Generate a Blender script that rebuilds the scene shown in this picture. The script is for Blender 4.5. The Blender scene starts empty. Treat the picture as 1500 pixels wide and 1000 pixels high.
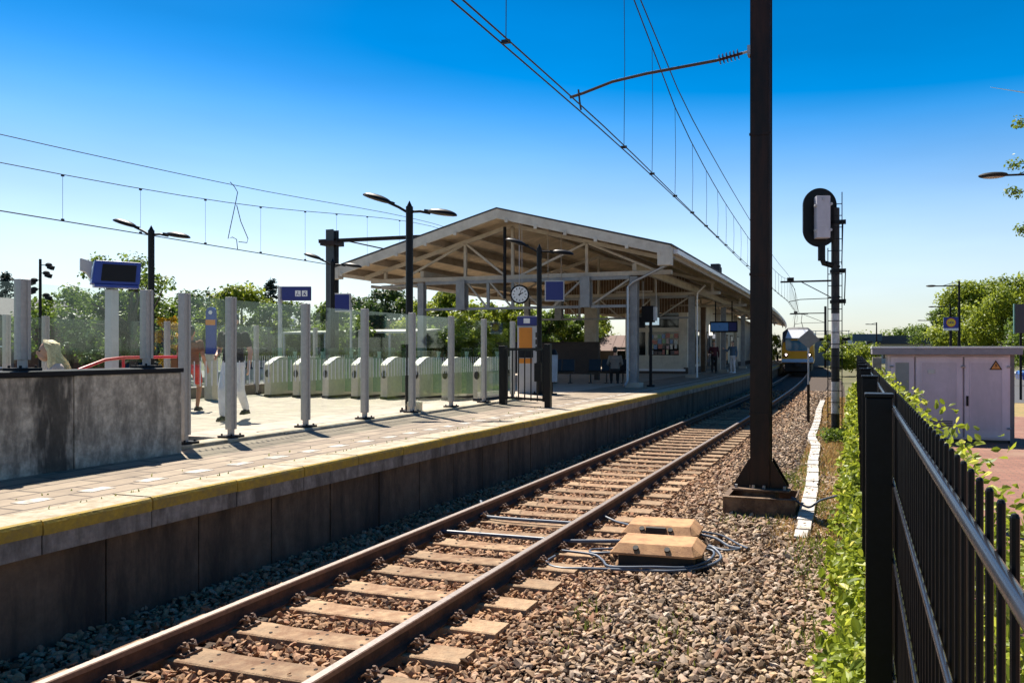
import bpy, bmesh, math, random
import numpy as np
from mathutils import Vector, Matrix, Euler
R = math.radians
random.seed(7)
SC = bpy.context.scene
COL = SC.collection

# ------------------------------------------------------------------ camera, world, sun
EYE = 1.975
cam_d = bpy.data.cameras.new('camera')
cam = bpy.data.objects.new('camera', cam_d); COL.objects.link(cam)
cam.location = (0, 0, EYE)
cam.rotation_euler = (R(90), 0, R(18.8))
cam_d.sensor_width = 36.0
cam_d.lens = 36.0 * 1175 / 1500
cam_d.shift_x = -(855 - 750) / 1500
cam_d.shift_y = (514 - 500) / 1500
cam_d.clip_start = 0.05
cam_d.clip_end = 9000
SC.camera = cam

SUN_DIR = Vector((-1.1, 0.9, 2.2)).normalized()      # towards the sun
elev = math.asin(SUN_DIR.z)
azim = math.atan2(SUN_DIR.x, SUN_DIR.y)
w = bpy.data.worlds.new('World'); SC.world = w; w.use_nodes = True
nt = w.node_tree
bg = nt.nodes['Background']
sky = nt.nodes.new('ShaderNodeTexSky'); sky.sky_type = 'NISHITA'
sky.sun_disc = False; sky.sun_elevation = elev; sky.sun_rotation = azim
sky.altitude = 0; sky.air_density = 1.0; sky.dust_density = 0.6; sky.ozone_density = 3.0
hsv = nt.nodes.new('ShaderNodeHueSaturation'); hsv.inputs['Saturation'].default_value = 1.5
nt.links.new(sky.outputs[0], hsv.inputs['Color'])
# tinted sky: pale horizon, saturated higher up; unseen overhead part dimmed to cut fill
tcw = nt.nodes.new('ShaderNodeTexCoord'); sxyz = nt.nodes.new('ShaderNodeSeparateXYZ'); nt.links.new(tcw.outputs['Generated'], sxyz.inputs[0])
satr = nt.nodes.new('ShaderNodeMapRange'); satr.interpolation_type = 'SMOOTHSTEP'
satr.inputs[1].default_value = 0.0; satr.inputs[2].default_value = 0.36; satr.inputs[3].default_value = 0.7; satr.inputs[4].default_value = 1.72
nt.links.new(sxyz.outputs[2], satr.inputs[0]); nt.links.new(satr.outputs[0], hsv.inputs['Saturation'])
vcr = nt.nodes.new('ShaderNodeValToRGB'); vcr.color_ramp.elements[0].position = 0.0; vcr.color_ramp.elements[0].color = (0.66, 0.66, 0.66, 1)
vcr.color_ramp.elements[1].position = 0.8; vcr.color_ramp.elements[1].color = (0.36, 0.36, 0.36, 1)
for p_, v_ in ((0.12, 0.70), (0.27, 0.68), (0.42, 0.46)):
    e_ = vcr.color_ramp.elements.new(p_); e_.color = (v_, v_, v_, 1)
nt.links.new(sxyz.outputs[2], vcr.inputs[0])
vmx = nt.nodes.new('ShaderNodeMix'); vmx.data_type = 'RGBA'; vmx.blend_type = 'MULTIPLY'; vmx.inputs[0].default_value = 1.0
hzn = nt.nodes.new('ShaderNodeTexNoise'); hzn.inputs['Scale'].default_value = 2.2; hzn.inputs['Detail'].default_value = 4
hzm = nt.nodes.new('ShaderNodeMapping'); hzm.inputs['Scale'].default_value = (1, 1, 5); nt.links.new(tcw.outputs['Generated'], hzm.inputs[0]); nt.links.new(hzm.outputs[0], hzn.inputs['Vector'])
hzr = nt.nodes.new('ShaderNodeMapRange'); hzr.inputs[1].default_value = 0.3; hzr.inputs[2].default_value = 0.7; hzr.inputs[3].default_value = 0.93; hzr.inputs[4].default_value = 1.07
nt.links.new(hzn.outputs['Fac'], hzr.inputs[0])
hzx = nt.nodes.new('ShaderNodeMix'); hzx.data_type = 'RGBA'; hzx.blend_type = 'MULTIPLY'; hzx.inputs[0].default_value = 1.0
nt.links.new(hsv.outputs[0], hzx.inputs[6]); nt.links.new(hzr.outputs[0], hzx.inputs[7])
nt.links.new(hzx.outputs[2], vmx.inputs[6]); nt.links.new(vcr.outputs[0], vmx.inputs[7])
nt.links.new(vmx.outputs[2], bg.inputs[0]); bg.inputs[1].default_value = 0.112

sun_d = bpy.data.lights.new('sun', 'SUN'); sun_d.energy = 5.0; sun_d.angle = R(0.5)
sun_d.color = (1.0, 0.93, 0.82)
sun = bpy.data.objects.new('sun', sun_d); COL.objects.link(sun)
sun.rotation_euler = SUN_DIR.to_track_quat('Z', 'Y').to_euler()
sun.location = (0, 0, 60)

SC.view_settings.view_transform = 'Standard'
SC.view_settings.look = 'None'
SC.view_settings.exposure = 1.0
SC.view_settings.gamma = 1.0
SC.render.engine = 'CYCLES'
SC.cycles.max_bounces = 8
SC.cycles.transparent_max_bounces = 32

# ------------------------------------------------------------------ materials
MATS = {}
def mat(name, col, rough=0.7, metal=0.0, var=0.15, scale=6.0, bump=0.0, bscale=40.0, col2=None, streak=0.0, spec=None, emit=None, estr=1.0, trans=False, coat=0.0):
    """procedural surface: base colour broken up by two noises, optional vertical streaks and bump"""
    if name in MATS: return MATS[name]
    m = bpy.data.materials.new(name); m.use_nodes = True
    n = m.node_tree.nodes; l = m.node_tree.links
    b = n['Principled BSDF']
    b.inputs['Roughness'].default_value = rough
    b.inputs['Metallic'].default_value = metal
    if spec is not None: b.inputs['Specular IOR Level'].default_value = spec
    if coat: b.inputs['Coat Weight'].default_value = coat
    tc = n.new('ShaderNodeTexCoord')
    c = Vector(col)
    lo = c * (1 - var); hi = Vector([min(1, x * (1 + var)) for x in c])
    nz = n.new('ShaderNodeTexNoise'); nz.inputs['Scale'].default_value = scale
    nz.inputs['Detail'].default_value = 8; nz.inputs['Roughness'].default_value = 0.65
    l.new(tc.outputs['Object'], nz.inputs['Vector'])
    rp = n.new('ShaderNodeValToRGB')
    rp.color_ramp.elements[0].position = 0.32; rp.color_ramp.elements[0].color = (*lo, 1)
    rp.color_ramp.elements[1].position = 0.68; rp.color_ramp.elements[1].color = (*hi, 1)
    l.new(nz.outputs['Fac'], rp.inputs['Fac'])
    out = rp.outputs['Color']
    if col2 is not None:
        nz2 = n.new('ShaderNodeTexNoise'); nz2.inputs['Scale'].default_value = scale * 0.37
        nz2.inputs['Detail'].default_value = 10; nz2.inputs['Roughness'].default_value = 0.7
        mp = n.new('ShaderNodeMapping')
        if streak: mp.inputs['Scale'].default_value = (1, 1, 1 - streak)
        l.new(tc.outputs['Object'], mp.inputs['Vector']); l.new(mp.outputs[0], nz2.inputs['Vector'])
        r2 = n.new('ShaderNodeValToRGB')
        r2.color_ramp.elements[0].position = 0.44; r2.color_ramp.elements[1].position = 0.62
        l.new(nz2.outputs['Fac'], r2.inputs['Fac'])
        mx = n.new('ShaderNodeMix'); mx.data_type = 'RGBA'
        l.new(r2.outputs['Color'], mx.inputs[0]); l.new(out, mx.inputs[6]); mx.inputs[7].default_value = (*col2, 1)
        out = mx.outputs[2]
    l.new(out, b.inputs['Base Color'])
    if rough > 0.15:
        mr = n.new('ShaderNodeMapRange'); mr.inputs[3].default_value = max(0.05, rough - 0.12); mr.inputs[4].default_value = min(1, rough + 0.12)
        l.new(nz.outputs['Fac'], mr.inputs[0]); l.new(mr.outputs[0], b.inputs['Roughness'])
    if bump:
        nb = n.new('ShaderNodeTexNoise'); nb.inputs['Scale'].default_value = bscale; nb.inputs['Detail'].default_value = 6
        l.new(tc.outputs['Object'], nb.inputs['Vector'])
        bp = n.new('ShaderNodeBump'); bp.inputs['Strength'].default_value = bump; bp.inputs['Distance'].default_value = 0.02
        l.new(nb.outputs['Fac'], bp.inputs['Height']); l.new(bp.outputs[0], b.inputs['Normal'])
    if emit is not None:
        b.inputs['Emission Color'].default_value = (*emit, 1); b.inputs['Emission Strength'].default_value = estr
    MATS[name] = m
    return m

def leaf_mat(name, c1, c2, c3=None, transl=0.35):
    """leaf: colour varies per clump of leaves, part of the light passes through"""
    if name in MATS: return MATS[name]
    m = bpy.data.materials.new(name); m.use_nodes = True
    n = m.node_tree.nodes; l = m.node_tree.links
    n.remove(n['Principled BSDF'])
    at = n.new('ShaderNodeAttribute'); at.attribute_name = 'rnd'
    rp = n.new('ShaderNodeValToRGB')
    rp.color_ramp.elements[0].color = (*c1, 1); rp.color_ramp.elements[1].color = (*c2, 1)
    if c3:
        e = rp.color_ramp.elements.new(0.92); e.color = (*c2, 1); rp.color_ramp.elements[2].color = (*c3, 1)
    l.new(at.outputs['Fac'], rp.inputs['Fac'])
    d = n.new('ShaderNodeBsdfPrincipled'); d.inputs['Roughness'].default_value = 0.45; d.inputs['Specular IOR Level'].default_value = 0.35
    t = n.new('ShaderNodeBsdfTranslucent')
    hs = n.new('ShaderNodeHueSaturation'); hs.inputs['Value'].default_value = 1.5; hs.inputs['Hue'].default_value = 0.485
    l.new(rp.outputs[0], hs.inputs['Color'])
    l.new(rp.outputs[0], d.inputs['Base Color']); l.new(hs.outputs[0], t.inputs[0])
    mx = n.new('ShaderNodeMixShader'); mx.inputs[0].default_value = transl
    l.new(d.outputs[0], mx.inputs[1]); l.new(t.outputs[0], mx.inputs[2])
    l.new(mx.outputs[0], n['Material Output'].inputs[0])
    MATS[name] = m
    return m

def stone_mat(name, cols, rough=0.85):
    """loose stones: each stone its own colour through a face attribute, plus fine grain"""
    m = bpy.data.materials.new(name); m.use_nodes = True
    n = m.node_tree.nodes; l = m.node_tree.links; b = n['Principled BSDF']
    at = n.new('ShaderNodeAttribute'); at.attribute_name = 'rnd'
    rp = n.new('ShaderNodeValToRGB'); cr = rp.color_ramp; cr.interpolation = 'LINEAR'
    cr.elements[0].color = (*cols[0], 1); cr.elements[1].color = (*cols[-1], 1)
    for i, c in enumerate(cols[1:-1]):
        e = cr.elements.new((i + 1) / (len(cols) - 1)); e.color = (*c, 1)
    l.new(at.outputs['Fac'], rp.inputs['Fac'])
    tc = n.new('ShaderNodeTexCoord'); nz = n.new('ShaderNodeTexNoise'); nz.inputs['Scale'].default_value = 60; nz.inputs['Detail'].default_value = 4
    l.new(tc.outputs['Object'], nz.inputs['Vector'])
    mr = n.new('ShaderNodeMapRange'); mr.inputs[3].default_value = 0.6; mr.inputs[4].default_value = 1.4
    l.new(nz.outputs['Fac'], mr.inputs[0])
    mx = n.new('ShaderNodeMix'); mx.data_type = 'RGBA'; mx.blend_type = 'MULTIPLY'; mx.inputs[0].default_value = 1
    l.new(rp.outputs[0], mx.inputs[6]); l.new(mr.outputs[0], mx.inputs[7])
    # rust-brown brake dust on the stones lying near the rails
    sp = n.new('ShaderNodeSeparateXYZ'); l.new(tc.outputs['Object'], sp.inputs[0])
    ds = n.new('ShaderNodeMath'); ds.operation = 'ADD'; ds.inputs[1].default_value = 3.86; l.new(sp.outputs[0], ds.inputs[0])
    ab = n.new('ShaderNodeMath'); ab.operation = 'ABSOLUTE'; l.new(ds.outputs[0], ab.inputs[0])
    rr_ = n.new('ShaderNodeMapRange'); rr_.inputs[1].default_value = 1.1; rr_.inputs[2].default_value = 2.1; rr_.inputs[3].default_value = 0.75; rr_.inputs[4].default_value = 0.0; l.new(ab.outputs[0], rr_.inputs[0])
    m3 = n.new('ShaderNodeMix'); m3.data_type = 'RGBA'; m3.blend_type = 'MULTIPLY'; l.new(rr_.outputs[0], m3.inputs[0]); l.new(mx.outputs[2], m3.inputs[6]); m3.inputs[7].default_value = (1.0, 0.72, 0.5, 1)
    l.new(m3.outputs[2], b.inputs['Base Color']); b.inputs['Roughness'].default_value = rough
    MATS[name] = m
    return m

def glass_mat(name, tint=(0.86, 0.95, 0.92), refl=1.0):
    if name in MATS: return MATS[name]
    m = bpy.data.materials.new(name); m.use_nodes = True
    n = m.node_tree.nodes; l = m.node_tree.links; n.remove(n['Principled BSDF'])
    t = n.new('ShaderNodeBsdfTransparent'); t.inputs[0].default_value = (*tint, 1)
    g = n.new('ShaderNodeBsdfGlossy'); g.inputs['Roughness'].default_value = 0.03; g.inputs[0].default_value = (0.9, 1, 0.97, 1)
    f = n.new('ShaderNodeLayerWeight'); f.inputs[0].default_value = 0.5
    pw = n.new('ShaderNodeMath'); pw.operation = 'POWER'; pw.inputs[1].default_value = 3.2; l.new(f.outputs['Facing'], pw.inputs[0])
    ml = n.new('ShaderNodeMath'); ml.operation = 'MULTIPLY_ADD'; ml.inputs[1].default_value = 0.8 * refl; ml.inputs[2].default_value = 0.03
    l.new(pw.outputs[0], ml.inputs[0])
    mx = n.new('ShaderNodeMixShader'); l.new(ml.outputs[0], mx.inputs[0]); l.new(t.outputs[0], mx.inputs[1]); l.new(g.outputs[0], mx.inputs[2])
    l.new(mx.outputs[0], n['Material Output'].inputs[0])
    MATS[name] = m
    return m

def tile_mat(name, c1, c2, mortar, w_, h_, rough=0.85, off=0.5, rot=0.0, dirt=None, bump=0.4, msize=0.02):
    """pavers or bricks in world units"""
    m = bpy.data.materials.new(name); m.use_nodes = True
    n = m.node_tree.nodes; l = m.node_tree.links; b = n['Principled BSDF']
    tc = n.new('ShaderNodeTexCoord'); mp = n.new('ShaderNodeMapping'); mp.inputs['Rotation'].default_value = (0, 0, rot)
    l.new(tc.outputs['Object'], mp.inputs['Vector'])
    br = n.new('ShaderNodeTexBrick'); br.inputs['Scale'].default_value = 1.0
    br.inputs['Brick Width'].default_value = w_; br.inputs['Row Height'].default_value = h_
    br.inputs['Mortar Size'].default_value = msize * min(w_, h_) * 1.6; br.inputs['Mortar Smooth'].default_value = 0.2
    br.inputs['Bias'].default_value = 0.0; br.offset = off
    br.inputs['Color1'].default_value = (*c1, 1); br.inputs['Color2'].default_value = (*c2, 1); br.inputs['Mortar'].default_value = (*mortar, 1)
    l.new(mp.outputs[0], br.inputs['Vector'])
    nz = n.new('ShaderNodeTexNoise'); nz.inputs['Scale'].default_value = 3.5; nz.inputs['Detail'].default_value = 12; nz.inputs['Roughness'].default_value = 0.75
    l.new(tc.outputs['Object'], nz.inputs['Vector'])
    mr = n.new('ShaderNodeMapRange'); mr.inputs[1].default_value = 0.3; mr.inputs[2].default_value = 0.7; mr.inputs[3].default_value = 0.68; mr.inputs[4].default_value = 1.2
    l.new(nz.outputs['Fac'], mr.inputs[0])
    mx = n.new('ShaderNodeMix'); mx.data_type = 'RGBA'; mx.blend_type = 'MULTIPLY'; mx.inputs[0].default_value = 1
    l.new(br.outputs['Color'], mx.inputs[6]); l.new(mr.outputs[0], mx.inputs[7])
    out = mx.outputs[2]
    if dirt:
        n2 = n.new('ShaderNodeTexNoise'); n2.inputs['Scale'].default_value = 0.9; n2.inputs['Detail'].default_value = 12
        l.new(tc.outputs['Object'], n2.inputs['Vector'])
        r2 = n.new('ShaderNodeValToRGB'); r2.color_ramp.elements[0].position = 0.55; r2.color_ramp.elements[1].position = 0.75
        l.new(n2.outputs['Fac'], r2.inputs[0])
        m2 = n.new('ShaderNodeMix'); m2.data_type = 'RGBA'; l.new(r2.outputs[0], m2.inputs[0]); l.new(out, m2.inputs[6]); m2.inputs[7].default_value = (*dirt, 1)
        out = m2.outputs[2]
    l.new(out, b.inputs['Base Color']); b.inputs['Roughness'].default_value = rough
    bp = n.new('ShaderNodeBump'); bp.inputs['Strength'].default_value = bump; bp.inputs['Distance'].default_value = 0.008; bp.invert = True
    l.new(br.outputs['Fac'], bp.inputs['Height']); l.new(bp.outputs[0], b.inputs['Normal'])
    MATS[name] = m
    return m

M_conc = mat('worn concrete', (0.26, 0.25, 0.23), 0.9, col2=(0.12, 0.11, 0.1), scale=7, bump=0.4, var=0.25)
M_wallc = mat('streaked concrete', (0.47, 0.405, 0.33), 0.9, col2=(0.2, 0.172, 0.14), scale=13, streak=0.6, bump=0.6, bscale=25, var=0.4)
def run_off(m, y0, hw_):
    """black run-off stain with a ragged edge, centred at y0 on the wall"""
    n = m.node_tree.nodes; l = m.node_tree.links; b = n['Principled BSDF']; src = b.inputs['Base Color'].links[0].from_socket
    tc = n.new('ShaderNodeTexCoord'); sp = n.new('ShaderNodeSeparateXYZ'); l.new(tc.outputs['Object'], sp.inputs[0])
    d = n.new('ShaderNodeMath'); d.operation = 'SUBTRACT'; d.inputs[1].default_value = y0; l.new(sp.outputs[1], d.inputs[0])
    a = n.new('ShaderNodeMath'); a.operation = 'ABSOLUTE'; l.new(d.outputs[0], a.inputs[0])
    mp = n.new('ShaderNodeMapping'); mp.inputs['Scale'].default_value = (1, 1, 0.22); l.new(tc.outputs['Object'], mp.inputs[0])
    nz = n.new('ShaderNodeTexNoise'); nz.inputs['Scale'].default_value = 14; nz.inputs['Detail'].default_value = 10; l.new(mp.outputs[0], nz.inputs[0])
    s = n.new('ShaderNodeMath'); s.operation = 'MULTIPLY_ADD'; s.inputs[1].default_value = 0.75; l.new(nz.outputs['Fac'], s.inputs[0]); l.new(a.outputs[0], s.inputs[2])
    r = n.new('ShaderNodeMapRange'); r.inputs[1].default_value = hw_ + 0.30; r.inputs[2].default_value = hw_ + 0.50; r.inputs[3].default_value = 0.84; r.inputs[4].default_value = 0.0
    l.new(s.outputs[0], r.inputs[0])
    mx = n.new('ShaderNodeMix'); mx.data_type = 'RGBA'; l.new(r.outputs[0], mx.inputs[0]); l.new(src, mx.inputs[6]); mx.inputs[7].default_value = (0.028, 0.024, 0.02, 1)
    l.new(mx.outputs[2], b.inputs['Base Color'])
run_off(M_wallc, 3.9, 0.17)
M_wallstain = mat('black stained concrete', (0.085, 0.075, 0.065), 0.92, col2=(0.03, 0.027, 0.024), scale=14, streak=0.6, bump=0.5, bscale=30, var=0.4)
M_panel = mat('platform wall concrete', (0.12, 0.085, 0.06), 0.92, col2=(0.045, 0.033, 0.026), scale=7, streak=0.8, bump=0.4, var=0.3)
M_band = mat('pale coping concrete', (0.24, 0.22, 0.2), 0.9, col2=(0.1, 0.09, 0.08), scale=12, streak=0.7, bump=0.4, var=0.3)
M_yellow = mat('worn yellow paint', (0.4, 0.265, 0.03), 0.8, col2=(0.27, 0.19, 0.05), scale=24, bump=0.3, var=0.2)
M_copetop = mat('buff coping concrete', (0.42, 0.36, 0.27), 0.9, col2=(0.28, 0.22, 0.14), scale=14, bump=0.3, var=0.2)  # coping tops and screen kerb, paler and warmer than the band
M_rust = mat('rusted rail side', (0.11, 0.05, 0.028), 0.85, col2=(0.05, 0.025, 0.017), scale=12, bump=0.3, var=0.3)
M_railtop = mat('polished rail head', (0.27, 0.23, 0.205), 0.5, metal=0.7, var=0.15, scale=30)
M_railedge = mat('worn rail head edge', (0.22, 0.13, 0.09), 0.6, metal=0.3, var=0.25, scale=30)
M_sleeper = mat('rust dusted sleeper concrete', (0.33, 0.22, 0.13), 0.9, col2=(0.2, 0.105, 0.055), scale=9, bump=0.5, bscale=60, var=0.3)
def per_object(m, lo, hi):
    """each copy weathers a little differently"""
    n = m.node_tree.nodes; l = m.node_tree.links; b = n['Principled BSDF']; src = b.inputs['Base Color'].links[0].from_socket
    oi = n.new('ShaderNodeObjectInfo'); mr = n.new('ShaderNodeMapRange'); mr.inputs[3].default_value = lo; mr.inputs[4].default_value = hi; l.new(oi.outputs['Random'], mr.inputs[0])
    mx = n.new('ShaderNodeMix'); mx.data_type = 'RGBA'; mx.blend_type = 'MULTIPLY'; mx.inputs[0].default_value = 1; l.new(src, mx.inputs[6]); l.new(mr.outputs[0], mx.inputs[7]); l.new(mx.outputs[2], b.inputs['Base Color'])
per_object(M_sleeper, 0.7, 1.22)
M_clip = mat('rusty spring clip', (0.09, 0.045, 0.03), 0.6, col2=(0.18, 0.09, 0.04), scale=40, var=0.4)
M_hole = mat('sleeper hole dark', (0.03, 0.02, 0.015), 0.95)
M_mast = mat('dark brown mast paint', (0.015, 0.009, 0.007), 0.45, spec=0.25, col2=(0.045, 0.019, 0.011), scale=9, streak=0.85, var=0.3)
M_foundation = mat('weathered steel foundation box', (0.085, 0.05, 0.032), 0.85, col2=(0.2, 0.13, 0.08), scale=12, bump=0.3, var=0.3)
M_black = mat('black powder coat', (0.006, 0.006, 0.007), 0.42, spec=0.22, var=0.3, scale=30)
M_blackr = mat('matt black', (0.009, 0.009, 0.011), 0.7, spec=0.25, var=0.3)
M_galv = mat('galvanised steel', (0.42, 0.42, 0.43), 0.45, metal=0.7, var=0.18, scale=14)
M_alu = mat('brushed aluminium post', (0.4, 0.37, 0.35), 0.45, metal=0.3, var=0.12, scale=20)
M_insul = mat('brown insulator', (0.06, 0.02, 0.015), 0.25)
M_wire = mat('copper cable dark', (0.025, 0.025, 0.03), 0.5, metal=0.4)
M_cream = mat('cream painted steel', (0.44, 0.395, 0.33), 0.6, var=0.1, scale=5, col2=(0.36, 0.31, 0.25))
M_soffit = mat('varnished soffit boards', (0.66, 0.52, 0.36), 0.75, col2=(0.5, 0.38, 0.25), scale=2.4, var=0.2)
M_purlin = mat('brown roof beam', (0.3, 0.245, 0.19), 0.75, var=0.2, scale=3)
M_fascia = mat('cream fascia board', (0.6, 0.55, 0.47), 0.65, col2=(0.48, 0.43, 0.36), scale=4, var=0.08)
M_roof = mat('dark roofing felt', (0.045, 0.045, 0.05), 0.85, var=0.3)
M_gutter = mat('white gutter', (0.78, 0.78, 0.8), 0.4, var=0.05)
M_steelblue = mat('grey column paint', (0.27, 0.275, 0.28), 0.5, col2=(0.2, 0.2, 0.21), scale=5, var=0.1)
M_plaster = mat('cream plaster', (0.62, 0.56, 0.46), 0.85, col2=(0.5, 0.44, 0.36), scale=3, var=0.08)
M_plinth = mat('dark brick plinth', (0.08, 0.06, 0.05), 0.85)
M_white = mat('white paint', (0.75, 0.75, 0.75), 0.5, var=0.06)
M_whiteband = mat('white pole band', (0.62, 0.6, 0.6), 0.6, col2=(0.42, 0.38, 0.35), scale=10, var=0.1)
M_blackband = mat('black pole band', (0.02, 0.018, 0.018), 0.6, var=0.3)
M_dwin = mat('dark window glass', (0.012, 0.014, 0.015), 0.06, var=0.1, spec=0.8)
M_blue = mat('dark blue sign', (0.012, 0.02, 0.16), 0.4, var=0.08)
M_blue2 = mat('bright blue casing', (0.008, 0.035, 0.26), 0.35, var=0.08)
M_screen = mat('dark display screen', (0.008, 0.009, 0.013), 0.5, spec=0.2)
M_yel = mat('ticket machine yellow', (0.6, 0.2, 0.008), 0.45, var=0.06)
M_lgrey = mat('light grey metal', (0.42, 0.42, 0.44), 0.5, var=0.08)
M_steel = mat('brushed gate steel', (0.5, 0.46, 0.38), 0.4, metal=0.25, var=0.1, scale=12)
M_lilac = mat('pale lilac grey enamel', (0.72, 0.63, 0.7), 0.55, var=0.05, scale=5, streak=0.7, col2=(0.62, 0.54, 0.6))
M_lilacp = mat('recessed lilac panel', (0.6, 0.52, 0.585), 0.6, var=0.07, scale=6, streak=0.75, col2=(0.51, 0.45, 0.5))
M_cabroof = mat('cabinet roof grey', (0.26, 0.245, 0.27), 0.7, var=0.15)
M_lid = mat('orange brown lid', (0.47, 0.26, 0.125), 0.85, col2=(0.3, 0.155, 0.075), scale=14, bump=0.25, bscale=80, var=0.12)
M_boxbody = mat('dark box body', (0.03, 0.026, 0.024), 0.75, var=0.3)
M_cable = mat('grey blue cable', (0.07, 0.095, 0.14), 0.5, var=0.2)
M_trough = mat('pale concrete trough', (0.56, 0.53, 0.5), 0.9, col2=(0.34, 0.3, 0.25), scale=22, bump=0.3, var=0.08)
M_joint = mat('trough joint', (0.25, 0.22, 0.2), 0.9)
M_bark = mat('bark', (0.075, 0.055, 0.04), 0.95, bump=0.6, var=0.35, scale=15)
M_skin = mat('skin', (0.55, 0.3, 0.21), 0.55, var=0.06)
M_tan = mat('tanned skin', (0.42, 0.19, 0.11), 0.55, var=0.06)
M_red = mat('red handrail', (0.55, 0.015, 0.025), 0.4, var=0.06)
M_lens = mat('lamp lens', (0.3, 0.26, 0.22), 0.25, var=0.1)
M_plazam = tile_mat('plaza pavers', (0.45, 0.385, 0.3), (0.4, 0.335, 0.265), (0.27, 0.22, 0.17), 0.6, 0.4, rot=0.25, dirt=(0.35, 0.29, 0.225))
M_paver = tile_mat('platform pavers', (0.33, 0.26, 0.185), (0.225, 0.17, 0.12), (0.08, 0.06, 0.045), 0.6, 0.3, rot=R(90), dirt=(0.23, 0.175, 0.125), msize=0.035)
M_redbrick = tile_mat('red paving bricks', (0.27, 0.125, 0.085), (0.22, 0.1, 0.07), (0.14, 0.09, 0.07), 0.2, 0.1, dirt=(0.26, 0.16, 0.11), msize=0.04)
M_glass = glass_mat('screen glass', (0.95, 0.98, 0.965), 0.8)
M_glassdark = glass_mat('gate flap glass', (0.68, 0.84, 0.77), 0.8)
M_asphalt = mat('asphalt', (0.075, 0.075, 0.08), 0.9, var=0.2, scale=20)
M_ground = mat('dry earth and grass', (0.12, 0.1, 0.05), 0.95, col2=(0.07, 0.09, 0.025), scale=2, var=0.35)
M_ballastbase = mat('ballast bed', (0.07, 0.045, 0.03), 0.95, col2=(0.03, 0.02, 0.014), scale=30, bump=1.0, bscale=30, var=0.4)
STC = [(0.04, 0.028, 0.02), (0.27, 0.18, 0.11), (0.44, 0.295, 0.175), (0.11, 0.07, 0.045), (0.5, 0.36, 0.23), (0.22, 0.155, 0.11), (0.42, 0.33, 0.25), (0.26, 0.135, 0.075), (0.52, 0.42, 0.33)]
M_stone = stone_mat('ballast stone', STC)

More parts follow.
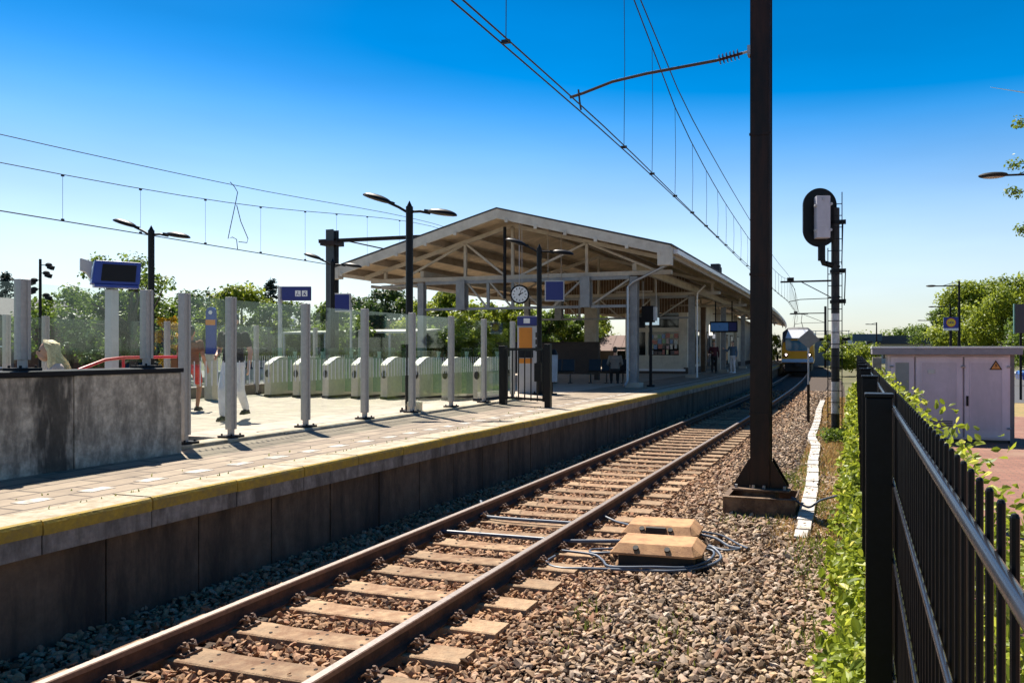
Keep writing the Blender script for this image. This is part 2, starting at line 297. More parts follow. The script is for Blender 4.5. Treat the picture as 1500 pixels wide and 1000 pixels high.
# ------------------------------------------------------------------ mesh helper
class MB:
    def __init__(s): s.v = []; s.f = []; s.mi = []; s.m = 0; s.rnd = None
    def add(s, vs, fs):
        o = len(s.v); s.v.extend([tuple(p) for p in vs])
        for f in fs: s.f.append(tuple(o + i for i in f)); s.mi.append(s.m)
        return s
    def box(s, x0, x1, y0, y1, z0, z1):
        return s.add([(x0,y0,z0),(x1,y0,z0),(x1,y1,z0),(x0,y1,z0),(x0,y0,z1),(x1,y0,z1),(x1,y1,z1),(x0,y1,z1)],
                     [(0,3,2,1),(4,5,6,7),(0,1,5,4),(1,2,6,5),(2,3,7,6),(3,0,4,7)])
    def bar(s, p0, p1, wx, wz, up=(0,0,1)):
        """square bar from p0 to p1, wx wide, wz tall"""
        p0 = Vector(p0); p1 = Vector(p1); d = (p1 - p0).normalized(); u = Vector(up)
        if abs(d.dot(u)) > 0.98: u = Vector((0, 1, 0))
        sd = d.cross(u).normalized(); uu = sd.cross(d).normalized()
        a = sd * wx / 2; b = uu * wz / 2
        vs = [p + q for p in (p0, p1) for q in (-a - b, a - b, a + b, -a + b)]
        return s.add(vs, [(0,1,2,3),(7,6,5,4),(0,4,5,1),(1,5,6,2),(2,6,7,3),(3,7,4,0)])
    def cyl(s, p0, p1, r0, r1=None, n=12, cap=True):
        if r1 is None: r1 = r0
        p0 = Vector(p0); p1 = Vector(p1); d = (p1 - p0).normalized()
        u = Vector((0, 0, 1)) if abs(d.z) < 0.9 else Vector((1, 0, 0))
        a = d.cross(u).normalized(); b = d.cross(a).normalized()
        vs = []
        for p, r in ((p0, r0), (p1, r1)):
            for i in range(n):
                t = 2 * math.pi * i / n; vs.append(p + a * math.cos(t) * r + b * math.sin(t) * r)
        fs = [(i, (i + 1) % n, n + (i + 1) % n, n + i) for i in range(n)]
        if cap: fs += [tuple(range(n))[::-1], tuple(range(n, 2 * n))]
        return s.add(vs, fs)
    def tube(s, pts, r, n=8):
        pts = [Vector(p) for p in pts]; rs = r if isinstance(r, (list, tuple)) else [r] * len(pts)
        vs = []; fs = []; pa = None
        for i, p in enumerate(pts):
            d = (pts[min(i + 1, len(pts) - 1)] - pts[max(i - 1, 0)]).normalized()
            if pa is None:
                u = Vector((0, 0, 1)) if abs(d.z) < 0.9 else Vector((1, 0, 0)); a = d.cross(u).normalized()
            else:
                a = (pa - d * pa.dot(d)).normalized()
            pa = a; b = d.cross(a)
            for k in range(n):
                t = 2 * math.pi * k / n; vs.append(p + (a * math.cos(t) + b * math.sin(t)) * rs[i])
        for i in range(len(pts) - 1):
            for k in range(n):
                fs.append((i * n + k, i * n + (k + 1) % n, (i + 1) * n + (k + 1) % n, (i + 1) * n + k))
        fs += [tuple(range(n))[::-1], tuple(range((len(pts) - 1) * n, len(pts) * n))]
        return s.add(vs, fs)
    def prism(s, poly, fn, d0, d1):
        """extrude a 2-D outline; fn(u, v, w) gives the 3-D point"""
        n = len(poly)
        vs = [fn(u, v, d0) for u, v in poly] + [fn(u, v, d1) for u, v in poly]
        return s.add(vs, [tuple(range(n))[::-1], tuple(range(n, 2 * n))] + [(i, (i + 1) % n, n + (i + 1) % n, n + i) for i in range(n)])
    def quad(s, a, b, c, d): return s.add([a, b, c, d], [(0, 1, 2, 3)])
    def sphere(s, c, r, n=12, m=8, sc=(1, 1, 1), rot=None):
        vs = []; c = Vector(c)
        for j in range(m + 1):
            ph = math.pi * j / m
            for i in range(n):
                t = 2 * math.pi * i / n
                p = Vector((math.sin(ph) * math.cos(t) * sc[0], math.sin(ph) * math.sin(t) * sc[1], math.cos(ph) * sc[2])) * r
                if rot: p = rot @ p
                vs.append(c + p)
        fs = []
        for j in range(m):
            for i in range(n):
                fs.append((j * n + i, (j + 1) * n + i, (j + 1) * n + (i + 1) % n, j * n + (i + 1) % n))
        return s.add(vs, fs)
    def xf(s, M):
        s.v = [tuple(M @ Vector(p)) for p in s.v]; return s
    def build(s, name, mats, parent=None, bevel=0.0, smooth=False):
        off = Vector((0, 0, 0)); p = parent
        while p is not None: off += p.location; p = p.parent
        me = bpy.data.meshes.new(name)
        me.from_pydata([tuple(Vector(q) - off) for q in s.v], [], s.f)
        if not isinstance(mats, (list, tuple)): mats = [mats]
        for m in mats: me.materials.append(m)
        if len(mats) > 1: me.polygons.foreach_set('material_index', s.mi)
        bm = bmesh.new(); bm.from_mesh(me); bmesh.ops.recalc_face_normals(bm, faces=bm.faces); bm.to_mesh(me); bm.free()
        if smooth:
            me.polygons.foreach_set('use_smooth', [True] * len(me.polygons))
        me.update()
        o = bpy.data.objects.new(name, me); COL.objects.link(o)
        if smooth: 
            es = o.modifiers.new('edges', 'EDGE_SPLIT'); es.split_angle = R(38)
        if parent is not None: o.parent = parent
        if bevel:
            b = o.modifiers.new('bevel', 'BEVEL'); b.width = bevel; b.segments = 2; b.limit_method = 'ANGLE'; b.angle_limit = R(40)
        return o

def tag(o, label=None, cat=None, group=None, kind=None):
    if label: o['label'] = label
    if cat: o['category'] = cat
    if group: o['group'] = group
    if kind: o['kind'] = kind
    return o
def thing(name, loc, label, cat, group=None):
    o = bpy.data.objects.new(name, None); COL.objects.link(o); o.location = loc; o.empty_display_size = 0.2
    return tag(o, label, cat, group)
def copy_tree(o, loc=None, rz=None, label=None, parent=None):
    c = o.copy(); COL.objects.link(c); c.parent = parent
    if loc is not None: c.location = loc
    if rz is not None: c.rotation_euler = (0, 0, rz)
    if label: c['label'] = label
    for ch in list(o.children): copy_tree(ch, parent=c)
    return c
def fast_mesh(name, V, F, mat_, rnd=None, smooth=False):
    """V (n,3) float array, F (m,k) int array of equal-sized faces"""
    me = bpy.data.meshes.new(name); k = F.shape[1]
    me.vertices.add(len(V)); me.vertices.foreach_set('co', V.astype(np.float32).ravel())
    me.loops.add(F.size); me.loops.foreach_set('vertex_index', F.astype(np.int32).ravel())
    me.polygons.add(len(F)); me.polygons.foreach_set('loop_start', np.arange(0, F.size, k, dtype=np.int32))
    me.polygons.foreach_set('loop_total', np.full(len(F), k, dtype=np.int32))
    if rnd is not None:
        a = me.attributes.new('rnd', 'FLOAT', 'FACE'); a.data.foreach_set('value', rnd.astype(np.float32))
    me.materials.append(mat_); me.update(calc_edges=True); me.validate()
    me.polygons.foreach_set('use_smooth', [smooth] * len(me.polygons))
    return me

def curve_x(Y): return -0.00052 * max(0.0, Y - 28) ** 2      # the line bends gently left beyond the platform start
TC = -3.86                                                    # track centre
PZ = 0.765                                                    # platform height
def edge_x(Y):
    b = -5.52 if Y < 5 else (-5.52 + 0.13 * (Y - 5) / 8 if Y < 13 else -5.39)
    return b + curve_x(Y)
# ------------------------------------------------------------------ ground
mb = MB()
mb.quad((-400, -30, -0.62), (-18.6, -30, -0.62), (-18.6, 400, -0.62), (-400, 400, -0.62))
mb.quad((-18.6, -30, -0.27), (-0.1, -30, -0.27), (-0.1, 400, -0.27), (-18.6, 400, -0.27))
mb.quad((-18.6, -30, -0.62), (-18.6, -30, -0.27), (-18.6, 400, -0.27), (-18.6, 400, -0.62))
mb.quad((-0.1, -30, -0.27), (0.3, -30, 0.146), (0.3, 400, 0.146), (-0.1, 400, -0.27))
mb.quad((0.3, -30, 0.146), (400, -30, 0.146), (400, 400, 0.146), (0.3, 400, 0.146))
mb.quad((-4000, 400, -0.9), (4000, 400, -0.9), (4000, 6000, -0.9), (-4000, 6000, -0.9))
tag(mb.build('ground', M_ground), kind='structure')
# ballast bed: follows the curve
mb = MB()
for k in range(46):
    y0 = -6 + k * 4; y1 = y0 + 4
    a = curve_x(y0); b = curve_x(y1)
    mb.quad((-5.8 + a, y0, -0.262), (-0.45 + a, y0, -0.262), (-0.45 + b, y1, -0.262), (-5.8 + b, y1, -0.262))
tag(mb.build('track_bed', M_ballastbase), kind='structure')
# brick forecourt, road and verge on the right
mb = MB(); mb.quad((0.75, -4, 0.156), (30, -4, 0.156), (30, 25, 0.156), (0.75, 25, 0.156))
tag(mb.build('brick_pavement', M_redbrick), kind='structure')
M_verge = mat('dry verge', (0.3, 0.2, 0.08), 0.95, col2=(0.2, 0.17, 0.06), scale=8, var=0.3)
mb = MB(); mb.quad((3.5, 25, 0.152), (60, 25, 0.152), (60, 31.5, 0.152), (3.5, 31.5, 0.152))
tag(mb.build('grass_verge', M_verge), kind='structure')
mb = MB(); mb.quad((3.5, 31.5, 0.158), (90, 31.5, 0.158), (90, 58, 0.158), (3.5, 58, 0.158))
tag(mb.build('road', M_asphalt), kind='structure')

# ------------------------------------------------------------------ ballast stones (real stones, near ones small and dense)
rng = np.random.default_rng(5)
def stone_variants(n=14):
    out = []
    for i in range(n):
        bm = bmesh.new(); bmesh.ops.create_icosphere(bm, subdivisions=1, radius=1.0)
        V = np.array([v.co[:] for v in bm.verts]); 
        # cut by random planes: crushed rock has flat faces and sharp edges
        for _ in range(11):
            d = rng.normal(size=3); d /= np.linalg.norm(d); h = rng.uniform(0.38, 0.8)
            q = V @ d; V = V - np.outer(np.clip(q - h, 0, None), d)
        V *= np.array([rng.uniform(1.0, 1.65), rng.uniform(0.7, 1.0), rng.uniform(0.4, 0.7)])
        F = np.array([[v.index for v in f.verts] for f in bm.faces]); bm.free()
        out.append((V, F))
    return out
SV = stone_variants()
def scatter(P, S):
    """P (n,3) positions, S (n,) sizes -> merged stones"""
    n = len(P); vi = rng.integers(0, len(SV), n)
    Vs = []; Fs = []; Rs = []; base = 0
    col = rng.random(n)
    for k, (V, F) in enumerate(SV):
        idx = np.where(vi == k)[0]
        if not len(idx): continue
        a = rng.uniform(0, 2 * np.pi, len(idx)); tx = rng.normal(0, 0.45, len(idx)); ty = rng.normal(0, 0.45, len(idx))
        ca, sa = np.cos(a), np.sin(a)
        Rz = np.zeros((len(idx), 3, 3)); Rz[:, 0, 0] = ca; Rz[:, 0, 1] = -sa; Rz[:, 1, 0] = sa; Rz[:, 1, 1] = ca; Rz[:, 2, 2] = 1
        Rx = np.zeros_like(Rz); Rx[:, 0, 0] = 1; Rx[:, 1, 1] = np.cos(tx); Rx[:, 1, 2] = -np.sin(tx); Rx[:, 2, 1] = np.sin(tx); Rx[:, 2, 2] = np.cos(tx)
        Ry = np.zeros_like(Rz); Ry[:, 1, 1] = 1; Ry[:, 0, 0] = np.cos(ty); Ry[:, 0, 2] = np.sin(ty); Ry[:, 2, 0] = -np.sin(ty); Ry[:, 2, 2] = np.cos(ty)
        M = Rx @ Ry @ Rz
        W = np.einsum('nij,vj->nvi', M, V) * S[idx][:, None, None] + P[idx][:, None, :]
        nv = len(V)
        FF = (F[None] + (np.arange(len(idx)) * nv)[:, None, None]) + base
        Vs.append(W.reshape(-1, 3)); Fs.append(FF.reshape(-1, 3)); Rs.append(np.repeat(col[idx], len(F)))
        base += nv * len(idx)
    return np.concatenate(Vs), np.concatenate(Fs), np.concatenate(Rs)
def bed_height(x, y):
    """ballast profile across the track (x relative to the track centre)"""
    a = abs(x)
    if a < 1.3: return -0.222
    if x > 0:
        return -0.228
    return -0.235
SLY0 = 4.353 + 0.135 - 0.6 * 5                                # first sleeper centre
pts = []; sz = []
def fill(y0, y1, x0, x1, step, smin, smax, layers=1, seed=0):
    rr = random.Random(seed)
    for L in range(layers):
        y = y0
        while y < y1:
            x = x0 + rr.random() * step
            while x < x1:
                px = x + rr.uniform(-0.5, 0.5) * step; py = y + rr.uniform(-0.5, 0.5) * step
                u = px - TC
                ph = ((py - SLY0 + 0.3) % 0.6) - 0.3
                ok = True
                s = smin * 0.85 + (smax * 1.12 - smin * 0.85) * rr.random() ** 1.6
                if abs(u) < 1.27 and abs(ph) < 0.145 + s * 0.6: ok = False
                if abs(abs(u) - 0.753) < 0.085 + s * 0.5: ok = False
                if -2.45 < px < -1.4 and 7.75 < py < 9.35 and rr.random() < 0.75: ok = False
                if ok:
                    z = bed_height(u, py) + L * 0.028 + rr.uniform(-0.012, 0.014)
                    if abs(u) < 1.27 and abs(ph) < 0.3: z = min(z, -0.2 + 0.012 * rr.random())
                    pts.append((px + curve_x(py), py, z)); sz.append(s)
                x += step * rr.uniform(0.8, 1.2)
            y += step
    return
fill(3.6, 9.0, -5.75, -0.1, 0.056, 0.026, 0.05, 2, 1)
fill(9.0, 15.0, -5.75, -0.3, 0.066, 0.03, 0.053, 2, 2)
fill(15.0, 26.0, -5.75, -0.6, 0.085, 0.036, 0.056, 1, 3)
fill(26.0, 46.0, -5.7, -0.9, 0.14, 0.05, 0.08, 1, 4)
# a few big or loose stones lying on sleepers and along the rail foot
rr = random.Random(12)
for k in range(160):
    y = rr.uniform(4, 16); pts.append((TC - 0.753 - rr.uniform(0.07, 0.13), y, -0.17 + rr.uniform(0, 0.1))); sz.append(rr.uniform(0.022, 0.038))
for k in range(70):
    pts.append((TC + rr.uniform(-1.2, 1.2), rr.uniform(4, 18), -0.165)); sz.append(rr.uniform(0.014, 0.026))
for k in range(150):
    y = rr.uniform(9.9, 30); tx_ = -0.62 - 0.02 * (y - 10) if y < 18 else -0.8 - 0.035 * (y - 18)
    pts.append((tx_ + rr.uniform(-.14, .14), y, -0.115)); sz.append(rr.uniform(0.012, 0.026))
V, F, C_ = scatter(np.array(pts), np.array(sz))
o = bpy.data.objects.new('ballast_stones', fast_mesh('ballast_stones', V, F, M_stone, C_)); COL.objects.link(o)
tag(o, 'brown and grey crushed stone ballast around the track', 'ballast', kind='stuff')
print('stones', len(pts))

# ------------------------------------------------------------------ rails
def rail(name, xc, label):
    prof = [(-0.07,-0.159),(0.07,-0.159),(0.07,-0.148),(0.02,-0.13),(0.009,-0.115),(0.009,-0.05),(0.035,-0.038),(0.0355,-0.006),(0.028,0.0)]
    prof = prof + [(-u, v) for u, v in prof[2:][::-1]]
    ys = [-4 + 2 * i for i in range(17)] + [30 + 4 * i for i in range(32)]
    mbr = MB(); n = len(prof)
    for i, y in enumerate(ys):
        mbr.v += [(xc + curve_x(y) + u, y, v) for u, v in prof]
    for i in range(len(ys) - 1):
        for k in range(n):
            a = i * n + k; b = i * n + (k + 1) % n
            u0, v0 = prof[k]; u1, v1 = prof[(k + 1) % n]
            top = (v0 > -0.001 and v1 > -0.001)
            mbr.f.append((a, b, b + n, a + n)); mbr.mi.append(1 if top else (2 if min(v0, v1) > -0.045 and max(v0, v1) > -0.01 else 0))
    mbr.f.append(tuple(range(n))); mbr.mi.append(0)
    o = mbr.build(name, [M_rust, M_railtop, M_railedge])
    return tag(o, label, 'rail', 'rails of the track beside the platform')
rail('rail', TC - 0.753, 'rusty steel rail nearest the platform wall with ballast heaped against it')
rail('rail', TC + 0.753, 'rusty steel rail on the mast side with a bright polished head')

# ------------------------------------------------------------------ sleepers with fastenings
def make_sleeper():
    t = thing('railway_sleeper', (TC, 0, 0), 'rust dusted concrete sleeper under the two rails, in a long even row', 'sleeper', 'concrete sleepers under the rails')
    m = MB()
    W = 0.135
    secs = [(-1.26, 1.0, -0.172), (-1.0, 1.0, -0.170), (-0.5, 1.0, -0.172), (-0.3, 0.93, -0.178), (0.3, 0.93, -0.178), (0.5, 1.0, -0.172), (1.0, 1.0, -0.170), (1.26, 1.0, -0.172)]
    for x, k, z in secs:
        m.v += [(TC + x, -W * k - 0.015, -0.36), (TC + x, -W * k, z - 0.008), (TC + x, -W * k + 0.012, z), (TC + x, W * k - 0.012, z), (TC + x, W * k, z - 0.008), (TC + x, W * k + 0.015, -0.36)]
    for i in range(len(secs) - 1):
        for k in range(5):
            a = i * 6 + k; m.f.append((a, a + 1, a + 7, a + 6)); m.mi.append(0)
    for e in (0, len(secs) - 1):
        m.f.append(tuple(e * 6 + k for k in range(6))); m.mi.append(0)
    m.m = 1
    for x, y in ((-0.42,0.06),(-0.38,-0.055),(-0.03,0.05),(0.05,0.055),(-0.02,-0.06),(0.07,-0.05),(0.4,0.06),(0.43,-0.055)):
        m.cyl((TC + x, y, -0.1775), (TC + x, y, -0.1765 if abs(x) < .3 else -0.1705), 0.014, n=10)
    m.build('sleeper_body', [M_sleeper, M_hole], t)
    for s in (-1, 1):
        for q in (-1, 1):
            c = MB(); x0 = TC + s * 0.753 + q * 0.115
            c.box(x0 - 0.05, x0 + 0.05, -0.085, 0.085, -0.172, -0.152)         # base plate
            for yy in (-0.035, 0.035):
                c.cyl((x0 + q * 0.005, yy, -0.155), (x0 + q * 0.005, yy, -0.105), 0.021, n=6)
                c.cyl((x0 + q * 0.005, yy, -0.105), (x0 + q * 0.005, yy, -0.08), 0.012, n=8)
                c.tube([(x0 - q * 0.05, yy - 0.02, -0.135), (x0, yy - 0.03, -0.1), (x0 + q * 0.045, yy, -0.12), (x0, yy + 0.03, -0.1), (x0 - q * 0.05, yy + 0.02, -0.135)], 0.009, 6)
            c.build('rail_fastening', M_clip, t)
    return t
sl = make_sleeper(); sl.location = (TC, SLY0, 0)
for k in range(1, 86):
    y = SLY0 + 0.6 * k
    a = -math.atan(2 * -0.00052 * max(0, y - 28)) if y > 28 else 0
    if y < 30: c = copy_tree(sl, (TC + curve_x(y), y, 0), a)
    else:                                                     # too far to show the fastenings
        c = sl.copy(); COL.objects.link(c); c.location = (TC + curve_x(y), y, 0); c.rotation_euler = (0, 0, a)
        b = sl.children[0].copy(); COL.objects.link(b); b.parent = c

# ------------------------------------------------------------------ platform
pf = thing('platform', (-12, 20, 0), 'long raised station platform with worn yellow edge and dark concrete side wall', 'platform')
# paving along the edge, plaza behind the glass screen
ys = [-4, 0, 5, 9, 13, 18, 24, 28] + [32 + 5 * i for i in range(20)]
m = MB()
for a, b in zip(ys[:-1], ys[1:]):
    m.quad((-8.0 + curve_x(a), a, PZ), (edge_x(a) - 0.42, a, PZ), (edge_x(b) - 0.42, b, PZ), (-8.0 + curve_x(b), b, PZ))
m.build('edge_paving', M_paver, pf)
m = MB()
m.quad((-20, 9.0, PZ - 0.004), (-7.9, 9.0, PZ - 0.004), (-7.9, 28, PZ - 0.004), (-20, 28, PZ - 0.004))
for a, b in zip(ys[7:-1], ys[8:]):
    m.quad((-18.6 + curve_x(a), a, PZ - 0.004), (-7.9 + curve_x(a), a, PZ - 0.004), (-7.9 + curve_x(b), b, PZ - 0.004), (-18.6 + curve_x(b), b, PZ - 0.004))
m.quad((-8.3, -4, PZ - 0.004), (-7.9, -4, PZ - 0.004), (-7.9, 9.0, PZ - 0.004), (-8.3, 9.0, PZ - 0.004))
m.build('plaza_paving', M_plazam, pf)
# coping stones: yellow lip over a pale band
for k in range(-4, 96):
    y0 = 0.42 + k * 0.945; y1 = y0 + 0.933
    if y0 > 88: break
    x0, x1 = edge_x(y0), edge_x(y1)
    m = MB()
    def slab(xa, xb, z0, z1, xi, mi):
        m.m = mi; m.add([(xi + x0, y0, z0), (xa, y0, z0), (xb, y1, z0), (xi + x1, y1, z0), (xi + x0, y0, z1), (xa, y0, z1), (xb, y1, z1), (xi + x1, y1, z1)],
                        [(0,3,2,1),(4,5,6,7),(0,1,5,4),(1,2,6,5),(2,3,7,6),(3,0,4,7)])
    dz = 0.003 * math.sin(k * 2.7)
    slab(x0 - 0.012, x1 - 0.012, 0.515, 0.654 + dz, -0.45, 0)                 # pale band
    m.m = 1                                                                   # yellow front with a rounded nose, concrete top
    pr = [(-0.45, 0.656), (0.0, 0.656), (0.0, PZ - 0.03), (-0.012, PZ - 0.008), (-0.035, PZ + 0.002)]
    A = [(x0 + u, y0, v + dz) for u, v in pr]; B = [(x1 + u, y1, v + dz) for u, v in pr]
    m.add(A + B, [(0, 1, 2, 3, 4)[::-1], (5, 6, 7, 8, 9), (0, 5, 6, 1), (1, 6, 7, 2), (2, 7, 8, 3), (3, 8, 9, 4)])
    m.m = 2
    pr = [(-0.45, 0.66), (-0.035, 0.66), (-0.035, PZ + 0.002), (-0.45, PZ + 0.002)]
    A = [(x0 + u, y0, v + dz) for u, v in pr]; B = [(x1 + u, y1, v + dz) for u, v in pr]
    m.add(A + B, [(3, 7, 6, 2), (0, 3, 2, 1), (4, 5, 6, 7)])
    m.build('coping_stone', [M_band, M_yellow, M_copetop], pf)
# wall panels under the coping
for k in range(-4, 96):
    y0 = 0.12 + k * 0.945; y1 = y0 + 0.925
    if y0 > 88: break
    xo = 0.006 * math.sin(k * 5.1)
    m = MB(); a = edge_x(y0) - 0.16 + xo; b = edge_x(y1) - 0.16 + xo
    m.add([(a - 0.15, y0, -0.4), (a, y0, -0.4), (b, y1, -0.4), (b - 0.15, y1, -0.4), (a - 0.15, y0, 0.513), (a, y0, 0.513), (b, y1, 0.513), (b - 0.15, y1, 0.513)],
          [(0,3,2,1),(4,5,6,7),(0,1,5,4),(1,2,6,5),(2,3,7,6),(3,0,4,7)])
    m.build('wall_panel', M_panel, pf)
m = MB(); m.add([(edge_x(-4) - 0.25, -4, -0.4), (edge_x(90) - 0.25, 90, -0.4), (edge_x(90) - 0.25, 90, 0.6), (edge_x(-4) - 0.25, -4, 0.6)], [(0,1,2,3)])
# white warning-line blocks
M_wblock = mat('worn white marking', (0.48, 0.45, 0.4), 0.8, col2=(0.27, 0.225, 0.18), scale=22, var=0.12)
lm_ = MB()
for k in range(-3, 130):
    y = 4.67 - 0.1 + k * 0.568
    c = -6.24 + 0.09 * min(1, max(0, (y - 4) / 8)) + curve_x(y)
    if y < 21: m = MB(); m.box(c - 0.14, c + 0.02, y, y + 0.25, PZ - 0.004, PZ + 0.004); m.build('white_block', M_wblock, pf)
    else: lm_.add([(c - .1, y, PZ + .004), (c, y, PZ + .004), (c + curve_x(y + .568) - curve_x(y), y + .568, PZ + .004), (c - .1 + curve_x(y + .568) - curve_x(y), y + .568, PZ + .004)], [(0, 1, 2, 3)])
lm_.build('white_line', M_wblock, pf)
# low concrete kerb carrying the glass screen
m = MB(); m.box(-8.16, -7.84, 7.52, 18.6, PZ - 0.02, PZ + 0.045); m.build('screen_kerb', M_copetop, pf, bevel=0.012)
m = MB(); m.box(-8.35, -7.82, 9.6, 13.9, PZ - 0.02, PZ + 0.03); m.build('screen_kerb', M_conc, pf, bevel=0.01)
# stairwell behind the parapet
m = MB(); m.quad((-16, -4, 0.33), (-8.25, -4, 0.33), (-8.25, 9.0, 0.33), (-16, 9.0, 0.33))
m.quad((-16, 9.0, 0.33), (-8.25, 9.0, 0.33), (-8.25, 9.0, PZ), (-16, 9.0, PZ)); m.build('stair_landing', M_conc, pf)

# ------------------------------------------------------------------ parapet wall on the left
wl = thing('parapet_wall', (-7.8, 2, PZ), 'streaked grey concrete parapet wall with black stain and dark coping', 'wall')
m = MB(); m.box(-8.2, -7.6, -4, 6.10, PZ - 0.05, 1.72); m.build('wall_face', M_wallc, wl, bevel=0.01)
m = MB(); m.box(-8.2, -7.598, 6.112, 7.49, PZ - 0.05, 1.722)
m.build('wall_face', M_wallc, wl, bevel=0.012)
m = MB(); m.box(-8.24, -7.575, -4, 7.50, 1.724, 1.775); m.build('coping', M_blackr, wl, bevel=0.006)

# ------------------------------------------------------------------ glass screens
def screen(name, label, runs, base, group=None):
    """runs: list of (x, y, z_foot, z_glass0) posts in order; a pane hangs between neighbours"""
    t = thing(name, (runs[0][0], runs[0][1], base), label, 'glass screen', group)
    for (x, y, zf, zg) in runs:
        m = MB()
        # extruded post with two grooves
        pr = [(a_ * 0.76, b_ * 0.78) for a_, b_ in [(-0.07,-0.065),(-0.02,-0.065),(-0.02,-0.05),(0.02,-0.05),(0.02,-0.065),(0.07,-0.065),(0.07,0.065),(0.02,0.065),(0.02,0.05),(-0.02,0.05),(-0.02,0.065),(-0.07,0.065)]]
        m.prism(pr, lambda u, v, w_: (x + v, y + u, w_), zf + 0.11, 2.70)
        p = m.build('post', M_alu, t, bevel=0.004)
        m = MB(); m.cyl((x, y, zf), (x, y, zf + 0.12), 0.045, n=12); m.build('post_foot', M_alu, p)
        m = MB(); m.box(x - 0.12, x + 0.12, y - 0.12, y + 0.12, zf, zf + 0.03)
        for a in (-0.08, 0.08):
            for b in (-0.08, 0.08): m.cyl((x + a, y + b, zf + 0.03), (x + a, y + b, zf + 0.055), 0.014, n=6)
        m.build('base_plate', M_blackr, p, bevel=0.004)
    for (a, b) in zip(runs[:-1], runs[1:]):
        if abs(b[1] - a[1]) < 0.7 and abs(b[0]-a[0]) < 0.7: continue
        d = Vector((b[0] - a[0], b[1] - a[1], 0)); L = d.length; d.normalize()
        zb = max(a[3], b[3])
        m = MB(); p0 = Vector((a[0], a[1], 0)) + d * 0.075; p1 = Vector((b[0], b[1], 0)) - d * 0.075; nn = Vector((d.y, -d.x, 0)) * 0.006
        vs = [p0 - nn, p1 - nn, p1 + nn, p0 + nn]
        m.add([(q.x, q.y, zb) for q in vs] + [(q.x, q.y, 2.665) for q in vs], [(0,3,2,1),(4,5,6,7),(0,1,5,4),(1,2,6,5),(2,3,7,6),(3,0,4,7)])
        gp = m.build('glass_pane', M_glass, t)
        if zb < 1.5:                                       # white bars printed on the glass so that nobody walks into it
            m = MB(); nb = int((L - 0.16) / 0.0935)
            for q in range(nb):
                c0 = Vector((a[0], a[1], 0)) + d * (0.1 + (L - 0.2) * (q + .5) / nb) + Vector((d.y, -d.x, 0)) * 0.0075
                m.quad(*[tuple(c0 + d * s_ * 0.0095 + Vector((0, 0, z_))) for s_, z_ in ((-1, 1.52), (1, 1.52), (1, 1.845), (-1, 1.845))])
            m.build('printed_bars', M_white, gp)
K = PZ + 0.045
screen('glass_screen', 'tall glass screen on grooved steel posts along the platform edge side', [(-8.0, 3.4, 1.775, 1.85), (-8.0, 5.86, 1.775, 1.85), (-8.0, 7.36, 1.775, 1.85), (-8.0, 7.93, K, 0.95), (-8.0, 8.72, K, 0.95), (-8.0, 10.27, K, 0.95), (-8.0, 11.83, K, 0.95), (-8.0, 13.38, K, 0.95), (-8.0, 14.93, K, 0.95), (-8.0, 16.48, K, 0.95), (-8.0, 18.08, K, 0.95)], PZ)
# ------------------------------------------------------------------ station canopy
GY = 24.6; EX = -5.5; RX = -11.45; LX = -18.0; EZ = 5.32; RZ = 6.80; LZ = 5.0
def roof_z(x):
    return EZ + (RZ - EZ) * (EX - x) / (EX - RX) if x > RX else RZ - (RZ - LZ) * (RX - x) / (RX - LX)
SECY = [GY, 27] + [30 + 5 * i for i in range(17)]
cn = thing('station_canopy', (-11.5, GY, PZ), 'long pitched station canopy with open gable, cream trusses and brown soffit', 'canopy')
def strip(m, prof, ys, flip=False, close=True):
    """sweep a profile [(x,z)] along the curving platform"""
    n = len(prof); o = len(m.v)
    for y in ys: m.v += [(x + curve_x(y), y, z) for x, z in prof]
    for i in range(len(ys) - 1):
        for k in range(n if close else n - 1):
            a = o + i * n + k; b = o + i * n + (k + 1) % n
            m.f.append((a, b, b + n, a + n)); m.mi.append(m.m)
    if close:
        m.f.append(tuple(o + k for k in range(n))); m.f.append(tuple(o + (len(ys) - 1) * n + k for k in range(n))); m.mi += [m.m, m.m]
m = MB(); strip(m, [(EX + .04, EZ), (RX, RZ), (LX - .04, LZ), (LX - .04, LZ - .05), (RX, RZ - .05), (EX + .04, EZ - .05)], [GY - 0.06] + SECY[1:])
m.build('roof_covering', M_roof, cn)
m = MB(); strip(m, [(EX, EZ - .056), (RX, RZ - .056), (LX, LZ - .056), (LX, LZ - .10), (RX, RZ - .10), (EX, EZ - .10)], SECY)
m.build('soffit_boards', M_soffit, cn)
for s, x1, z1 in ((1, EX, EZ), (-1, LX, LZ)):
    m = MB()
    m.prism([(RX, RZ - 0.052), (x1, z1 - 0.052), (x1, z1 - 0.37), (RX, RZ - 0.37)], lambda u, v, w_: (u, w_, v), GY - 0.045, GY + 0.03)
    m.build('gable_fascia', M_fascia, cn)
m = MB(); m.box(EX - 0.42, EX + 0.02, GY - 0.06, GY + 0.25, EZ - 0.66, EZ - 0.11); m.build('fascia_return', M_fascia, cn, bevel=0.01)
m = MB(); m.box(LX - 0.03, LX + 0.3, GY - 0.06, GY + 0.25, LZ - 0.42, LZ - 0.05); m.build('fascia_return', M_fascia, cn, bevel=0.01)
npur = 0
for side, xe in ((1, EX), (-1, LX)):
    for k in range(6):
        x = RX + (xe - RX) * (k + 0.35) / 5.7
        if k == 0 and side == -1: continue
        z = roof_z(x) - 0.102
        m = MB(); strip(m, [(x - 0.06, z - 0.24), (x + 0.06, z - 0.24), (x + 0.06, z + 0.0), (x - 0.06, z + 0.0)], [GY + 0.03] + SECY[1:])
        m.build('purlin', M_purlin, cn)
        m = MB(); m.box(x - 0.055, x + 0.055, GY - 0.085, GY - 0.046, z - 0.34, z - 0.22); m.build('purlin_end', M_fascia, cn)
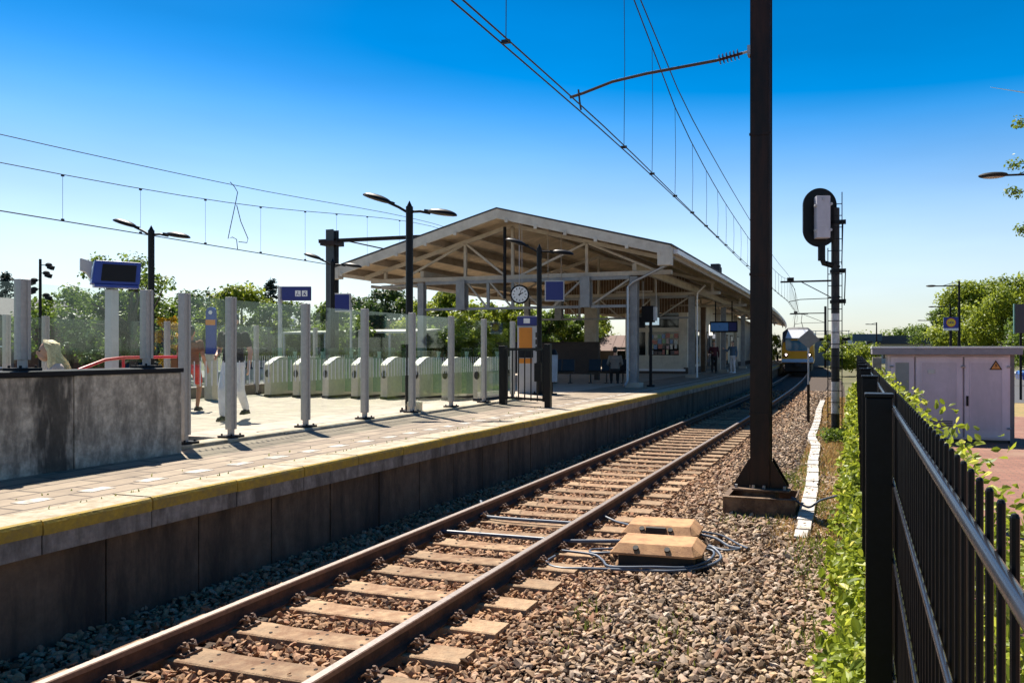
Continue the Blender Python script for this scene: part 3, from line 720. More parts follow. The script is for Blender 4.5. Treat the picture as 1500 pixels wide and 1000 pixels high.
# eaves: gutter and fascia along both sides
m = MB(); strip(m, [(EX + 0.02, EZ - 0.14), (EX + 0.16, EZ - 0.14), (EX + 0.16, EZ - 0.28), (EX + 0.02, EZ - 0.28)], [GY + 0.27] + SECY[1:]); m.build('gutter', M_gutter, cn)
m = MB(); strip(m, [(EX - 0.04, EZ - 0.11), (EX + 0.01, EZ - 0.11), (EX + 0.01, EZ - 0.42), (EX - 0.04, EZ - 0.42)], [GY + 0.26] + SECY[1:]); m.build('eaves_board', M_purlin, cn)
m = MB(); strip(m, [(LX - 0.16, LZ - 0.14), (LX - 0.02, LZ - 0.14), (LX - 0.02, LZ - 0.28), (LX - 0.16, LZ - 0.28)], [GY + 0.27] + SECY[1:]); m.build('gutter', M_gutter, cn)
# roof clutter
m = MB(); 
for x in (-13.6, -13.25, -12.95, -12.7): m.bar((x, GY + 1.2, roof_z(x)), (x + 0.12, GY + 1.3, roof_z(x) + 0.2), 0.1, 0.22)
m.build('roof_vent', M_lgrey, cn)
m = MB(); m.box(-6.4, -6.0, 37.0, 37.5, 5.6, 6.0); m.box(-6.3, -6.1, 38.2, 38.4, 5.6, 5.95); m.build('roof_vent', M_roof, cn)
def hcol(x, y, z0, z1, w=0.26, mt=None, parent=cn, name='column'):
    m = MB(); t = 0.035
    m.box(x - w/2, x + w/2, y - w/2, y - w/2 + t, z0, z1); m.box(x - w/2, x + w/2, y + w/2 - t, y + w/2, z0, z1)
    m.box(x - t/2, x + t/2, y - w/2 + t + .001, y + w/2 - t - .001, z0, z1)
    return m.build(name, mt or M_steelblue, parent)
def lbar(m, p0, p1, w=0.07): m.bar(p0, p1, w, w)
FR = [25.9] + [35.9 + 10 * i for i in range(5)]
for i, fy in enumerate(FR):
    sx = curve_x(fy)
    c = hcol(-7.03 + sx, fy, PZ, 4.46); m = MB(); m.box(-7.28 + sx, -6.78 + sx, fy - .25, fy + .25, PZ, PZ + 0.16); m.build('column_base', M_cream, c, bevel=0.01)
    if i < 4:
        c = hcol(-15.07 + sx, fy, PZ, 4.46, 0.24)
        m = MB(); m.box(-15.3 + sx, -14.84 + sx, fy - .22, fy + .22, PZ, PZ + 0.12); m.build('column_base', M_cream, c, bevel=0.01)
    # main truss in the plane of the frame
    zt = 4.5
    m = MB(); m.box(-17.2 + sx, -5.75 + sx, fy - 0.07, fy + 0.07, zt, zt + 0.14); m.build('bottom_chord', M_cream, cn)
    for (xa, xb) in ((EX - 0.5, RX), (LX + 0.5, RX)):
        m = MB(); m.bar((xa + sx, fy, roof_z(xa) - 0.42), (xb + sx, fy, roof_z(xb) - 0.42), 0.1, 0.13); m.build('top_chord', M_cream, cn)
    for x in (-8.7, -13.3, RX, -6.1, -16.6):
        m = MB(); m.box(x - 0.05 + sx, x + 0.05 + sx, fy - 0.05, fy + 0.05, zt + 0.14, roof_z(x) - 0.46); m.build('truss_post', M_cream, cn)
    for a, b in (((-8.7, 'r'), (-6.2, 'b')), ((-8.7, 'r'), (-11.2, 'b')), ((-13.3, 'r'), (-11.7, 'b')), ((-13.3, 'r'), (-15.9, 'b'))):
        za = roof_z(a[0]) - 0.46; zb = zt + 0.1
        m = MB(); lbar(m, (a[0] + sx, fy, za), (b[0] + sx, fy, zb), 0.075); m.build('truss_diagonal', M_cream, cn)
    if i > 1: continue
    # lattice below the chord
    for x, w_ in ((-8.72, 0.34), (-13.42, 0.34)):
        hcol(x + sx, fy - 0.02, 3.46, zt - 0.003, w_, name='hanger')
    for x in (-12.4, -11.45):
        m = MB(); m.box(x - 0.05 + sx, x + 0.05 + sx, fy - .04, fy + .04, 3.5, zt - .002); m.build('lattice_post', M_steelblue, cn)
    for (xa, xb) in ((-14.94, -8.9), (-8.54, -7.17)):
        m = MB(); m.box(xa + sx, xb + sx, fy - .045, fy + .045, 3.44, 3.53); m.build('lattice_rail', M_steelblue, cn)
    m = MB(); m.box(-14.9 + sx, -7.2 + sx, fy - .06, fy + .06, zt - 0.12, zt - 0.004); m.build('lattice_rail', M_steelblue, cn)
    for p0, p1 in (((-13.2, 4.38), (-12.45, 3.53)), ((-12.3, 4.38), (-11.5, 3.53)), ((-9.9, 3.53), (-8.9, 4.38)), ((-8.5, 3.56), (-7.2, 4.38)), ((-10.4, 3.53), (-11.4, 4.38))):
        m = MB(); lbar(m, (p0[0] + sx, fy, p0[1]), (p1[0] + sx, fy, p1[1]), 0.06); m.build('lattice_diagonal', M_cream, cn)
# longitudinal beams over the columns
for x in (-7.03, -15.07):
    m = MB(); strip(m, [(x - .07, 4.66), (x + .07, 4.66), (x + .07, 4.9), (x - .07, 4.9)], [25.9] + SECY[2:13]); m.build('long_beam', M_cream, cn)
# downpipes
m = MB(); m.tube([(EX + 0.02, GY + 0.35, 4.95), (-5.75, 25.3, 4.75), (-7.0, 25.62, 4.25), (-7.19, 25.66, 4.1), (-7.19, 25.66, 1.0), (-7.26, 25.5, 0.82)], 0.045, 10); m.build('downpipe', M_galv, cn, smooth=True)
m = MB(); m.tube([(-6.4, 35.6, 4.9), (-6.75, 35.7, 4.6), (-6.78, 35.7, 4.4), (-6.78, 35.7, 0.8)], 0.04, 10); m.build('downpipe', M_gutter, cn, smooth=True)
m = MB(); m.tube([(-11.35, 25.0, 6.2), (-11.35, 25.0, 3.75)], 0.055, 10); m.build('hanging_rod', M_blackr, cn)
m = MB(); m.tube([(LX + 0.3, GY + 2, 4.45), (-16.7, 27, 4.35), (-16.3, 27, 4.45)], 0.06, 10); m.tube([(-16.9, GY + 1.5, 4.38), (-15.2, 25.8, 4.38)], 0.05, 8); m.build('downpipe', M_steelblue, cn, smooth=True)
# strip lights under the roof
for y in (31, 41, 51):
    m = MB(); m.box(-9.2, -7.7, y, y + 0.12, 4.3, 4.38); m.build('strip_light', M_purlin, cn)

# ------------------------------------------------------------------ station building under the canopy
bd = thing('station_building', (-9.5, 42, PZ), 'cream station building under the canopy with dark windows and brown planked upper wall', 'building')
BX = -8.4; BY = 42.0
M_plank = mat('brown vertical planks', (0.14, 0.085, 0.05), 0.8, var=0.3, scale=3)
ysb = [42, 47, 52, 57, 62, 68, 75, 82]
def wallseg(m, xo, ys, z0, z1, th_=0.2):
    strip(m, [(BX + xo, z0), (BX + xo, z1), (BX + xo - th_, z1), (BX + xo - th_, z0)], ys)
m = MB(); wallseg(m, 0, ysb, 1.1, 4.75); m.build('side_wall', M_plaster, bd)
m = MB(); wallseg(m, 0.03, ysb, PZ, 1.1, 0.22); m.build('plinth', M_plinth, bd)
for y in (44.2, 48.4, 50.4, 54, 57, 60, 64, 68):
    sx = curve_x(y); 
    mm = MB(); mm.box(BX + sx - 0.02, BX + sx + 0.035, y, y + 1.25, 1.25 if y in (44.2,) else 0.9, 3.15)
    wf = mm.build('window', M_plank, bd)
    mm = MB(); mm.box(BX + sx + 0.036, BX + sx + 0.045, y + 0.1, y + 1.15, 1.35 if y == 44.2 else 1.0, 3.05); mm.build('pane', M_dwin, wf)
for y in (46.9,):
    mm = MB(); mm.box(BX + 0.2, BX + 0.34, y, y + 0.3, 2.9, 3.5); mm.build('wall_lamp', mat('lit lamp glass', (0.8, 0.8, 0.75), 0.4, emit=(1, 0.95, 0.8), estr=1.2), bd)
for y in (46.3, 52.6, 62.5):
    mm = MB(); sx = curve_x(y); mm.box(BX + sx + .001, BX + sx + 0.25, y, y + 0.35, PZ, 4.7); mm.build('pilaster', M_plank if y < 50 else M_cream, bd)
# end wall facing the camera: glazed front with cream frame
E0 = -11.9
m = MB(); m.box(E0, BX - 0.2, BY + 0.02, BY + 0.2, 1.02, 1.75); m.build('front_apron', M_plaster, bd)
m = MB(); m.box(E0, BX - 0.2, BY - 0.03, BY + 0.2, PZ, 0.9); m.build('plinth', M_plinth, bd)
m = MB(); m.box(E0, BX - 0.2, BY - 0.05, BY + 0.2, 0.905, 1.015); m.build('sill', M_gutter, bd)
for (a, b) in ((E0, E0 + 0.22), (-10.78, -10.62), (-8.95, -8.6)):
    m = MB(); m.box(a, b, BY - 0.02, BY + 0.16, 1.75, 4.4); m.build('frame_post', M_plaster, bd)
m = MB(); m.box(E0, BX - 0.2, BY - 0.01, BY + 0.14, 3.0, 3.22); m.build('frame_rail', M_plaster, bd)
m = MB(); m.box(E0 + .22, BX - 0.55, BY + 0.05, BY + 0.07, 1.752, 2.998); m.box(E0 + .22, BX - 0.55, BY + 0.05, BY + 0.07, 3.222, 4.0); m.build('shop_window', M_dwin, bd)
m = MB(); m.box(E0 - 3.5, BX - 0.0, BY - 0.1, BY + 0.1, 4.02, 6.1)
mp_ = m.build('planked_gable', M_plank, bd)
m = MB()
for k in range(44): x = E0 - 3.4 + k * 0.155; m.box(x, x + 0.03, BY - 0.13, BY - 0.1, 4.03, 6.0)
m.build('plank_batten', M_purlin, bd)
# posters stuck inside the window: small coloured sheets
pc = [mat('poster_%d' % i, c, 0.6, var=0.25, scale=18) for i, c in enumerate([(0.6,0.58,0.55),(0.45,0.18,0.15),(0.2,0.3,0.5),(0.5,0.48,0.3),(0.25,0.4,0.25),(0.12,0.1,0.1),(0.55,0.4,0.4)])]
rp_ = random.Random(3)
for r_ in range(4):
    for q in range(7):
        if rp_.random() < 0.12: continue
        m = MB(); x = -10.55 + q * 0.225 + rp_.uniform(-.02, .02); z = 1.79 + r_ * 0.29 + rp_.uniform(-.02, .03); kq = (r_ * 7 + q) * 0.0006; m.box(x, x + rp_.uniform(.12, .24), BY + 0.03 - kq, BY + 0.0303 - kq, z, z + rp_.uniform(.16, .27))
        m.build('poster', pc[rp_.randrange(7)], bd)
# cream corner pier left of the shop front and dark wall between
m = MB(); m.box(-12.9, -12.3, 38.0, 38.5, PZ, 4.6); tag(m.build('brick_pier', M_cream, bevel=0.01), 'cream pier carrying the canopy left of the shop window', 'pier')
# dark low stair wall behind the benches
m = MB(); m.box(-14.8, -10.2, 31.9, 32.1, 1.0, 2.3); m.box(-14.85, -10.15, 31.85, 32.15, 2.302, 2.36); m.box(-14.8, -14.6, 31.9, 32.1, PZ, 1.0); m.box(-10.4, -10.2, 31.9, 32.1, PZ, 1.0)
tag(m.build('stair_wall', mat('dark brown cladding', (0.05, 0.034, 0.028), 0.8, var=0.25, scale=5), bevel=0.01), 'dark waist-high wall around the stairs behind the metal benches', 'wall')

# ------------------------------------------------------------------ benches
def bench(x, y, label, rz=0.1):
    t = thing('bench', (x, y, PZ), label, 'bench', 'dark metal benches under the canopy'); M_blackr = mat('bench black steel', (0.012, 0.012, 0.016), 0.35, metal=0.3)
    for k in range(3):
        m = MB(); cx_ = x - 0.5 + k * 0.5
        m.box(cx_ - 0.23, cx_ + 0.23, y - 0.02, y + 0.40, PZ + 0.42, PZ + 0.45); m.build('seat', M_blackr, t, bevel=0.01)
        m = MB(); m.prism([(0.36, 0.47), (0.46, 0.9), (0.49, 0.9), (0.40, 0.45)], lambda u, v, w_: (w_, y + u, PZ + v), cx_ - 0.23, cx_ + 0.23); m.build('backrest', M_blackr, t)
    m = MB(); m.bar((x - 0.75, y + 0.2, PZ + 0.39), (x + 0.75, y + 0.2, PZ + 0.39), 0.06, 0.05); m.build('beam', M_blackr, t)
    for k in (-0.62, 0, 0.62):
        m = MB(); m.bar((x + k, y + 0.2, PZ), (x + k, y + 0.2, PZ + 0.38), 0.05, 0.05); m.box(x + k - 0.03, x + k + 0.03, y - 0.05, y + 0.45, PZ, PZ + 0.03); m.build('leg', M_blackr, t)
    t.rotation_euler = (0, 0, rz)
    return t
bench(-10.75, 28.0, 'dark metal bench in the shade nearer the ticket machine')
bench(-8.9, 28.7, 'dark metal bench next to the canopy column')

# ------------------------------------------------------------------ lamp posts with two oval heads
def lamp(x, y, label, rz=0.0, h=4.2):
    t = thing('lamp_post', (x, y, PZ), label, 'lamp post', 'black platform lamp posts with two heads')
    m = MB(); m.cyl((x, y, PZ), (x, y, PZ + 0.9), 0.085, 0.085, 16); m.cyl((x, y, PZ + 0.9), (x, y, PZ + h - 0.12), 0.072, 0.072, 16)
    m.cyl((x, y, PZ + h - 0.12), (x, y, PZ + h), 0.06, 0.004, 12); m.build('pole', M_black, t, smooth=True)
    m = MB(); m.cyl((x, y, PZ), (x, y, PZ + 0.04), 0.2, n=8)
    for k in range(4):
        a = k * math.pi / 2 + 0.6; m.cyl((x + 0.15 * math.cos(a), y + 0.15 * math.sin(a), PZ + 0.03), (x + 0.15 * math.cos(a), y + 0.15 * math.sin(a), PZ + 0.09), 0.02, n=6)
    m.build('base_flange', M_blackr, t)
    for s in (-1, 1):
        dz = 0.30 if s < 0 else -0.06
        tilt = 0.30 if s < 0 else -0.14
        m = MB(); z0 = PZ + h - 0.22
        m.tube([(x + s * 0.06, y, z0), (x + s * 0.22, y, z0 + dz * 0.25 + 0.02), (x + s * 0.42, y, z0 + dz * 0.62)], 0.027, 8)
        arm = m.build('arm', M_black, t, smooth=True)
        m = MB(); rot = Matrix.Rotation(tilt if s < 0 else -tilt * 1.0, 3, 'Y')
        c = Vector((x + s * 0.66, y, z0 + dz * 0.8 + (0.02 if s < 0 else 0.0)))
        m.sphere((0, 0, 0), 1, 20, 10, (0.31, 0.15, 0.095))
        m.v = [(a, b, cc * (1.0 if cc > 0 else 0.35)) for a, b, cc in m.v]
        m.box(-s * 0.3 - 0.06, -s * 0.3 + 0.06, -0.04, 0.04, -0.02, 0.04)
        m.v = [tuple(rot @ Vector(p) + c) for p in m.v]
        hd = m.build('lamp_head', M_black, arm, smooth=True)
        m = MB(); m.sphere((s * 0.02, 0, -0.018), 1, 18, 8, (0.21, 0.085, 0.016)); m.v = [tuple(rot @ Vector(p) + c) for p in m.v]
        m.build('lamp_lens', M_lens, hd, smooth=True)
    t.rotation_euler = (0, 0, rz)
    return t
lamp(-8.43, 14.0, 'tall black two-headed lamp post standing at the glass screen in front of the gable', 0.25)
lamp(-15.9, 14.76, 'black two-headed lamp post at the left beside the tilted blue display', 0.25)
lamp(-15.96, 21.82, 'black two-headed lamp post in front of the grey catenary mast', 0.25)
lamp(-8.39, 20.8, 'black two-headed lamp post under the gable between the clock and the blue panel', 0.25)

# ------------------------------------------------------------------ clock
def clock():
    x, y, z = -10.88, 25.2, 3.90
    t = thing('station_clock', (x, y, z), 'round white station clock with black rim hanging under the gable', 'clock')
    ax = Vector((0.35, -0.93, 0)).normalized(); up = Vector((0, 0, 1)); sd = up.cross(ax).normalized()
    fn = lambda u, v, w_: Vector((x, y, z)) + sd * u + up * v + ax * w_
    cir = lambda r, n=40: [(r * math.cos(2 * math.pi * k / n), r * math.sin(2 * math.pi * k / n)) for k in range(n)]
    m = MB(); m.prism(cir(0.325), fn, -0.08, 0.08); m.build('clock_case', M_blackr, t)
    m = MB(); m.prism(cir(0.272), fn, 0.081, 0.085); fc = m.build('clock_face', M_white, t)
    m = MB()
    for k in range(12):
        a = k * math.pi / 6; c, s = math.sin(a), math.cos(a)
        pr = [(c * 0.18 - s * 0.013, s * 0.18 + c * 0.013), (c * 0.235 - s * 0.013, s * 0.235 + c * 0.013), (c * 0.235 + s * 0.013, s * 0.235 - c * 0.013), (c * 0.18 + s * 0.013, s * 0.18 - c * 0.013)]
        m.prism(pr, fn, 0.086, 0.088)
    m.build('hour_mark', M_blackr, fc)
    for nm, ang, L, w_ in (('minute_hand', R(18), 0.21, 0.014), ('hour_hand', R(62), 0.14, 0.02)):
        c, s = math.sin(ang), math.cos(ang); m = MB()
        pr = [(-c * 0.05 - s * w_, -s * 0.05 + c * w_), (c * L - s * w_ * .6, s * L + c * w_ * .6), (c * L + s * w_ * .6, s * L - c * w_ * .6), (-c * 0.05 + s * w_, -s * 0.05 - c * w_)]
        m.prism(pr, fn, 0.089, 0.092); m.build(nm, M_blackr, fc)
    m = MB(); m.tube([(x - 0.02, y, z + 0.29), (x - 0.02, y, 6.4)], 0.016, 8); m.tube([(x + 0.08, y, z + 0.28), (x + 0.08, y, 6.38)], 0.009, 8); m.build('hanging_rod', M_lgrey, t)
clock()

# ------------------------------------------------------------------ signs and displays on the platform
def panel_sign(name, label, cat, c, sd, w_, h_, d_, face, frame, post=None, extras=None):
    """flat box sign; c centre, sd direction of its width"""
    sd = Vector(sd).normalized(); up = Vector((0, 0, 1)); nn = sd.cross(up)
    t = thing(name, (c[0], c[1], PZ), label, cat)
    fn = lambda u, v, w2: Vector(c) + sd * u + up * v + nn * w2
    m = MB(); m.prism([(-w_/2, -h_/2), (w_/2, -h_/2), (w_/2, h_/2), (-w_/2, h_/2)], fn, -d_/2, d_/2); m.build('casing', frame, t, bevel=0.008)
    m = MB(); e = 0.04; m.prism([(-w_/2 + e, -h_/2 + e), (w_/2 - e, -h_/2 + e), (w_/2 - e, h_/2 - e), (-w_/2 + e, h_/2 - e)], fn, d_/2 + .001, d_/2 + 0.008); m.build('sign_face', face, t)
    return t, fn
CR = Vector((0.9466, 0.3223, 0))
t, fn = panel_sign('platform_sign', 'blue square panel in a pale frame hanging beside the lamp post under the gable', 'sign', (-9.61, 25.2, 3.99), CR, 0.66, 0.70, 0.1, M_blue, M_lgrey)
m = MB(); m.bar((-9.82, 25.13, 4.33), (-9.82, 25.13, 6.1), 0.02, 0.02); m.bar((-9.4, 25.27, 4.33), (-9.4, 25.27, 6.0), 0.02, 0.02); m.build('hanger', M_purlin, t)
# left pictogram sign
t, fn = panel_sign('pictogram_sign', 'wide dark blue sign with two white pictogram squares on a grey post', 'sign', (-16.5, 20.75, 3.76), CR, 0.88, 0.44, 0.12, M_blue, M_blue)
m = MB(); m.bar((-17.0, 20.6, PZ), (-17.0, 20.6, 3.98), 0.09, 0.09); m.build('post', M_lgrey, t)
for k, u0 in enumerate((-0.02, 0.19)):
    m = MB(); m.prism([(u0, -0.09), (u0 + 0.17, -0.09), (u0 + 0.17, 0.09), (u0, 0.09)], fn, 0.0695, 0.073); pk = m.build('pictogram', M_white, t)
    m = MB()
    if k == 0:    # person and wheelchair-like marks
        m.prism([(u0 + .07, .02), (u0 + .09, .02), (u0 + .095, -.03), (u0 + .13, -.03), (u0 + .14, -.065), (u0 + .12, -.065), (u0 + .11, -.045), (u0 + .07, -.045)], fn, 0.0735, 0.075)
        m.prism([(u0 + .08 + .018 * math.cos(a * .785), .045 + .018 * math.sin(a * .785)) for a in range(8)], fn, 0.0735, 0.075)
        m.prism([(u0 + .03, -.07), (u0 + .05, -.075), (u0 + .05, .0), (u0 + .035, .0)], fn, 0.0735, 0.075)
    else:
        m.prism([(u0 + .05, .03), (u0 + .11, .0), (u0 + .13, -.06), (u0 + .11, -.07), (u0 + .08, -.03), (u0 + .04, -.06), (u0 + .03, -.04), (u0 + .06, -.01)], fn, 0.0735, 0.075)
        m.prism([(u0 + .1 + .018 * math.cos(a * .785), .045 + .018 * math.sin(a * .785)) for a in range(8)], fn, 0.0735, 0.075)
    m.build('symbol', M_blue, pk)
t, fn = panel_sign('blue_sign', 'plain blue square sign with pale frame on the grey catenary mast', 'sign', (-16.6, 23.2, 3.62), CR, 0.62, 0.62, 0.12, M_blue, M_lgrey)
m = MB(); m.bar((-16.3, 23.3, 3.62), (-16.3, 23.3, PZ), 0.06, 0.06); m.build('post', M_lgrey, t)
# tilted blue departure display upper left
def departure_display():
    c = Vector((-13.95, 12.05, 3.50)); sd = Vector((0.56, 0.83, 0)).normalized(); up = Vector((0, 0, 1)); nn = sd.cross(up)
    t = thing('departure_display', (c.x, c.y, PZ), 'bright blue departure display with dark screen on a pale post at the upper left', 'display')
    fn = lambda u, v, w_: c + sd * (u * 0.78) + up * v * 0.92 + nn * w_
    m = MB(); m.prism([(-0.5, -0.24), (0.56, -0.24), (0.6, 0.26), (-0.42, 0.26)], fn, -0.2, 0.17); m.build('casing', M_blue2, t, bevel=0.02)
    m = MB(); m.prism([(-0.30, -0.17), (0.46, -0.17), (0.49, 0.19), (-0.26, 0.19)], fn, 0.172, 0.18); m.build('screen', M_screen, t)
    m = MB(); m.prism([(-0.44, -0.3), (0.54, -0.3), (0.54, -0.245), (-0.44, -0.245)], fn, -0.16, 0.2); m.build('bottom_rail', M_blue2, t)
    m = MB(); m.prism([(-0.72, 0.04), (-0.6, 0.0), (-0.5, -0.14), (-0.46, 0.24), (-0.72, 0.3)], fn, -0.1, 0.05); m.build('loudspeaker_bracket', M_lgrey, t, bevel=0.01)
    m = MB(); m.box(c.x - 0.12, c.x + 0.06, c.y - 0.1, c.y + 0.08, 0.4, 3.2); m.build('post', M_lgrey, t, bevel=0.02)
departure_display()
# information pillar: blue with rounded top, orange band
def pillar():
    x, y = -15.2, 15.9; t = thing('info_pillar', (x, y, PZ), 'slim rounded blue information pillar with an orange band beside the picket fence', 'pillar')
    fn = lambda u, v, w_: Vector((x, y, 0)) + CR * u + Vector((0.3223, -0.9466, 0)) * w_ + Vector((0, 0, v))
    pr = [(-0.12, 1.9), (0.12, 1.9), (0.12, 2.95)] + [(0.12 * math.cos(a), 2.95 + 0.12 * math.sin(a)) for a in [0.3 * k for k in range(1, 10)]] + [(-0.12, 2.95)]
    m = MB(); m.prism(pr, fn, -0.04, 0.04); m.build('head_panel', M_blue2, t)
    m = MB(); m.prism([(0.05 * math.cos(a * .6) , 2.93 + 0.05 * math.sin(a * .6)) for a in range(10)], fn, 0.041, 0.045); m.build('emblem', M_white, t)
    m = MB(); m.prism([(-0.12, 2.62), (0.12, 2.62), (0.12, 2.75), (-0.12, 2.75)], fn, 0.041, 0.044); m.build('orange_band', M_yel, t)
    m = MB(); m.box(x - 0.12, x + 0.12, y - 0.1, y + 0.1, PZ, 1.9); m.build('stem', M_steel, t, bevel=0.01)
pillar()
# ticket machine
def ticket_machine():
    x, y = -8.95, 21.35; t = thing('ticket_machine', (x, y, PZ), 'yellow ticket machine with blue top and grey lower door behind the black gate', 'ticket machine')
    fn = lambda u, v, w_: Vector((x, y, PZ)) + CR * u + Vector((0.3223, -0.9466, 0)) * w_ + Vector((0, 0, v))
    q = lambda a, b, c, d: [(a, c), (b, c), (b, d), (a, d)]
    m = MB(); m.prism(q(-0.3, 0.3, 0, 1.93), fn, -0.2, 0.2); m.build('cabinet', M_lgrey, t, bevel=0.015)
    m = MB(); m.prism(q(-0.25, 0.12, 1.3, 1.88), fn, 0.201, 0.22); m.build('upper_panel', M_yel, t)
    m = MB(); m.prism(q(-0.25, 0.12, 0.86, 1.0), fn, 0.201, 0.22); m.build('lower_band', M_yel, t)
    m = MB(); m.prism(q(-0.25, 0.15, 1.02, 1.26), fn, 0.201, 0.212); m.build('screen', M_screen, t)
    m = MB(); m.prism(q(-0.3, 0.3, 1.94, 2.2), fn, -0.2, 0.24); h = m.build('header', M_blue, t, bevel=0.02)
    m = MB(); m.prism(q(-0.12, 0.06, 2.0, 2.14), fn, 0.241, 0.246); m.build('emblem', M_white, h)
    for k in range(3):
        m = MB(); m.prism(q(0.215, 0.285, 1.2 + k * 0.2, 1.34 + k * 0.2), fn, 0.201, 0.215); m.build('keypad', M_boxbody, t)
ticket_machine()
def bin_():
    x, y = -8.1, 21.0; t = thing('litter_bin', (x, y, PZ), 'blue litter bin on a black stand beside the ticket machine', 'litter bin')
    m = MB(); m.cyl((x, y, PZ + 0.35), (x, y, PZ + 1.1), 0.16, 0.18, 16); m.build('bin_body', mat('pale blue enamel', (0.12, 0.2, 0.32), 0.4), t, smooth=True)
    m = MB(); m.cyl((x, y, PZ), (x, y, PZ + 0.35), 0.04); m.cyl((x, y, PZ), (x, y, PZ + 0.03), 0.16, n=16); m.build('stand', M_black, t)
    m = MB(); m.cyl((x, y, PZ + 1.11), (x, y, PZ + 1.25), 0.19, 0.12, 16); m.build('lid', M_black, t)
bin_()
# hanging displays under the canopy
def hang_display(x, y, label, w_, z, rot=0.0, mt=M_screen, lit=(0.03, 0.09, 0.2)):
    t = thing('hanging_display', (x, y, z), label, 'display')
    m = MB(); m.box(x - w_/2, x + w_/2, y - 0.1, y + 0.1, z - 0.3, z + 0.3); m.build('casing', M_blackr, t, bevel=0.01)
    m = MB(); m.box(x - w_/2 + 0.06, x + w_/2 * 0.35, y - 0.106, y - 0.101, z - 0.22, z + 0.22); m.build('screen', mat('lit blue screen', lit, 0.3, emit=(0.02, 0.1, 0.3), estr=0.12), t)
    m = MB(); m.box(x + w_/2 * 0.4, x + w_/2 - 0.05, y - 0.106, y - 0.101, z - 0.22, z + 0.22); m.build('track_panel', M_blue, t)
    for s in (-0.3, 0.3):
        m = MB(); m.bar((x + s * w_, y, z + 0.3), (x + s * w_, y, 4.7), 0.06, 0.06); m.build('hanger', M_blackr, t)
hang_display(-6.9, 44.1, 'dark hanging departure display above the waiting travellers', 1.5, 3.3)
def small_sign():
    t = thing('hanging_sign', (-7.1, 29.5, 3.3), 'small lit white hanging sign beside a dark box under the canopy', 'sign')
    m = MB(); m.box(-7.5, -7.0, 29.2, 29.32, 2.95, 3.22); m.build('sign_face', mat('lit white sign', (0.7, 0.75, 0.78), 0.5, emit=(0.6, 0.8, 0.9), estr=0.25), t)
    m = MB(); m.box(-7.75, -7.52, 29.15, 29.4, 2.9, 3.25); m.build('casing', M_blackr, t)
    for x in (-7.6, -7.1): m = MB(); m.bar((x, 29.26, 3.22), (x, 29.26, 4.6), 0.02, 0.02); m.build('hanger', M_lgrey, t)
small_sign()
def pole_box():
    x, y = -6.62, 26.5; t = thing('speaker_pole', (x, y, PZ), 'dark pole with a blue and black box on top right of the grey column', 'pole')
    m = MB(); m.cyl((x, y, PZ), (x, y, 3.1), 0.055, n=12); m.cyl((x, y, PZ), (x, y, PZ + 0.06), 0.14); m.build('pole', M_blackr, t)
    m = MB(); m.box(x - 0.28, x + 0.12, y - 0.14, y + 0.14, 2.95, 3.5); m.build('box', M_blackr, t, bevel=0.01)
    m = MB(); m.box(x + 0.122, x + 0.2, y - 0.12, y + 0.12, 3.0, 3.46); m.build('side_panel', M_lgrey, t)
pole_box()

# ------------------------------------------------------------------ ticket gates
GX = [-14.78, -13.77, -12.93, -12.08, -11.22, -10.1, -9.54, -8.68]
M_greenled = mat('pale gate top', (0.66, 0.64, 0.5), 0.4, var=0.2)
def make_gate():
    t = thing('ticket_gate', (0, 0, 0), 'brushed steel ticket gate', 'ticket gate', 'ticket gates in a row')
    pr = [(-0.7, 0), (0.7, 0), (0.7, 0.8), (0.62, 0.9), (0.45, 1.0), (0.25, 1.04), (-0.15, 1.05), (-0.35, 1.02), (-0.66, 0.88), (-0.7, 0.84)]
    m = MB(); m.prism(pr, lambda u, v, w_: (w_, u, v), -0.10, 0.10); m.build('gate_body', M_steel, t, bevel=0.012)
    m = MB(); m.prism([(-0.70, 0.85), (-0.66, 0.886), (-0.35, 1.026), (-0.15, 1.056), (-0.15, 1.066), (-0.36, 1.036), (-0.665, 0.896), (-0.712, 0.85)], lambda u, v, w_: (w_, u, v), -0.09, 0.09); m.build('top_cover', M_greenled, t)
    m = MB(); m.prism([(0.07 * math.cos(a * .5) , 0.62 + 0.1 * math.sin(a * .5)) for a in range(13)], lambda u, v, w_: (u, -w_, v), 0.701, 0.712); m.build('card_reader', M_boxbody, t)
    m = MB(); m.box(-0.104, 0.104, -0.71, 0.71, 0.0, 0.06); m.build('plinth', M_boxbody, t)
    m = MB(); m.box(0.11, 0.42, -0.02, -0.01, 0.14, 1.3); m.build('glass_flap', M_glassdark, t)
    m = MB(); m.box(-0.42, -0.11, 0.02, 0.03, 0.14, 1.3); m.build('glass_flap', M_glassdark, t)
    m = MB(); m.cyl((0.1, 0.3, 1.0), (0.1, 0.3, 1.12), 0.05, 0.035, 10); m.cyl((0.1, 0.3, 1.12), (0.1, 0.3, 1.2), 0.045, 0.06, 10); m.build('status_lamp', M_lgrey, t)
    return t
GX = [-14.78, -13.9, -13.0, -12.15, -11.3, -10.4, -9.6, -8.75]
names = ['leftmost', 'second from left', 'third from left', 'fourth from left', 'fifth from left', 'sixth from left', 'seventh from left', 'rightmost']
g0 = make_gate()
for k, x in enumerate(GX):
    g = g0 if k == 0 else copy_tree(g0)
    g.location = (x, 18.1 + 0.03 * k, PZ - 0.002); g.rotation_euler = (0, 0, 0.02)
    g['label'] = 'steel ticket gate with curved top and glass flaps, %s in the row' % names[k]

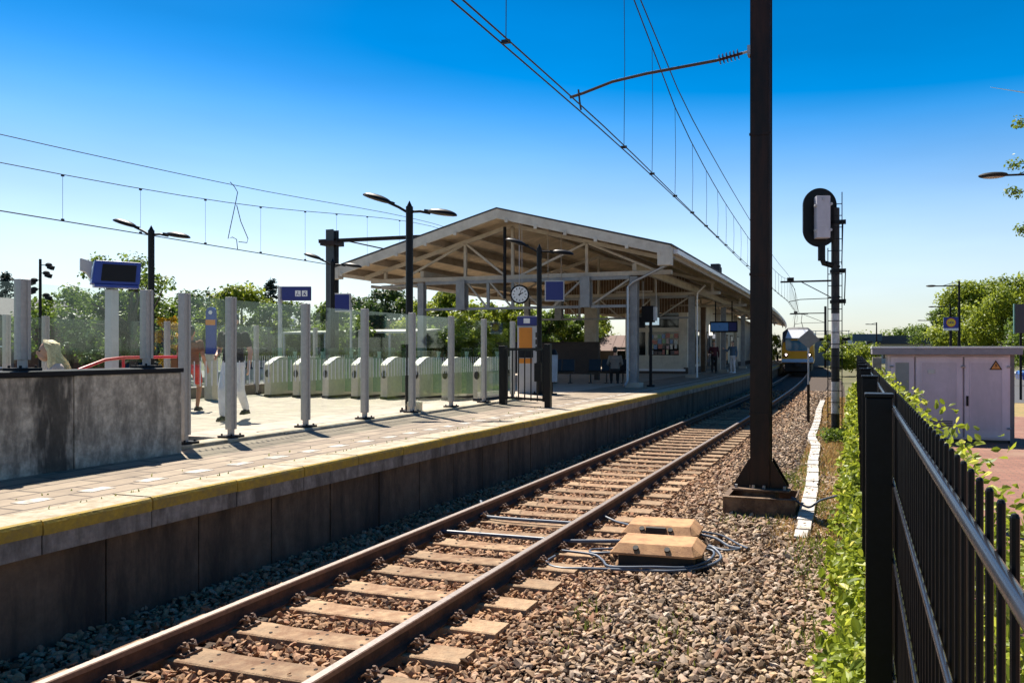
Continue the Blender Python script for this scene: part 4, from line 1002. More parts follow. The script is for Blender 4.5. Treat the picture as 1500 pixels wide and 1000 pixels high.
# ------------------------------------------------------------------ low stone wall behind the gates
M_stonew = tile_mat('low stone wall', (0.22, 0.18, 0.15), (0.16, 0.13, 0.11), (0.08, 0.07, 0.06), 0.3, 0.12)
m = MB(); m.box(-16.25, -16.0, 9.0, 36, PZ - 0.1, 1.04); tag(m.build('low_stone_wall', M_stonew), 'low brown stone wall behind the ticket gates', 'wall')
# front side pickets behind the parapet: dark balustrade with white bars
bl = thing('stair_balustrade', (-13.5, 5, PZ), 'dark stair balustrade with white bars seen over the parapet wall', 'balustrade')
m = MB(); m.box(-14.05, -13.95, 2, 9.0, 1.98, 2.04); m.build('handrail', M_blackr, bl)
m = MB(); m.box(-14.05, -14.0, 2, 9.0, 0.35, 1.95); m.build('infill_panel', mat('brown infill', (0.05, 0.035, 0.025), 0.8), bl)
for k in range(30):
    y = 2.6 + k * 0.21; m = MB(); m.box(-13.99, -13.96, y, y + 0.035, 0.4, 1.94); m.build('bar', M_white, bl)
screen('glass_screen', 'shorter glass screen on pale posts behind the stairs, farther from the platform edge', [(-16.0, 6.2, 0.76, 1.9), (-16.0, 9.0, 0.76, 1.9), (-16.0, 11.4, 0.76, 1.9), (-16.0, 12.21, 0.76, 1.9), (-16.0, 13.69, 0.76, 1.9), (-16.0, 15.32, 0.76, 1.1), (-16.0, 18.4, 0.76, 1.1), (-16.0, 21.0, 0.76, 1.1), (-16.0, 23.4, 0.76, 1.1)], PZ)
# red handrail
m = MB(); m.tube([(-10.0, 8.1, 1.72), (-10.0, 8.5, 1.85), (-10.0, 8.8, 1.88), (-10.0, 9.75, 1.885)], 0.022, 10); m.tube([(-10.0, 8.8, 1.88), (-10.0, 8.8, 0.33)], 0.02, 8)
tag(m.build('handrail', M_red, smooth=True), 'bright red handrail of the stairs behind the parapet wall', 'handrail')

# ------------------------------------------------------------------ black gate at the end of the glass screen
bg_ = thing('black_gate', (-7, 16.3, PZ), 'black barred gate between two posts at the end of the glass screen', 'gate')
P0 = Vector((-7.62, 16.7, PZ)); P1 = Vector((-6.25, 16.0, PZ)); dd = (P1 - P0); L = dd.length; dd.normalize()
for p, h, w_ in ((P0, 1.33, 0.15), (P1, 1.36, 0.13)):
    m = MB(); m.box(p.x - w_/2, p.x + w_/2, p.y - w_/2, p.y + w_/2, PZ, PZ + h); m.build('gate_post', M_black, bg_, bevel=0.006)
A = P0 + dd * 0.12; B = P1 - dd * 0.14
for z, w_ in ((1.25, 0.06), (0.16, 0.05)):
    m = MB(); m.bar(A + Vector((0, 0, z)), B + Vector((0, 0, z)), w_, w_); m.build('gate_rail', M_black, bg_)
for k in range(7):
    p = A + (B - A) * (k / 6); m = MB(); w_ = 0.05 if k in (0, 6) else 0.022
    m.bar(p + Vector((0, 0, 0.12)), p + Vector((0, 0, 1.24)), w_, w_); m.build('gate_bar', M_black, bg_)
m = MB(); p = A + (B - A) * 0.86; m.bar(p + Vector((0, -0.02, 0.55)), p + Vector((0, -0.02, 0.95)), 0.16, 0.05); m.build('lock_box', M_black, bg_)
# pale rounded boundary stones / post box at the lamp base
m = MB(); m.box(-8.32, -8.10, 13.72, 13.95, PZ, PZ + 0.22); tag(m.build('junction_box', mat('pale cream box', (0.6, 0.5, 0.35), 0.6), bevel=0.015), 'small pale cream box on the paving beside the tall lamp post base', 'box')
# ------------------------------------------------------------------ near catenary mast
def mast(x, y, z0, z1, label, w_=0.27, foundation=True, mt=None, beam=None):
    t = thing('catenary_mast', (x, y, z0), label, 'mast')
    mt = mt or M_mast
    m = MB(); f = 0.022; zb = z0 + (0.42 if foundation else 0)
    # H section: flanges towards and away from the viewer, web between
    m.box(x - w_/2, x + w_/2, y - w_/2, y - w_/2 + f, zb, z1)
    m.box(x - w_/2, x + w_/2, y + w_/2 - f, y + w_/2, zb, z1)
    m.box(x - 0.008, x + 0.008, y - w_/2 + f + .001, y + w_/2 - f - .001, zb, z1)
    m.build('mast_section', mt, t)
    return t
cm = mast(-1.24, 11.2, -0.3, 9.2, 'big dark brown steel catenary mast with gusseted foot in the foreground')
x, y = -1.24, 11.2
m = MB(); m.box(x - 0.36, x + 0.40, y - 0.3, y + 0.3, 0.10, 0.125); m.build('base_plate', M_foundation, cm, bevel=0.004)
for s in (-1, 1):
    m = MB(); m.prism([(s * 0.14, 0.127), (s * 0.36, 0.127), (s * 0.36, 0.15), (s * 0.155, 0.5), (s * 0.14, 0.5)], lambda u, v, w_: (x + u, y - 0.136 + w_, v), 0.0, 0.018); m.build('gusset', M_mast, cm)
    m = MB(); m.prism([(s * 0.14, 0.127), (s * 0.36, 0.127), (s * 0.36, 0.15), (s * 0.155, 0.5), (s * 0.14, 0.5)], lambda u, v, w_: (x + u, y + 0.118 + w_, v), 0.0, 0.018); m.build('gusset', M_mast, cm)
for sx in (-0.08, 0.06, 0.33, -0.31):
    m = MB(); m.cyl((x + sx, y - 0.22, 0.125), (x + sx, y - 0.22, 0.17), 0.022, n=6); m.build('anchor_bolt', M_galv, cm)
m = MB()
m.box(x - 0.46, x + 0.48, y - 0.42, y - 0.40, -0.33, 0.02); m.box(x - 0.46, x + 0.48, y + 0.40, y + 0.42, -0.33, 0.02)
m.box(x - 0.46, x - 0.44, y - 0.399, y + 0.399, -0.33, 0.02); m.box(x + 0.46, x + 0.48, y - 0.399, y + 0.399, -0.33, 0.02)
m.box(x - 0.44, x + 0.46, y - 0.40, y + 0.40, -0.33, -0.14)
m.box(x - 0.47, x + 0.49, y - 0.44, y - 0.36, 0.021, 0.035); m.box(x - 0.47, x - 0.39, y - 0.36, y + 0.4, 0.021, 0.035)
m.box(x - 0.22, x + 0.22, y - 0.25, y + 0.25, -0.14, 0.098)
m.build('foundation_box', M_foundation, cm)
m = MB(); m.box(x - 0.07, x + 0.07, y - 0.142, y - 0.136, 2.2, 2.42); m.build('number_plate', M_mast, cm)
for zz in (1.1, 3.0, 4.9):
    m = MB(); m.box(x - 0.145, x + 0.145, y - 0.147, y - 0.1355, zz, zz + 0.035); m.build('band_clamp', M_mast, cm)
m = MB(); m.tube([(x + 0.115, y - 0.15, 0.13), (x + 0.115, y - 0.15, 2.0), (x + 0.118, y - 0.15, 5.9)], 0.008, 5); m.build('earth_wire', M_mast, cm)
# steady arm with insulator
arm = MB(); arm.tube([(x - 0.14, y - 0.1, 6.07), (x - 0.24, y - 0.1, 6.05)], 0.018, 8); arm.box(x - 0.17, x - 0.13, y - 0.16, y - 0.02, 6.0, 6.13); arm.build('arm_bracket', M_galv, cm)
m = MB()
A = Vector((x - 0.24, y - 0.1, 6.05)); B = Vector((x - 0.60, y - 0.1, 5.99))
m.cyl(A, B, 0.02, n=10)
for k in range(6):
    p = A + (B - A) * (0.15 + k * 0.14); q = p + (B - A) * 0.04; m.cyl(p, q, 0.075, 0.06, 14)
m.build('insulator', M_insul, cm, smooth=True)
m = MB(); m.tube([B, (x - 1.6, y - 0.1, 5.92), (x - 2.1, y - 0.1, 5.86), (x - 2.55, y - 0.1, 5.74), (x - 2.75, y - 0.1, 5.70)], 0.022, 8)
m.tube([(x - 2.62, y - 0.1, 5.8), (x - 2.60, y - 0.1, 5.62), (x - 2.58, y - 0.1, 5.50)], 0.014, 6); m.build('steady_arm', mat('arm tube', (0.09, 0.065, 0.055), 0.4, metal=0.6), cm, smooth=True)

# ------------------------------------------------------------------ overhead line over the near track
def poly_at(tab, y):
    for (a, b), (c, d) in zip(tab[:-1], tab[1:]):
        if a <= y <= c:
            t = (y - a) / (c - a); return b + (d - b) * t
    return tab[-1][1] if y > tab[-1][0] else tab[0][1]
def smooth_tab(tab, y):
    """Catmull-Rom through the table"""
    n = len(tab)
    for i in range(n - 1):
        if tab[i][0] <= y <= tab[i + 1][0]:
            p1, p2 = tab[i], tab[i + 1]; p0 = tab[max(i - 1, 0)]; p3 = tab[min(i + 2, n - 1)]
            h = p2[0] - p1[0]; t = (y - p1[0]) / h
            m1 = (p2[1] - p0[1]) / max(p2[0] - p0[0], 1e-6) * h; m2 = (p3[1] - p1[1]) / max(p3[0] - p1[0], 1e-6) * h
            return (2*t**3 - 3*t**2 + 1) * p1[1] + (t**3 - 2*t**2 + t) * m1 + (-2*t**3 + 3*t**2) * p2[1] + (t**3 - t**2) * m2
    return tab[-1][1]
CXT = [(-10, -3.9), (11, -3.80), (19, -3.95), (35, -4.32), (50, -4.55), (61, -4.7), (90, -6.1), (130, -9.6)]
CZT = [(-10, 5.5), (130, 5.5)]
MZT = [(-10, 8.9), (11, 8.72), (14.1, 8.37), (15.4, 8.09), (18.5, 7.46), (24, 7.0), (31, 6.78), (43, 6.62), (54, 6.8), (61, 7.15), (75, 6.6), (90, 6.4), (111, 7.0), (130, 6.4)]
AZT = [(-10, 9.0), (11, 8.80), (14.1, 8.50), (18.5, 7.9), (24, 7.66), (31, 7.52), (45, 7.3), (61, 7.3), (85, 6.9), (111, 7.2), (130, 6.8)]
ol = thing('overhead_line', (-3.9, 11, 5.5), 'overhead line with twin contact wires and droppers above the near track', 'overhead line')
YS = [-8 + 2 * i for i in range(70)]
for dx in (-0.035, 0.035):
    m = MB(); m.tube([(smooth_tab(CXT, y) + dx * (1 + 0.6 * math.sin(y * .21)), y, 5.5) for y in YS if y < 128], 0.0105, 5); m.build('contact_wire', M_wire, ol)
m = MB(); m.tube([(smooth_tab(CXT, y), y, smooth_tab(MZT, y)) for y in YS if y < 128], 0.012, 5); m.build('catenary_wire', M_wire, ol)
m = MB(); m.tube([(smooth_tab(CXT, y) + 0.06, y, smooth_tab(AZT, y)) for y in YS if y < 128], 0.012, 5); m.build('feeder_wire', M_wire, ol)
DY = [8.4, 13.4, 15.6, 18.0, 20.3, 22.6, 24.9, 26.9, 29.0] + [31.3 + 2.4 * k for k in range(20)]
for y in DY:
    x_ = smooth_tab(CXT, y); z_ = smooth_tab(MZT, y); m = MB(); m.tube([(x_, y, 5.51), (x_ + 0.02, y - 0.02, (z_ + 5.5) / 2), (x_, y, z_)], 0.0055 if y < 40 else 0.008, 4)
    m.box(x_ - 0.05, x_ + 0.05, y - 0.02, y + 0.02, 5.49, 5.53); m.build('dropper', M_wire, ol)
# ------------------------------------------------------------------ overhead line over the far track
LXT = -20.4
o2 = thing('overhead_line', (LXT, 20, 5.5), 'overhead line crossing the sky at the upper left beyond the platform', 'overhead line')
def lz(y, base, sag): return base
m = MB(); m.tube([(LXT, y, 5.5) for y in range(2, 120, 4)], 0.016, 5); m.build('contact_wire', M_wire, o2)
LM = [(2, 6.85), (8, 6.72), (14.4, 6.71), (22.4, 7.08), (36.5, 8.3), (50, 7.4), (80, 6.8)]
m = MB(); m.tube([(LXT, y, smooth_tab(LM, y)) for y in range(2, 80, 2)], 0.012, 5); m.build('catenary_wire', M_wire, o2)
LF = [(2, 7.3), (8, 7.33), (14.4, 7.42), (22.6, 7.72), (36.5, 8.46), (50, 8.0), (80, 7.6)]
m = MB(); m.tube([(LXT, y, smooth_tab(LF, y)) for y in range(2, 80, 2)], 0.012, 5); m.build('feeder_wire', M_wire, o2)
for y in (13.5, 16.05, 18.55, 21.09, 23.69, 26.16, 28.16, 30.36, 33):
    m = MB(); z_ = smooth_tab(LM, y); m.tube([(LXT, y, 5.5), (LXT, y, z_)], 0.006, 4); m.box(LXT - .03, LXT + .03, y - .03, y + .03, 5.5, 5.56); m.box(LXT - .03, LXT + .03, y - .03, y + .03, z_ - .05, z_); m.build('dropper', M_wire, o2)
m = MB(); y = 22.4
m.tube([(LXT, y - 0.2, 7.78), (LXT, y, 7.66), (LXT, y + 0.15, 7.5), (LXT, y + 0.05, 7.1), (LXT, y - 0.2, 6.2), (LXT, y - 0.3, 5.82), (LXT, y - 0.1, 5.9), (LXT, y + 0.1, 5.85), (LXT, y + 0.15, 5.5)], 0.014, 5)
m.tube([(LXT, y + 0.1, 7.05), (LXT, y + 0.3, 6.5), (LXT, y + 0.65, 5.95), (LXT, y + 0.6, 5.8), (LXT, y + 0.2, 5.78)], 0.014, 5); m.build('jumper_cable', M_wire, o2)
# mast with long beam behind the canopy
lm = mast(-21.04, 28.75, -0.6, 7.1, 'grey catenary mast with a long beam reaching behind the left eaves of the canopy', 0.38, False, mat('dark grey mast paint', (0.05, 0.055, 0.06), 0.5, var=0.25))
m = MB(); m.bar((-21.6, 28.6, 6.62), (-14.5, 31.0, 6.96), 0.14, 0.15); m.build('beam', M_mast, lm)
m = MB(); m.bar((-20.3, 28.9, 6.6), (-17.2, 29.9, 5.9), 0.05, 0.05); m.build('brace', M_mast, lm)
m = MB(); m.box(-21.4, -20.7, 28.4, 29.1, 6.42, 6.6); m.build('beam_bracket', M_mast, lm)
# far masts on the right
for (y, lab) in ((60, 'distant catenary mast with cantilever over the train, nearest behind the signal'), (111, 'farthest small catenary mast with cantilever above the train roof')):
    xx = -1.25 + curve_x(y) * (0.55 if y < 80 else 0.75)
    t = mast(xx, y, -0.3, 7.9, lab, 0.3, False)
    zt = 7.0
    tx = smooth_tab(CXT, y)
    m = MB(); m.bar((xx, y, zt), (tx - 0.6, y, zt), 0.1, 0.12); m.build('cantilever', M_mast, t)
    m = MB(); m.bar((xx, y, zt - 1.3), (tx + 0.9, y, zt - 0.05), 0.06, 0.06); m.build('brace', M_mast, t)
    m = MB(); m.box(tx - 0.12, tx + 0.35, y - 0.1, y + 0.1, zt + 0.07, zt + 0.3); m.build('wire_saddle', M_mast, t)
    m = MB(); m.tube([(xx, y, 5.75), (tx + 0.8, y, 5.7), (tx, y, 5.55)], 0.03, 6); m.build('steady_arm', M_mast, t)
# jumper hanging from the saddle
m = MB(); m.tube([(-4.6, 60, 7.0), (-4.4, 62, 6.6), (-4.7, 68, 6.0), (-5.0, 75, 5.6), (-5.2, 80, 5.52)], 0.02, 5); tag(m.build('jumper_cable', M_wire), 'thin hanging jumper cable between the distant cantilevers', 'cable')

# ------------------------------------------------------------------ railway signal seen from behind
sg = thing('railway_signal', (-0.5, 20.75, -0.2), 'railway signal from behind, oval black head on a banded pole with ladder', 'signal')
x, y = -0.5, 20.75
bands = [(-0.25, 0.42, 0), (0.42, 1.22, 1), (1.22, 2.05, 0), (2.05, 2.9, 1), (2.9, 5.5, 0)]
m = MB()
for a, b, k in bands:
    m.m = k; m.cyl((x, y, a), (x, y, b), 0.10 if k else 0.101, n=18)
m.build('pole', [M_blackband, M_whiteband], sg, smooth=True)
m = MB(); m.box(x - 0.28, x + 0.25, y - 0.22, y + 0.22, -0.3, -0.05); m.box(x - 0.2, x + 0.2, y - 0.2, y + 0.2, -0.05, 0.02); m.build('pole_foot', M_mast, sg, bevel=0.01)
hx, hy, hz, hw, hh = -0.87, 20.6, 5.26, 0.42, 0.72
out = []
for k in range(25):
    a = math.pi * k / 24; out.append((hw * math.cos(a), (hh - hw) + hw * math.sin(a)))
for k in range(25):
    a = math.pi + math.pi * k / 24; out.append((hw * math.cos(a), -(hh - hw) + hw * math.sin(a)))
hf = lambda u, v, w_: Vector((hx, hy, hz)) + CR * u * 0.98 + Vector((0, 0, v)) + Vector((0.3223, -0.9466, 0)) * w_
m = MB(); m.prism(out, hf, 0.0, 0.02); m.build('backboard', M_black, sg, bevel=0.004)
out2 = [(u * 1.0, v * 1.0) for u, v in out]; m = MB(); n = len(out)
for i in range(n):
    a = out[i]; b = out[(i + 1) % n]; m.quad(hf(a[0], a[1], -0.03), hf(b[0], b[1], -0.03), hf(b[0], b[1], 0.05), hf(a[0], a[1], 0.05))
m.build('backboard_rim', M_black, sg)
m = MB(); m.prism([(-0.15, -0.53), (0.19, -0.53), (0.19, 0.49), (-0.15, 0.49)], hf, 0.03, 0.28); bx = m.build('lamp_housing', mat('pale grey lilac housing', (0.5, 0.49, 0.55), 0.5, var=0.06, col2=(0.44, 0.43, 0.49), scale=8), sg, bevel=0.01)
m = MB()
for u, v in ((0.02, 0.4), (0.21, 0.29), (-0.17, 0.25), (-0.17, -0.35), (0.2, -0.34)):
    m.prism([(u + 0.035 * math.cos(a), v + 0.035 * math.sin(a)) for a in [k * .7 for k in range(9)]], hf, 0.2, 0.30)
m.prism([(-0.1, -0.27), (0.14, -0.27), (0.14, -0.265), (-0.1, -0.265)], hf, 0.281, 0.284)
m.build('housing_latch', M_lgrey, bx)
m = MB(); m.cyl((hx + 0.05, hy, 4.58), (hx + 0.05, hy, 4.2), 0.09, 0.09, 14); m.tube([(hx + 0.05, hy, 4.3), (hx + 0.1, hy, 4.14), (x - 0.05, y, 4.08), (x, y, 4.1)], 0.07, 12); m.build('head_bracket', M_black, sg, smooth=True)
m = MB()
for xs, zt in ((-0.17, 4.5), (0.16, 5.85)): m.bar((x + xs, y - 0.2, 0.05), (x + xs, y - 0.2, zt), 0.022, 0.022)
z = 0.15; k = 0
while z < 5.8:
    m.bar((x - 0.17 if z < 4.5 else x - 0.02, y - 0.2, z), (x + 0.16, y - 0.2, z), 0.018, 0.018); z += 0.285
for z in (0.6, 3.3, 4.05): m.bar((x + 0.1, y - 0.2, z), (x + 0.1, y, z), 0.03, 0.03)
m.build('ladder', M_black, sg)
for z in (3.15, 3.9, 5.1):
    m = MB(); m.cyl((x, y, z), (x, y, z + 0.08), 0.13, n=16); m.box(x + 0.05, x + 0.25, y - 0.06, y + 0.06, z, z + 0.1); m.build('pole_clamp', M_black, sg)
m = MB()
for a, b in (((0.26, 4.0), (0.2, 3.1)), ((0.2, 5.2), (0.14, 4.1))): m.tube([(x + a[0] - .02, y, a[1]), (x + b[0] + .01, y, b[1])], 0.014, 5)
m.build('conduit', M_black, sg)

# ------------------------------------------------------------------ diamond sign (seen from behind)
ds = thing('diamond_sign', (-1.40, 25.5, -0.25), 'grey diamond-shaped sign seen from behind on a thin pole in front of the train', 'sign')
fn = lambda u, v, w_: Vector((-1.40, 25.5, 2.33)) + CR * u + Vector((0, 0, v)) + Vector((0.3223, -0.9466, 0)) * w_
m = MB(); m.prism([(-0.35, 0.0), (0.0, -0.27), (0.35, 0.0), (0.0, 0.29)], fn, 0.0, 0.012); m.build('sign_plate', mat('dull grey sign back', (0.2, 0.195, 0.19), 0.5, metal=0.2, var=0.12, scale=6), ds)
m = MB(); m.cyl((-1.405, 25.54, -0.25), (-1.405, 25.54, 0.95), 0.045, n=10); m.build('pole_sleeve', M_mast, ds)
m = MB(); m.cyl((-1.405, 25.54, 0.95), (-1.405, 25.54, 2.6), 0.026, n=10); m.bar((-1.65, 25.50, 2.33), (-1.15, 25.66, 2.33), 0.02, 0.03); m.build('pole', M_lgrey, ds)

# ------------------------------------------------------------------ x orange-brown lids, cables
def lidbox(cx_, cy_, label, w_, notch=False, z0=-0.25, zt=0.025, d_=0.62):
    t = thing('cable_box', (cx_, cy_, z0), label, 'box', 'trackside cable boxes')
    m = MB(); m.box(cx_ - w_/2 + 0.07, cx_ + w_/2 - 0.07, cy_ - d_/2 + 0.07, cy_ + d_/2 - 0.07, z0 - 0.03, zt - 0.08)
    m.cyl((cx_ + w_/2 - 0.1, cy_ - 0.05, z0), (cx_ + w_/2 - 0.1, cy_ - 0.05, zt - 0.085), 0.1, n=14)
    m.build('box_body', M_boxbody, t, bevel=0.01)
    m = MB(); a, b = w_/2, d_/2; ai, bi = a - 0.13, b - 0.15
    zb, zm, zz = zt - 0.08, zt - 0.045, zt
    lo = [(-a + .01, -b, zb), (a - .07, -b, zb), (a, -b + .1, zb), (a, b - .1, zb), (a - .07, b, zb), (-a + .01, b, zb), (-a, b - .01, zb), (-a, -b + .01, zb)]
    zb, zm = zt - 0.105, zt - 0.085; lo = [(u, v, zb) for u, v, _ in lo]; ai, bi = a - 0.10, b - 0.085
    mi_ = [(u, v, zm) for u, v, _ in lo]
    up_ = [(-ai - 0.02, -bi, zz), (ai, -bi, zz), (ai + .0, -bi + .02, zz), (ai + .0, bi - .02, zz), (ai, bi, zz), (-ai - 0.02, bi, zz), (-ai - .03, bi - .02, zz), (-ai - .03, -bi + .02, zz)]
    vs = [(cx_ + u, cy_ + v, q) for u, v, q in lo + mi_ + up_]
    fs = [tuple(range(8))[::-1], tuple(range(16, 24))]
    for r_ in (0, 8): fs += [(r_ + i, r_ + (i + 1) % 8, r_ + 8 + (i + 1) % 8, r_ + 8 + i) for i in range(8)]
    m.add(vs, fs); ld = m.build('lid', M_lid, t, bevel=0.004)
    m = MB()
    for u in (-0.2, 0.12):
        p = Vector((cx_ + u, cy_ - b + 0.045, zt - 0.045)); m.cyl(p + Vector((0, 0.0, 0)), p + Vector((0, -0.012, 0.018)), 0.03, n=12)
    m.build('lid_bolt', M_boxbody, ld)
    if notch:
        m = MB(); m.box(cx_ - 0.15, cx_ + 0.07, cy_ - b - 0.002, cy_ - b + 0.06, zb + 0.002, zt - 0.012); m.build('lid_recess', M_boxbody, ld)
    t.rotation_euler = (0, 0, 0.06)
    return t
lidbox(-1.93, 8.12, 'front cable box with sloping-edged orange-brown lid and dark body, a blue cable curling round it', 0.92)
lidbox(-2.10, 9.02, 'rear cable box with notched orange-brown lid, behind the front one', 0.86, True, -0.25, 0.02)
def cable(pts, r, label, name='cable', n=8):
    """smooth cable through the points"""
    P = [Vector(p) for p in pts]; out = []
    for i in range(len(P) - 1):
        p0 = P[max(i - 1, 0)]; p1 = P[i]; p2 = P[i + 1]; p3 = P[min(i + 2, len(P) - 1)]
        for k in range(7):
            t = k / 7; out.append(0.5 * ((2 * p1) + (p2 - p0) * t + (2 * p0 - 5 * p1 + 4 * p2 - p3) * t * t + (-p0 + 3 * p1 - 3 * p2 + p3) * t ** 3))
    out.append(P[-1]); m = MB(); m.tube(out, r, n)
    return tag(m.build(name, M_cable, smooth=True), label, 'cable', 'cables at the trackside boxes')
cz = -0.175
cable([(-2.95, 7.75, -0.14), (-2.98, 7.58, cz + .01), (-2.8, 7.45, cz + .005), (-2.5, 7.5, cz + .01), (-2.1, 7.62, cz), (-1.7, 7.72, cz), (-1.45, 7.95, cz), (-1.33, 8.3, cz + .01), (-1.45, 8.55, cz + .05), (-1.58, 8.5, -0.12)], 0.014, 'outer grey-blue cable looping from the rail around the front box')
cable([(-2.95, 7.95, -0.13), (-2.6, 7.95, cz + .03), (-2.45, 7.8, cz + .02), (-2.3, 7.6, cz + .02), (-1.9, 7.68, cz + .03), (-1.58, 7.82, cz + .02), (-1.42, 8.12, cz + .03), (-1.42, 8.4, cz + .05), (-1.58, 8.45, -0.1)], 0.013, 'inner grey-blue cable of the pair looping around the front box')
cable([(-2.42, 8.0, -0.12), (-2.62, 7.98, cz + .04), (-2.68, 8.15, cz + .03), (-2.45, 8.25, -0.14)], 0.012, 'short grey cable loop at the left end of the front box')
cable([(-3.05, 9.75, -0.12), (-2.85, 9.6, cz + .03), (-2.6, 9.35, cz + .05), (-2.4, 9.1, -0.12)], 0.014, 'grey cable running from the rail into the left end of the rear box')
cable([(-1.72, 9.05, -0.1), (-1.5, 9.0, cz + .05), (-1.33, 8.85, cz + .01), (-1.2, 8.78, cz + .01), (-1.35, 8.7, cz), (-1.55, 8.85, cz)], 0.015, 'dark blue cable curving out of the right end of the rear box')
cable([(-1.72, 9.1, -0.08), (-1.45, 9.12, cz + .06), (-1.25, 8.95, cz + .02), (-1.12, 8.82, cz + .01)], 0.012, 'thin blue cable beside the dark blue one behind the rear box')
m = MB(); 
tag(cable([(-4.75, 8.35, -0.13), (-4.5, 8.35, -0.13), (-3.2, 8.37, -0.13), (-3.05, 8.4, -0.14), (-2.4, 8.6, cz + .04)], 0.021, 'straight pale cable crossing between the rails, nearer of the two'), cat='cable')
cable([(-4.85, 9.9, -0.07), (-4.62, 9.55, -0.13), (-4.45, 9.28, -0.135), (-3.2, 9.25, -0.13), (-3.05, 9.2, -0.14)], 0.021, 'pale cable bending out from the far rail and crossing the track, farther of the two')
cable([(-0.82, 11.0, 0.03), (-0.6, 10.8, -0.05), (-0.45, 10.95, 0.02), (-0.25, 11.3, 0.03)], 0.014, 'thin brown cable from the mast foot over the pale trough')

# ------------------------------------------------------------------ cable trough
TR = [(-0.60, 9.85), (-0.63, 11.2), (-0.655, 12.6), (-0.71, 14.2), (-0.80, 16.2), (-0.84, 17.8), (-0.88, 18.9), (-1.04, 20.4), (-1.08, 22.0), (-1.12, 24.5), (-1.2, 27.5), (-1.29, 30.2), (-1.34, 33.5), (-1.4, 37)]
tr = thing('cable_trough', (-0.6, 9.8, -0.2), 'pale concrete cable trough winding along the track bed past the signal', 'cable trough')
def tr_at(y): return smooth_tab([(b, a) for a, b in TR], y)
y = 9.9; k = 0
while y < 36:
    y1 = y + 0.5; a, b = tr_at(y), tr_at(min(y1, 36.9)); h = 0.006 * ((k * 7) % 5) - .008; w_ = 0.098 + 0.004 * math.sin(k * 3) if k else 0.085
    if k == 0: 
        m = MB(); m.add([(a - .1, y - .3, -0.24), (a + .07, y - .3, -0.24), (a + .07, y - .05, -0.24), (a - .1, y - .05, -0.24), (a - .09, y - .28, -.17), (a + .05, y - .26, -.19), (a + .06, y - .06, -.14), (a - .09, y - .06, -.14)], [(0,3,2,1),(4,5,6,7),(0,1,5,4),(1,2,6,5),(2,3,7,6),(3,0,4,7)]); m.build('broken_end', M_trough, tr)
    m = MB(); z1 = -0.13 + h
    m.add([(a - w_, y, -0.3), (a + w_, y, -0.3), (b + w_, y1, -0.3), (b - w_, y1, -0.3), (a - w_, y, z1), (a + w_, y, z1), (b + w_, y1, z1), (b - w_, y1, z1)], [(0,3,2,1),(4,5,6,7),(0,1,5,4),(1,2,6,5),(2,3,7,6),(3,0,4,7)])
    m.build('trough_lid', M_trough, tr, bevel=0.008); y = y1 + 0.012; k += 1

# ------------------------------------------------------------------ black bar fence in the right foreground
bf = thing('bar_fence', (0.1, 4, 0), 'black round-bar fence running away along the hedge in the right foreground', 'fence')
FXp, FX = 0.10, 0.165
posts = [4.07, 6.98, 9.9, 12.8, 15.7, 18.6, 21.5, 24.4, 27.3, 30.2, 33.1, 36, 39]
for k, y in enumerate(posts):
    m = MB(); px = FXp - 0.0015 * max(0, y - 7); m.box(px - 0.06, px + 0.06, y - 0.06, y + 0.06, -0.3, 1.755); p = m.build('post', M_black, bf, bevel=0.006)
    m = MB(); m.box(px - 0.066, px + 0.066, y - 0.066, y + 0.066, 1.756, 1.775); m.build('post_cap', M_black, p, bevel=0.005)
for z, r_ in ((1.705, 0.0115), (1.35, 0.008), (1.0, 0.008), (0.47, 0.008)):
    m = MB(); m.tube([(FX, -0.5, z), (FX, 12, z), (FX - 0.03, 40, z)], r_, 10)
    m.build('rail', mat('glossy black rail', (0.02, 0.02, 0.024), 0.25, var=0.1), bf, smooth=True)
ys_ = []; y = 0.3
while y < 40: 
    if min(abs(y - q) for q in posts) > 0.06: ys_.append(y)
    y += 0.0975
def bars(seq, nm, kind=None):
    m = MB()
    for y in seq: m.cyl((FX + .015, y, 0.2), (FX + .015, y, 1.775), 0.0058, n=8); m.sphere((FX + .015, y, 1.775), 0.0058, 8, 4)
    o = m.build(nm, M_black, bf, smooth=True)
    if kind: tag(o, kind=kind)
for y in ys_[:99]: bars([y], 'bar')
bars(ys_[99:], 'bar', 'stuff')

# ------------------------------------------------------------------ technical cabinet
cb = thing('technical_cabinet', (1.7, 18.3, 0.15), 'large pale lilac-grey technical cabinet with three doors and a warning triangle', 'cabinet')
x0, x1, y0, y1, z0, z1 = 0.60, 2.86, 17.66, 19.0, 0.15, 1.90
m = MB(); m.box(x0, x1, y0, y1, z0 + 0.06, z1); m.build('housing', M_lilac, cb, bevel=0.008)
m = MB(); m.box(x0 + 0.03, x1 - 0.03, y0 + 0.03, y1 - 0.03, z0 - 0.05, z0 + 0.06); m.build('plinth', M_plinth, cb)
m = MB(); m.box(0.30, 3.05, y0 - 0.22, y1 + 0.2, z1 + 0.002, z1 + 0.13); m.build('roof', M_cabroof, cb, bevel=0.01)
m = MB(); m.box(0.29, 3.06, y0 - 0.23, y1 + 0.21, z1 + 0.132, z1 + 0.165); m.build('roof_trim', M_white, cb, bevel=0.004)
m = MB(); m.box(x1 + 0.001, x1 + 0.08, y0 + 0.02, y1, z0, z1); m.build('side_panel', mat('grey side panel', (0.16, 0.155, 0.16), 0.7), cb)
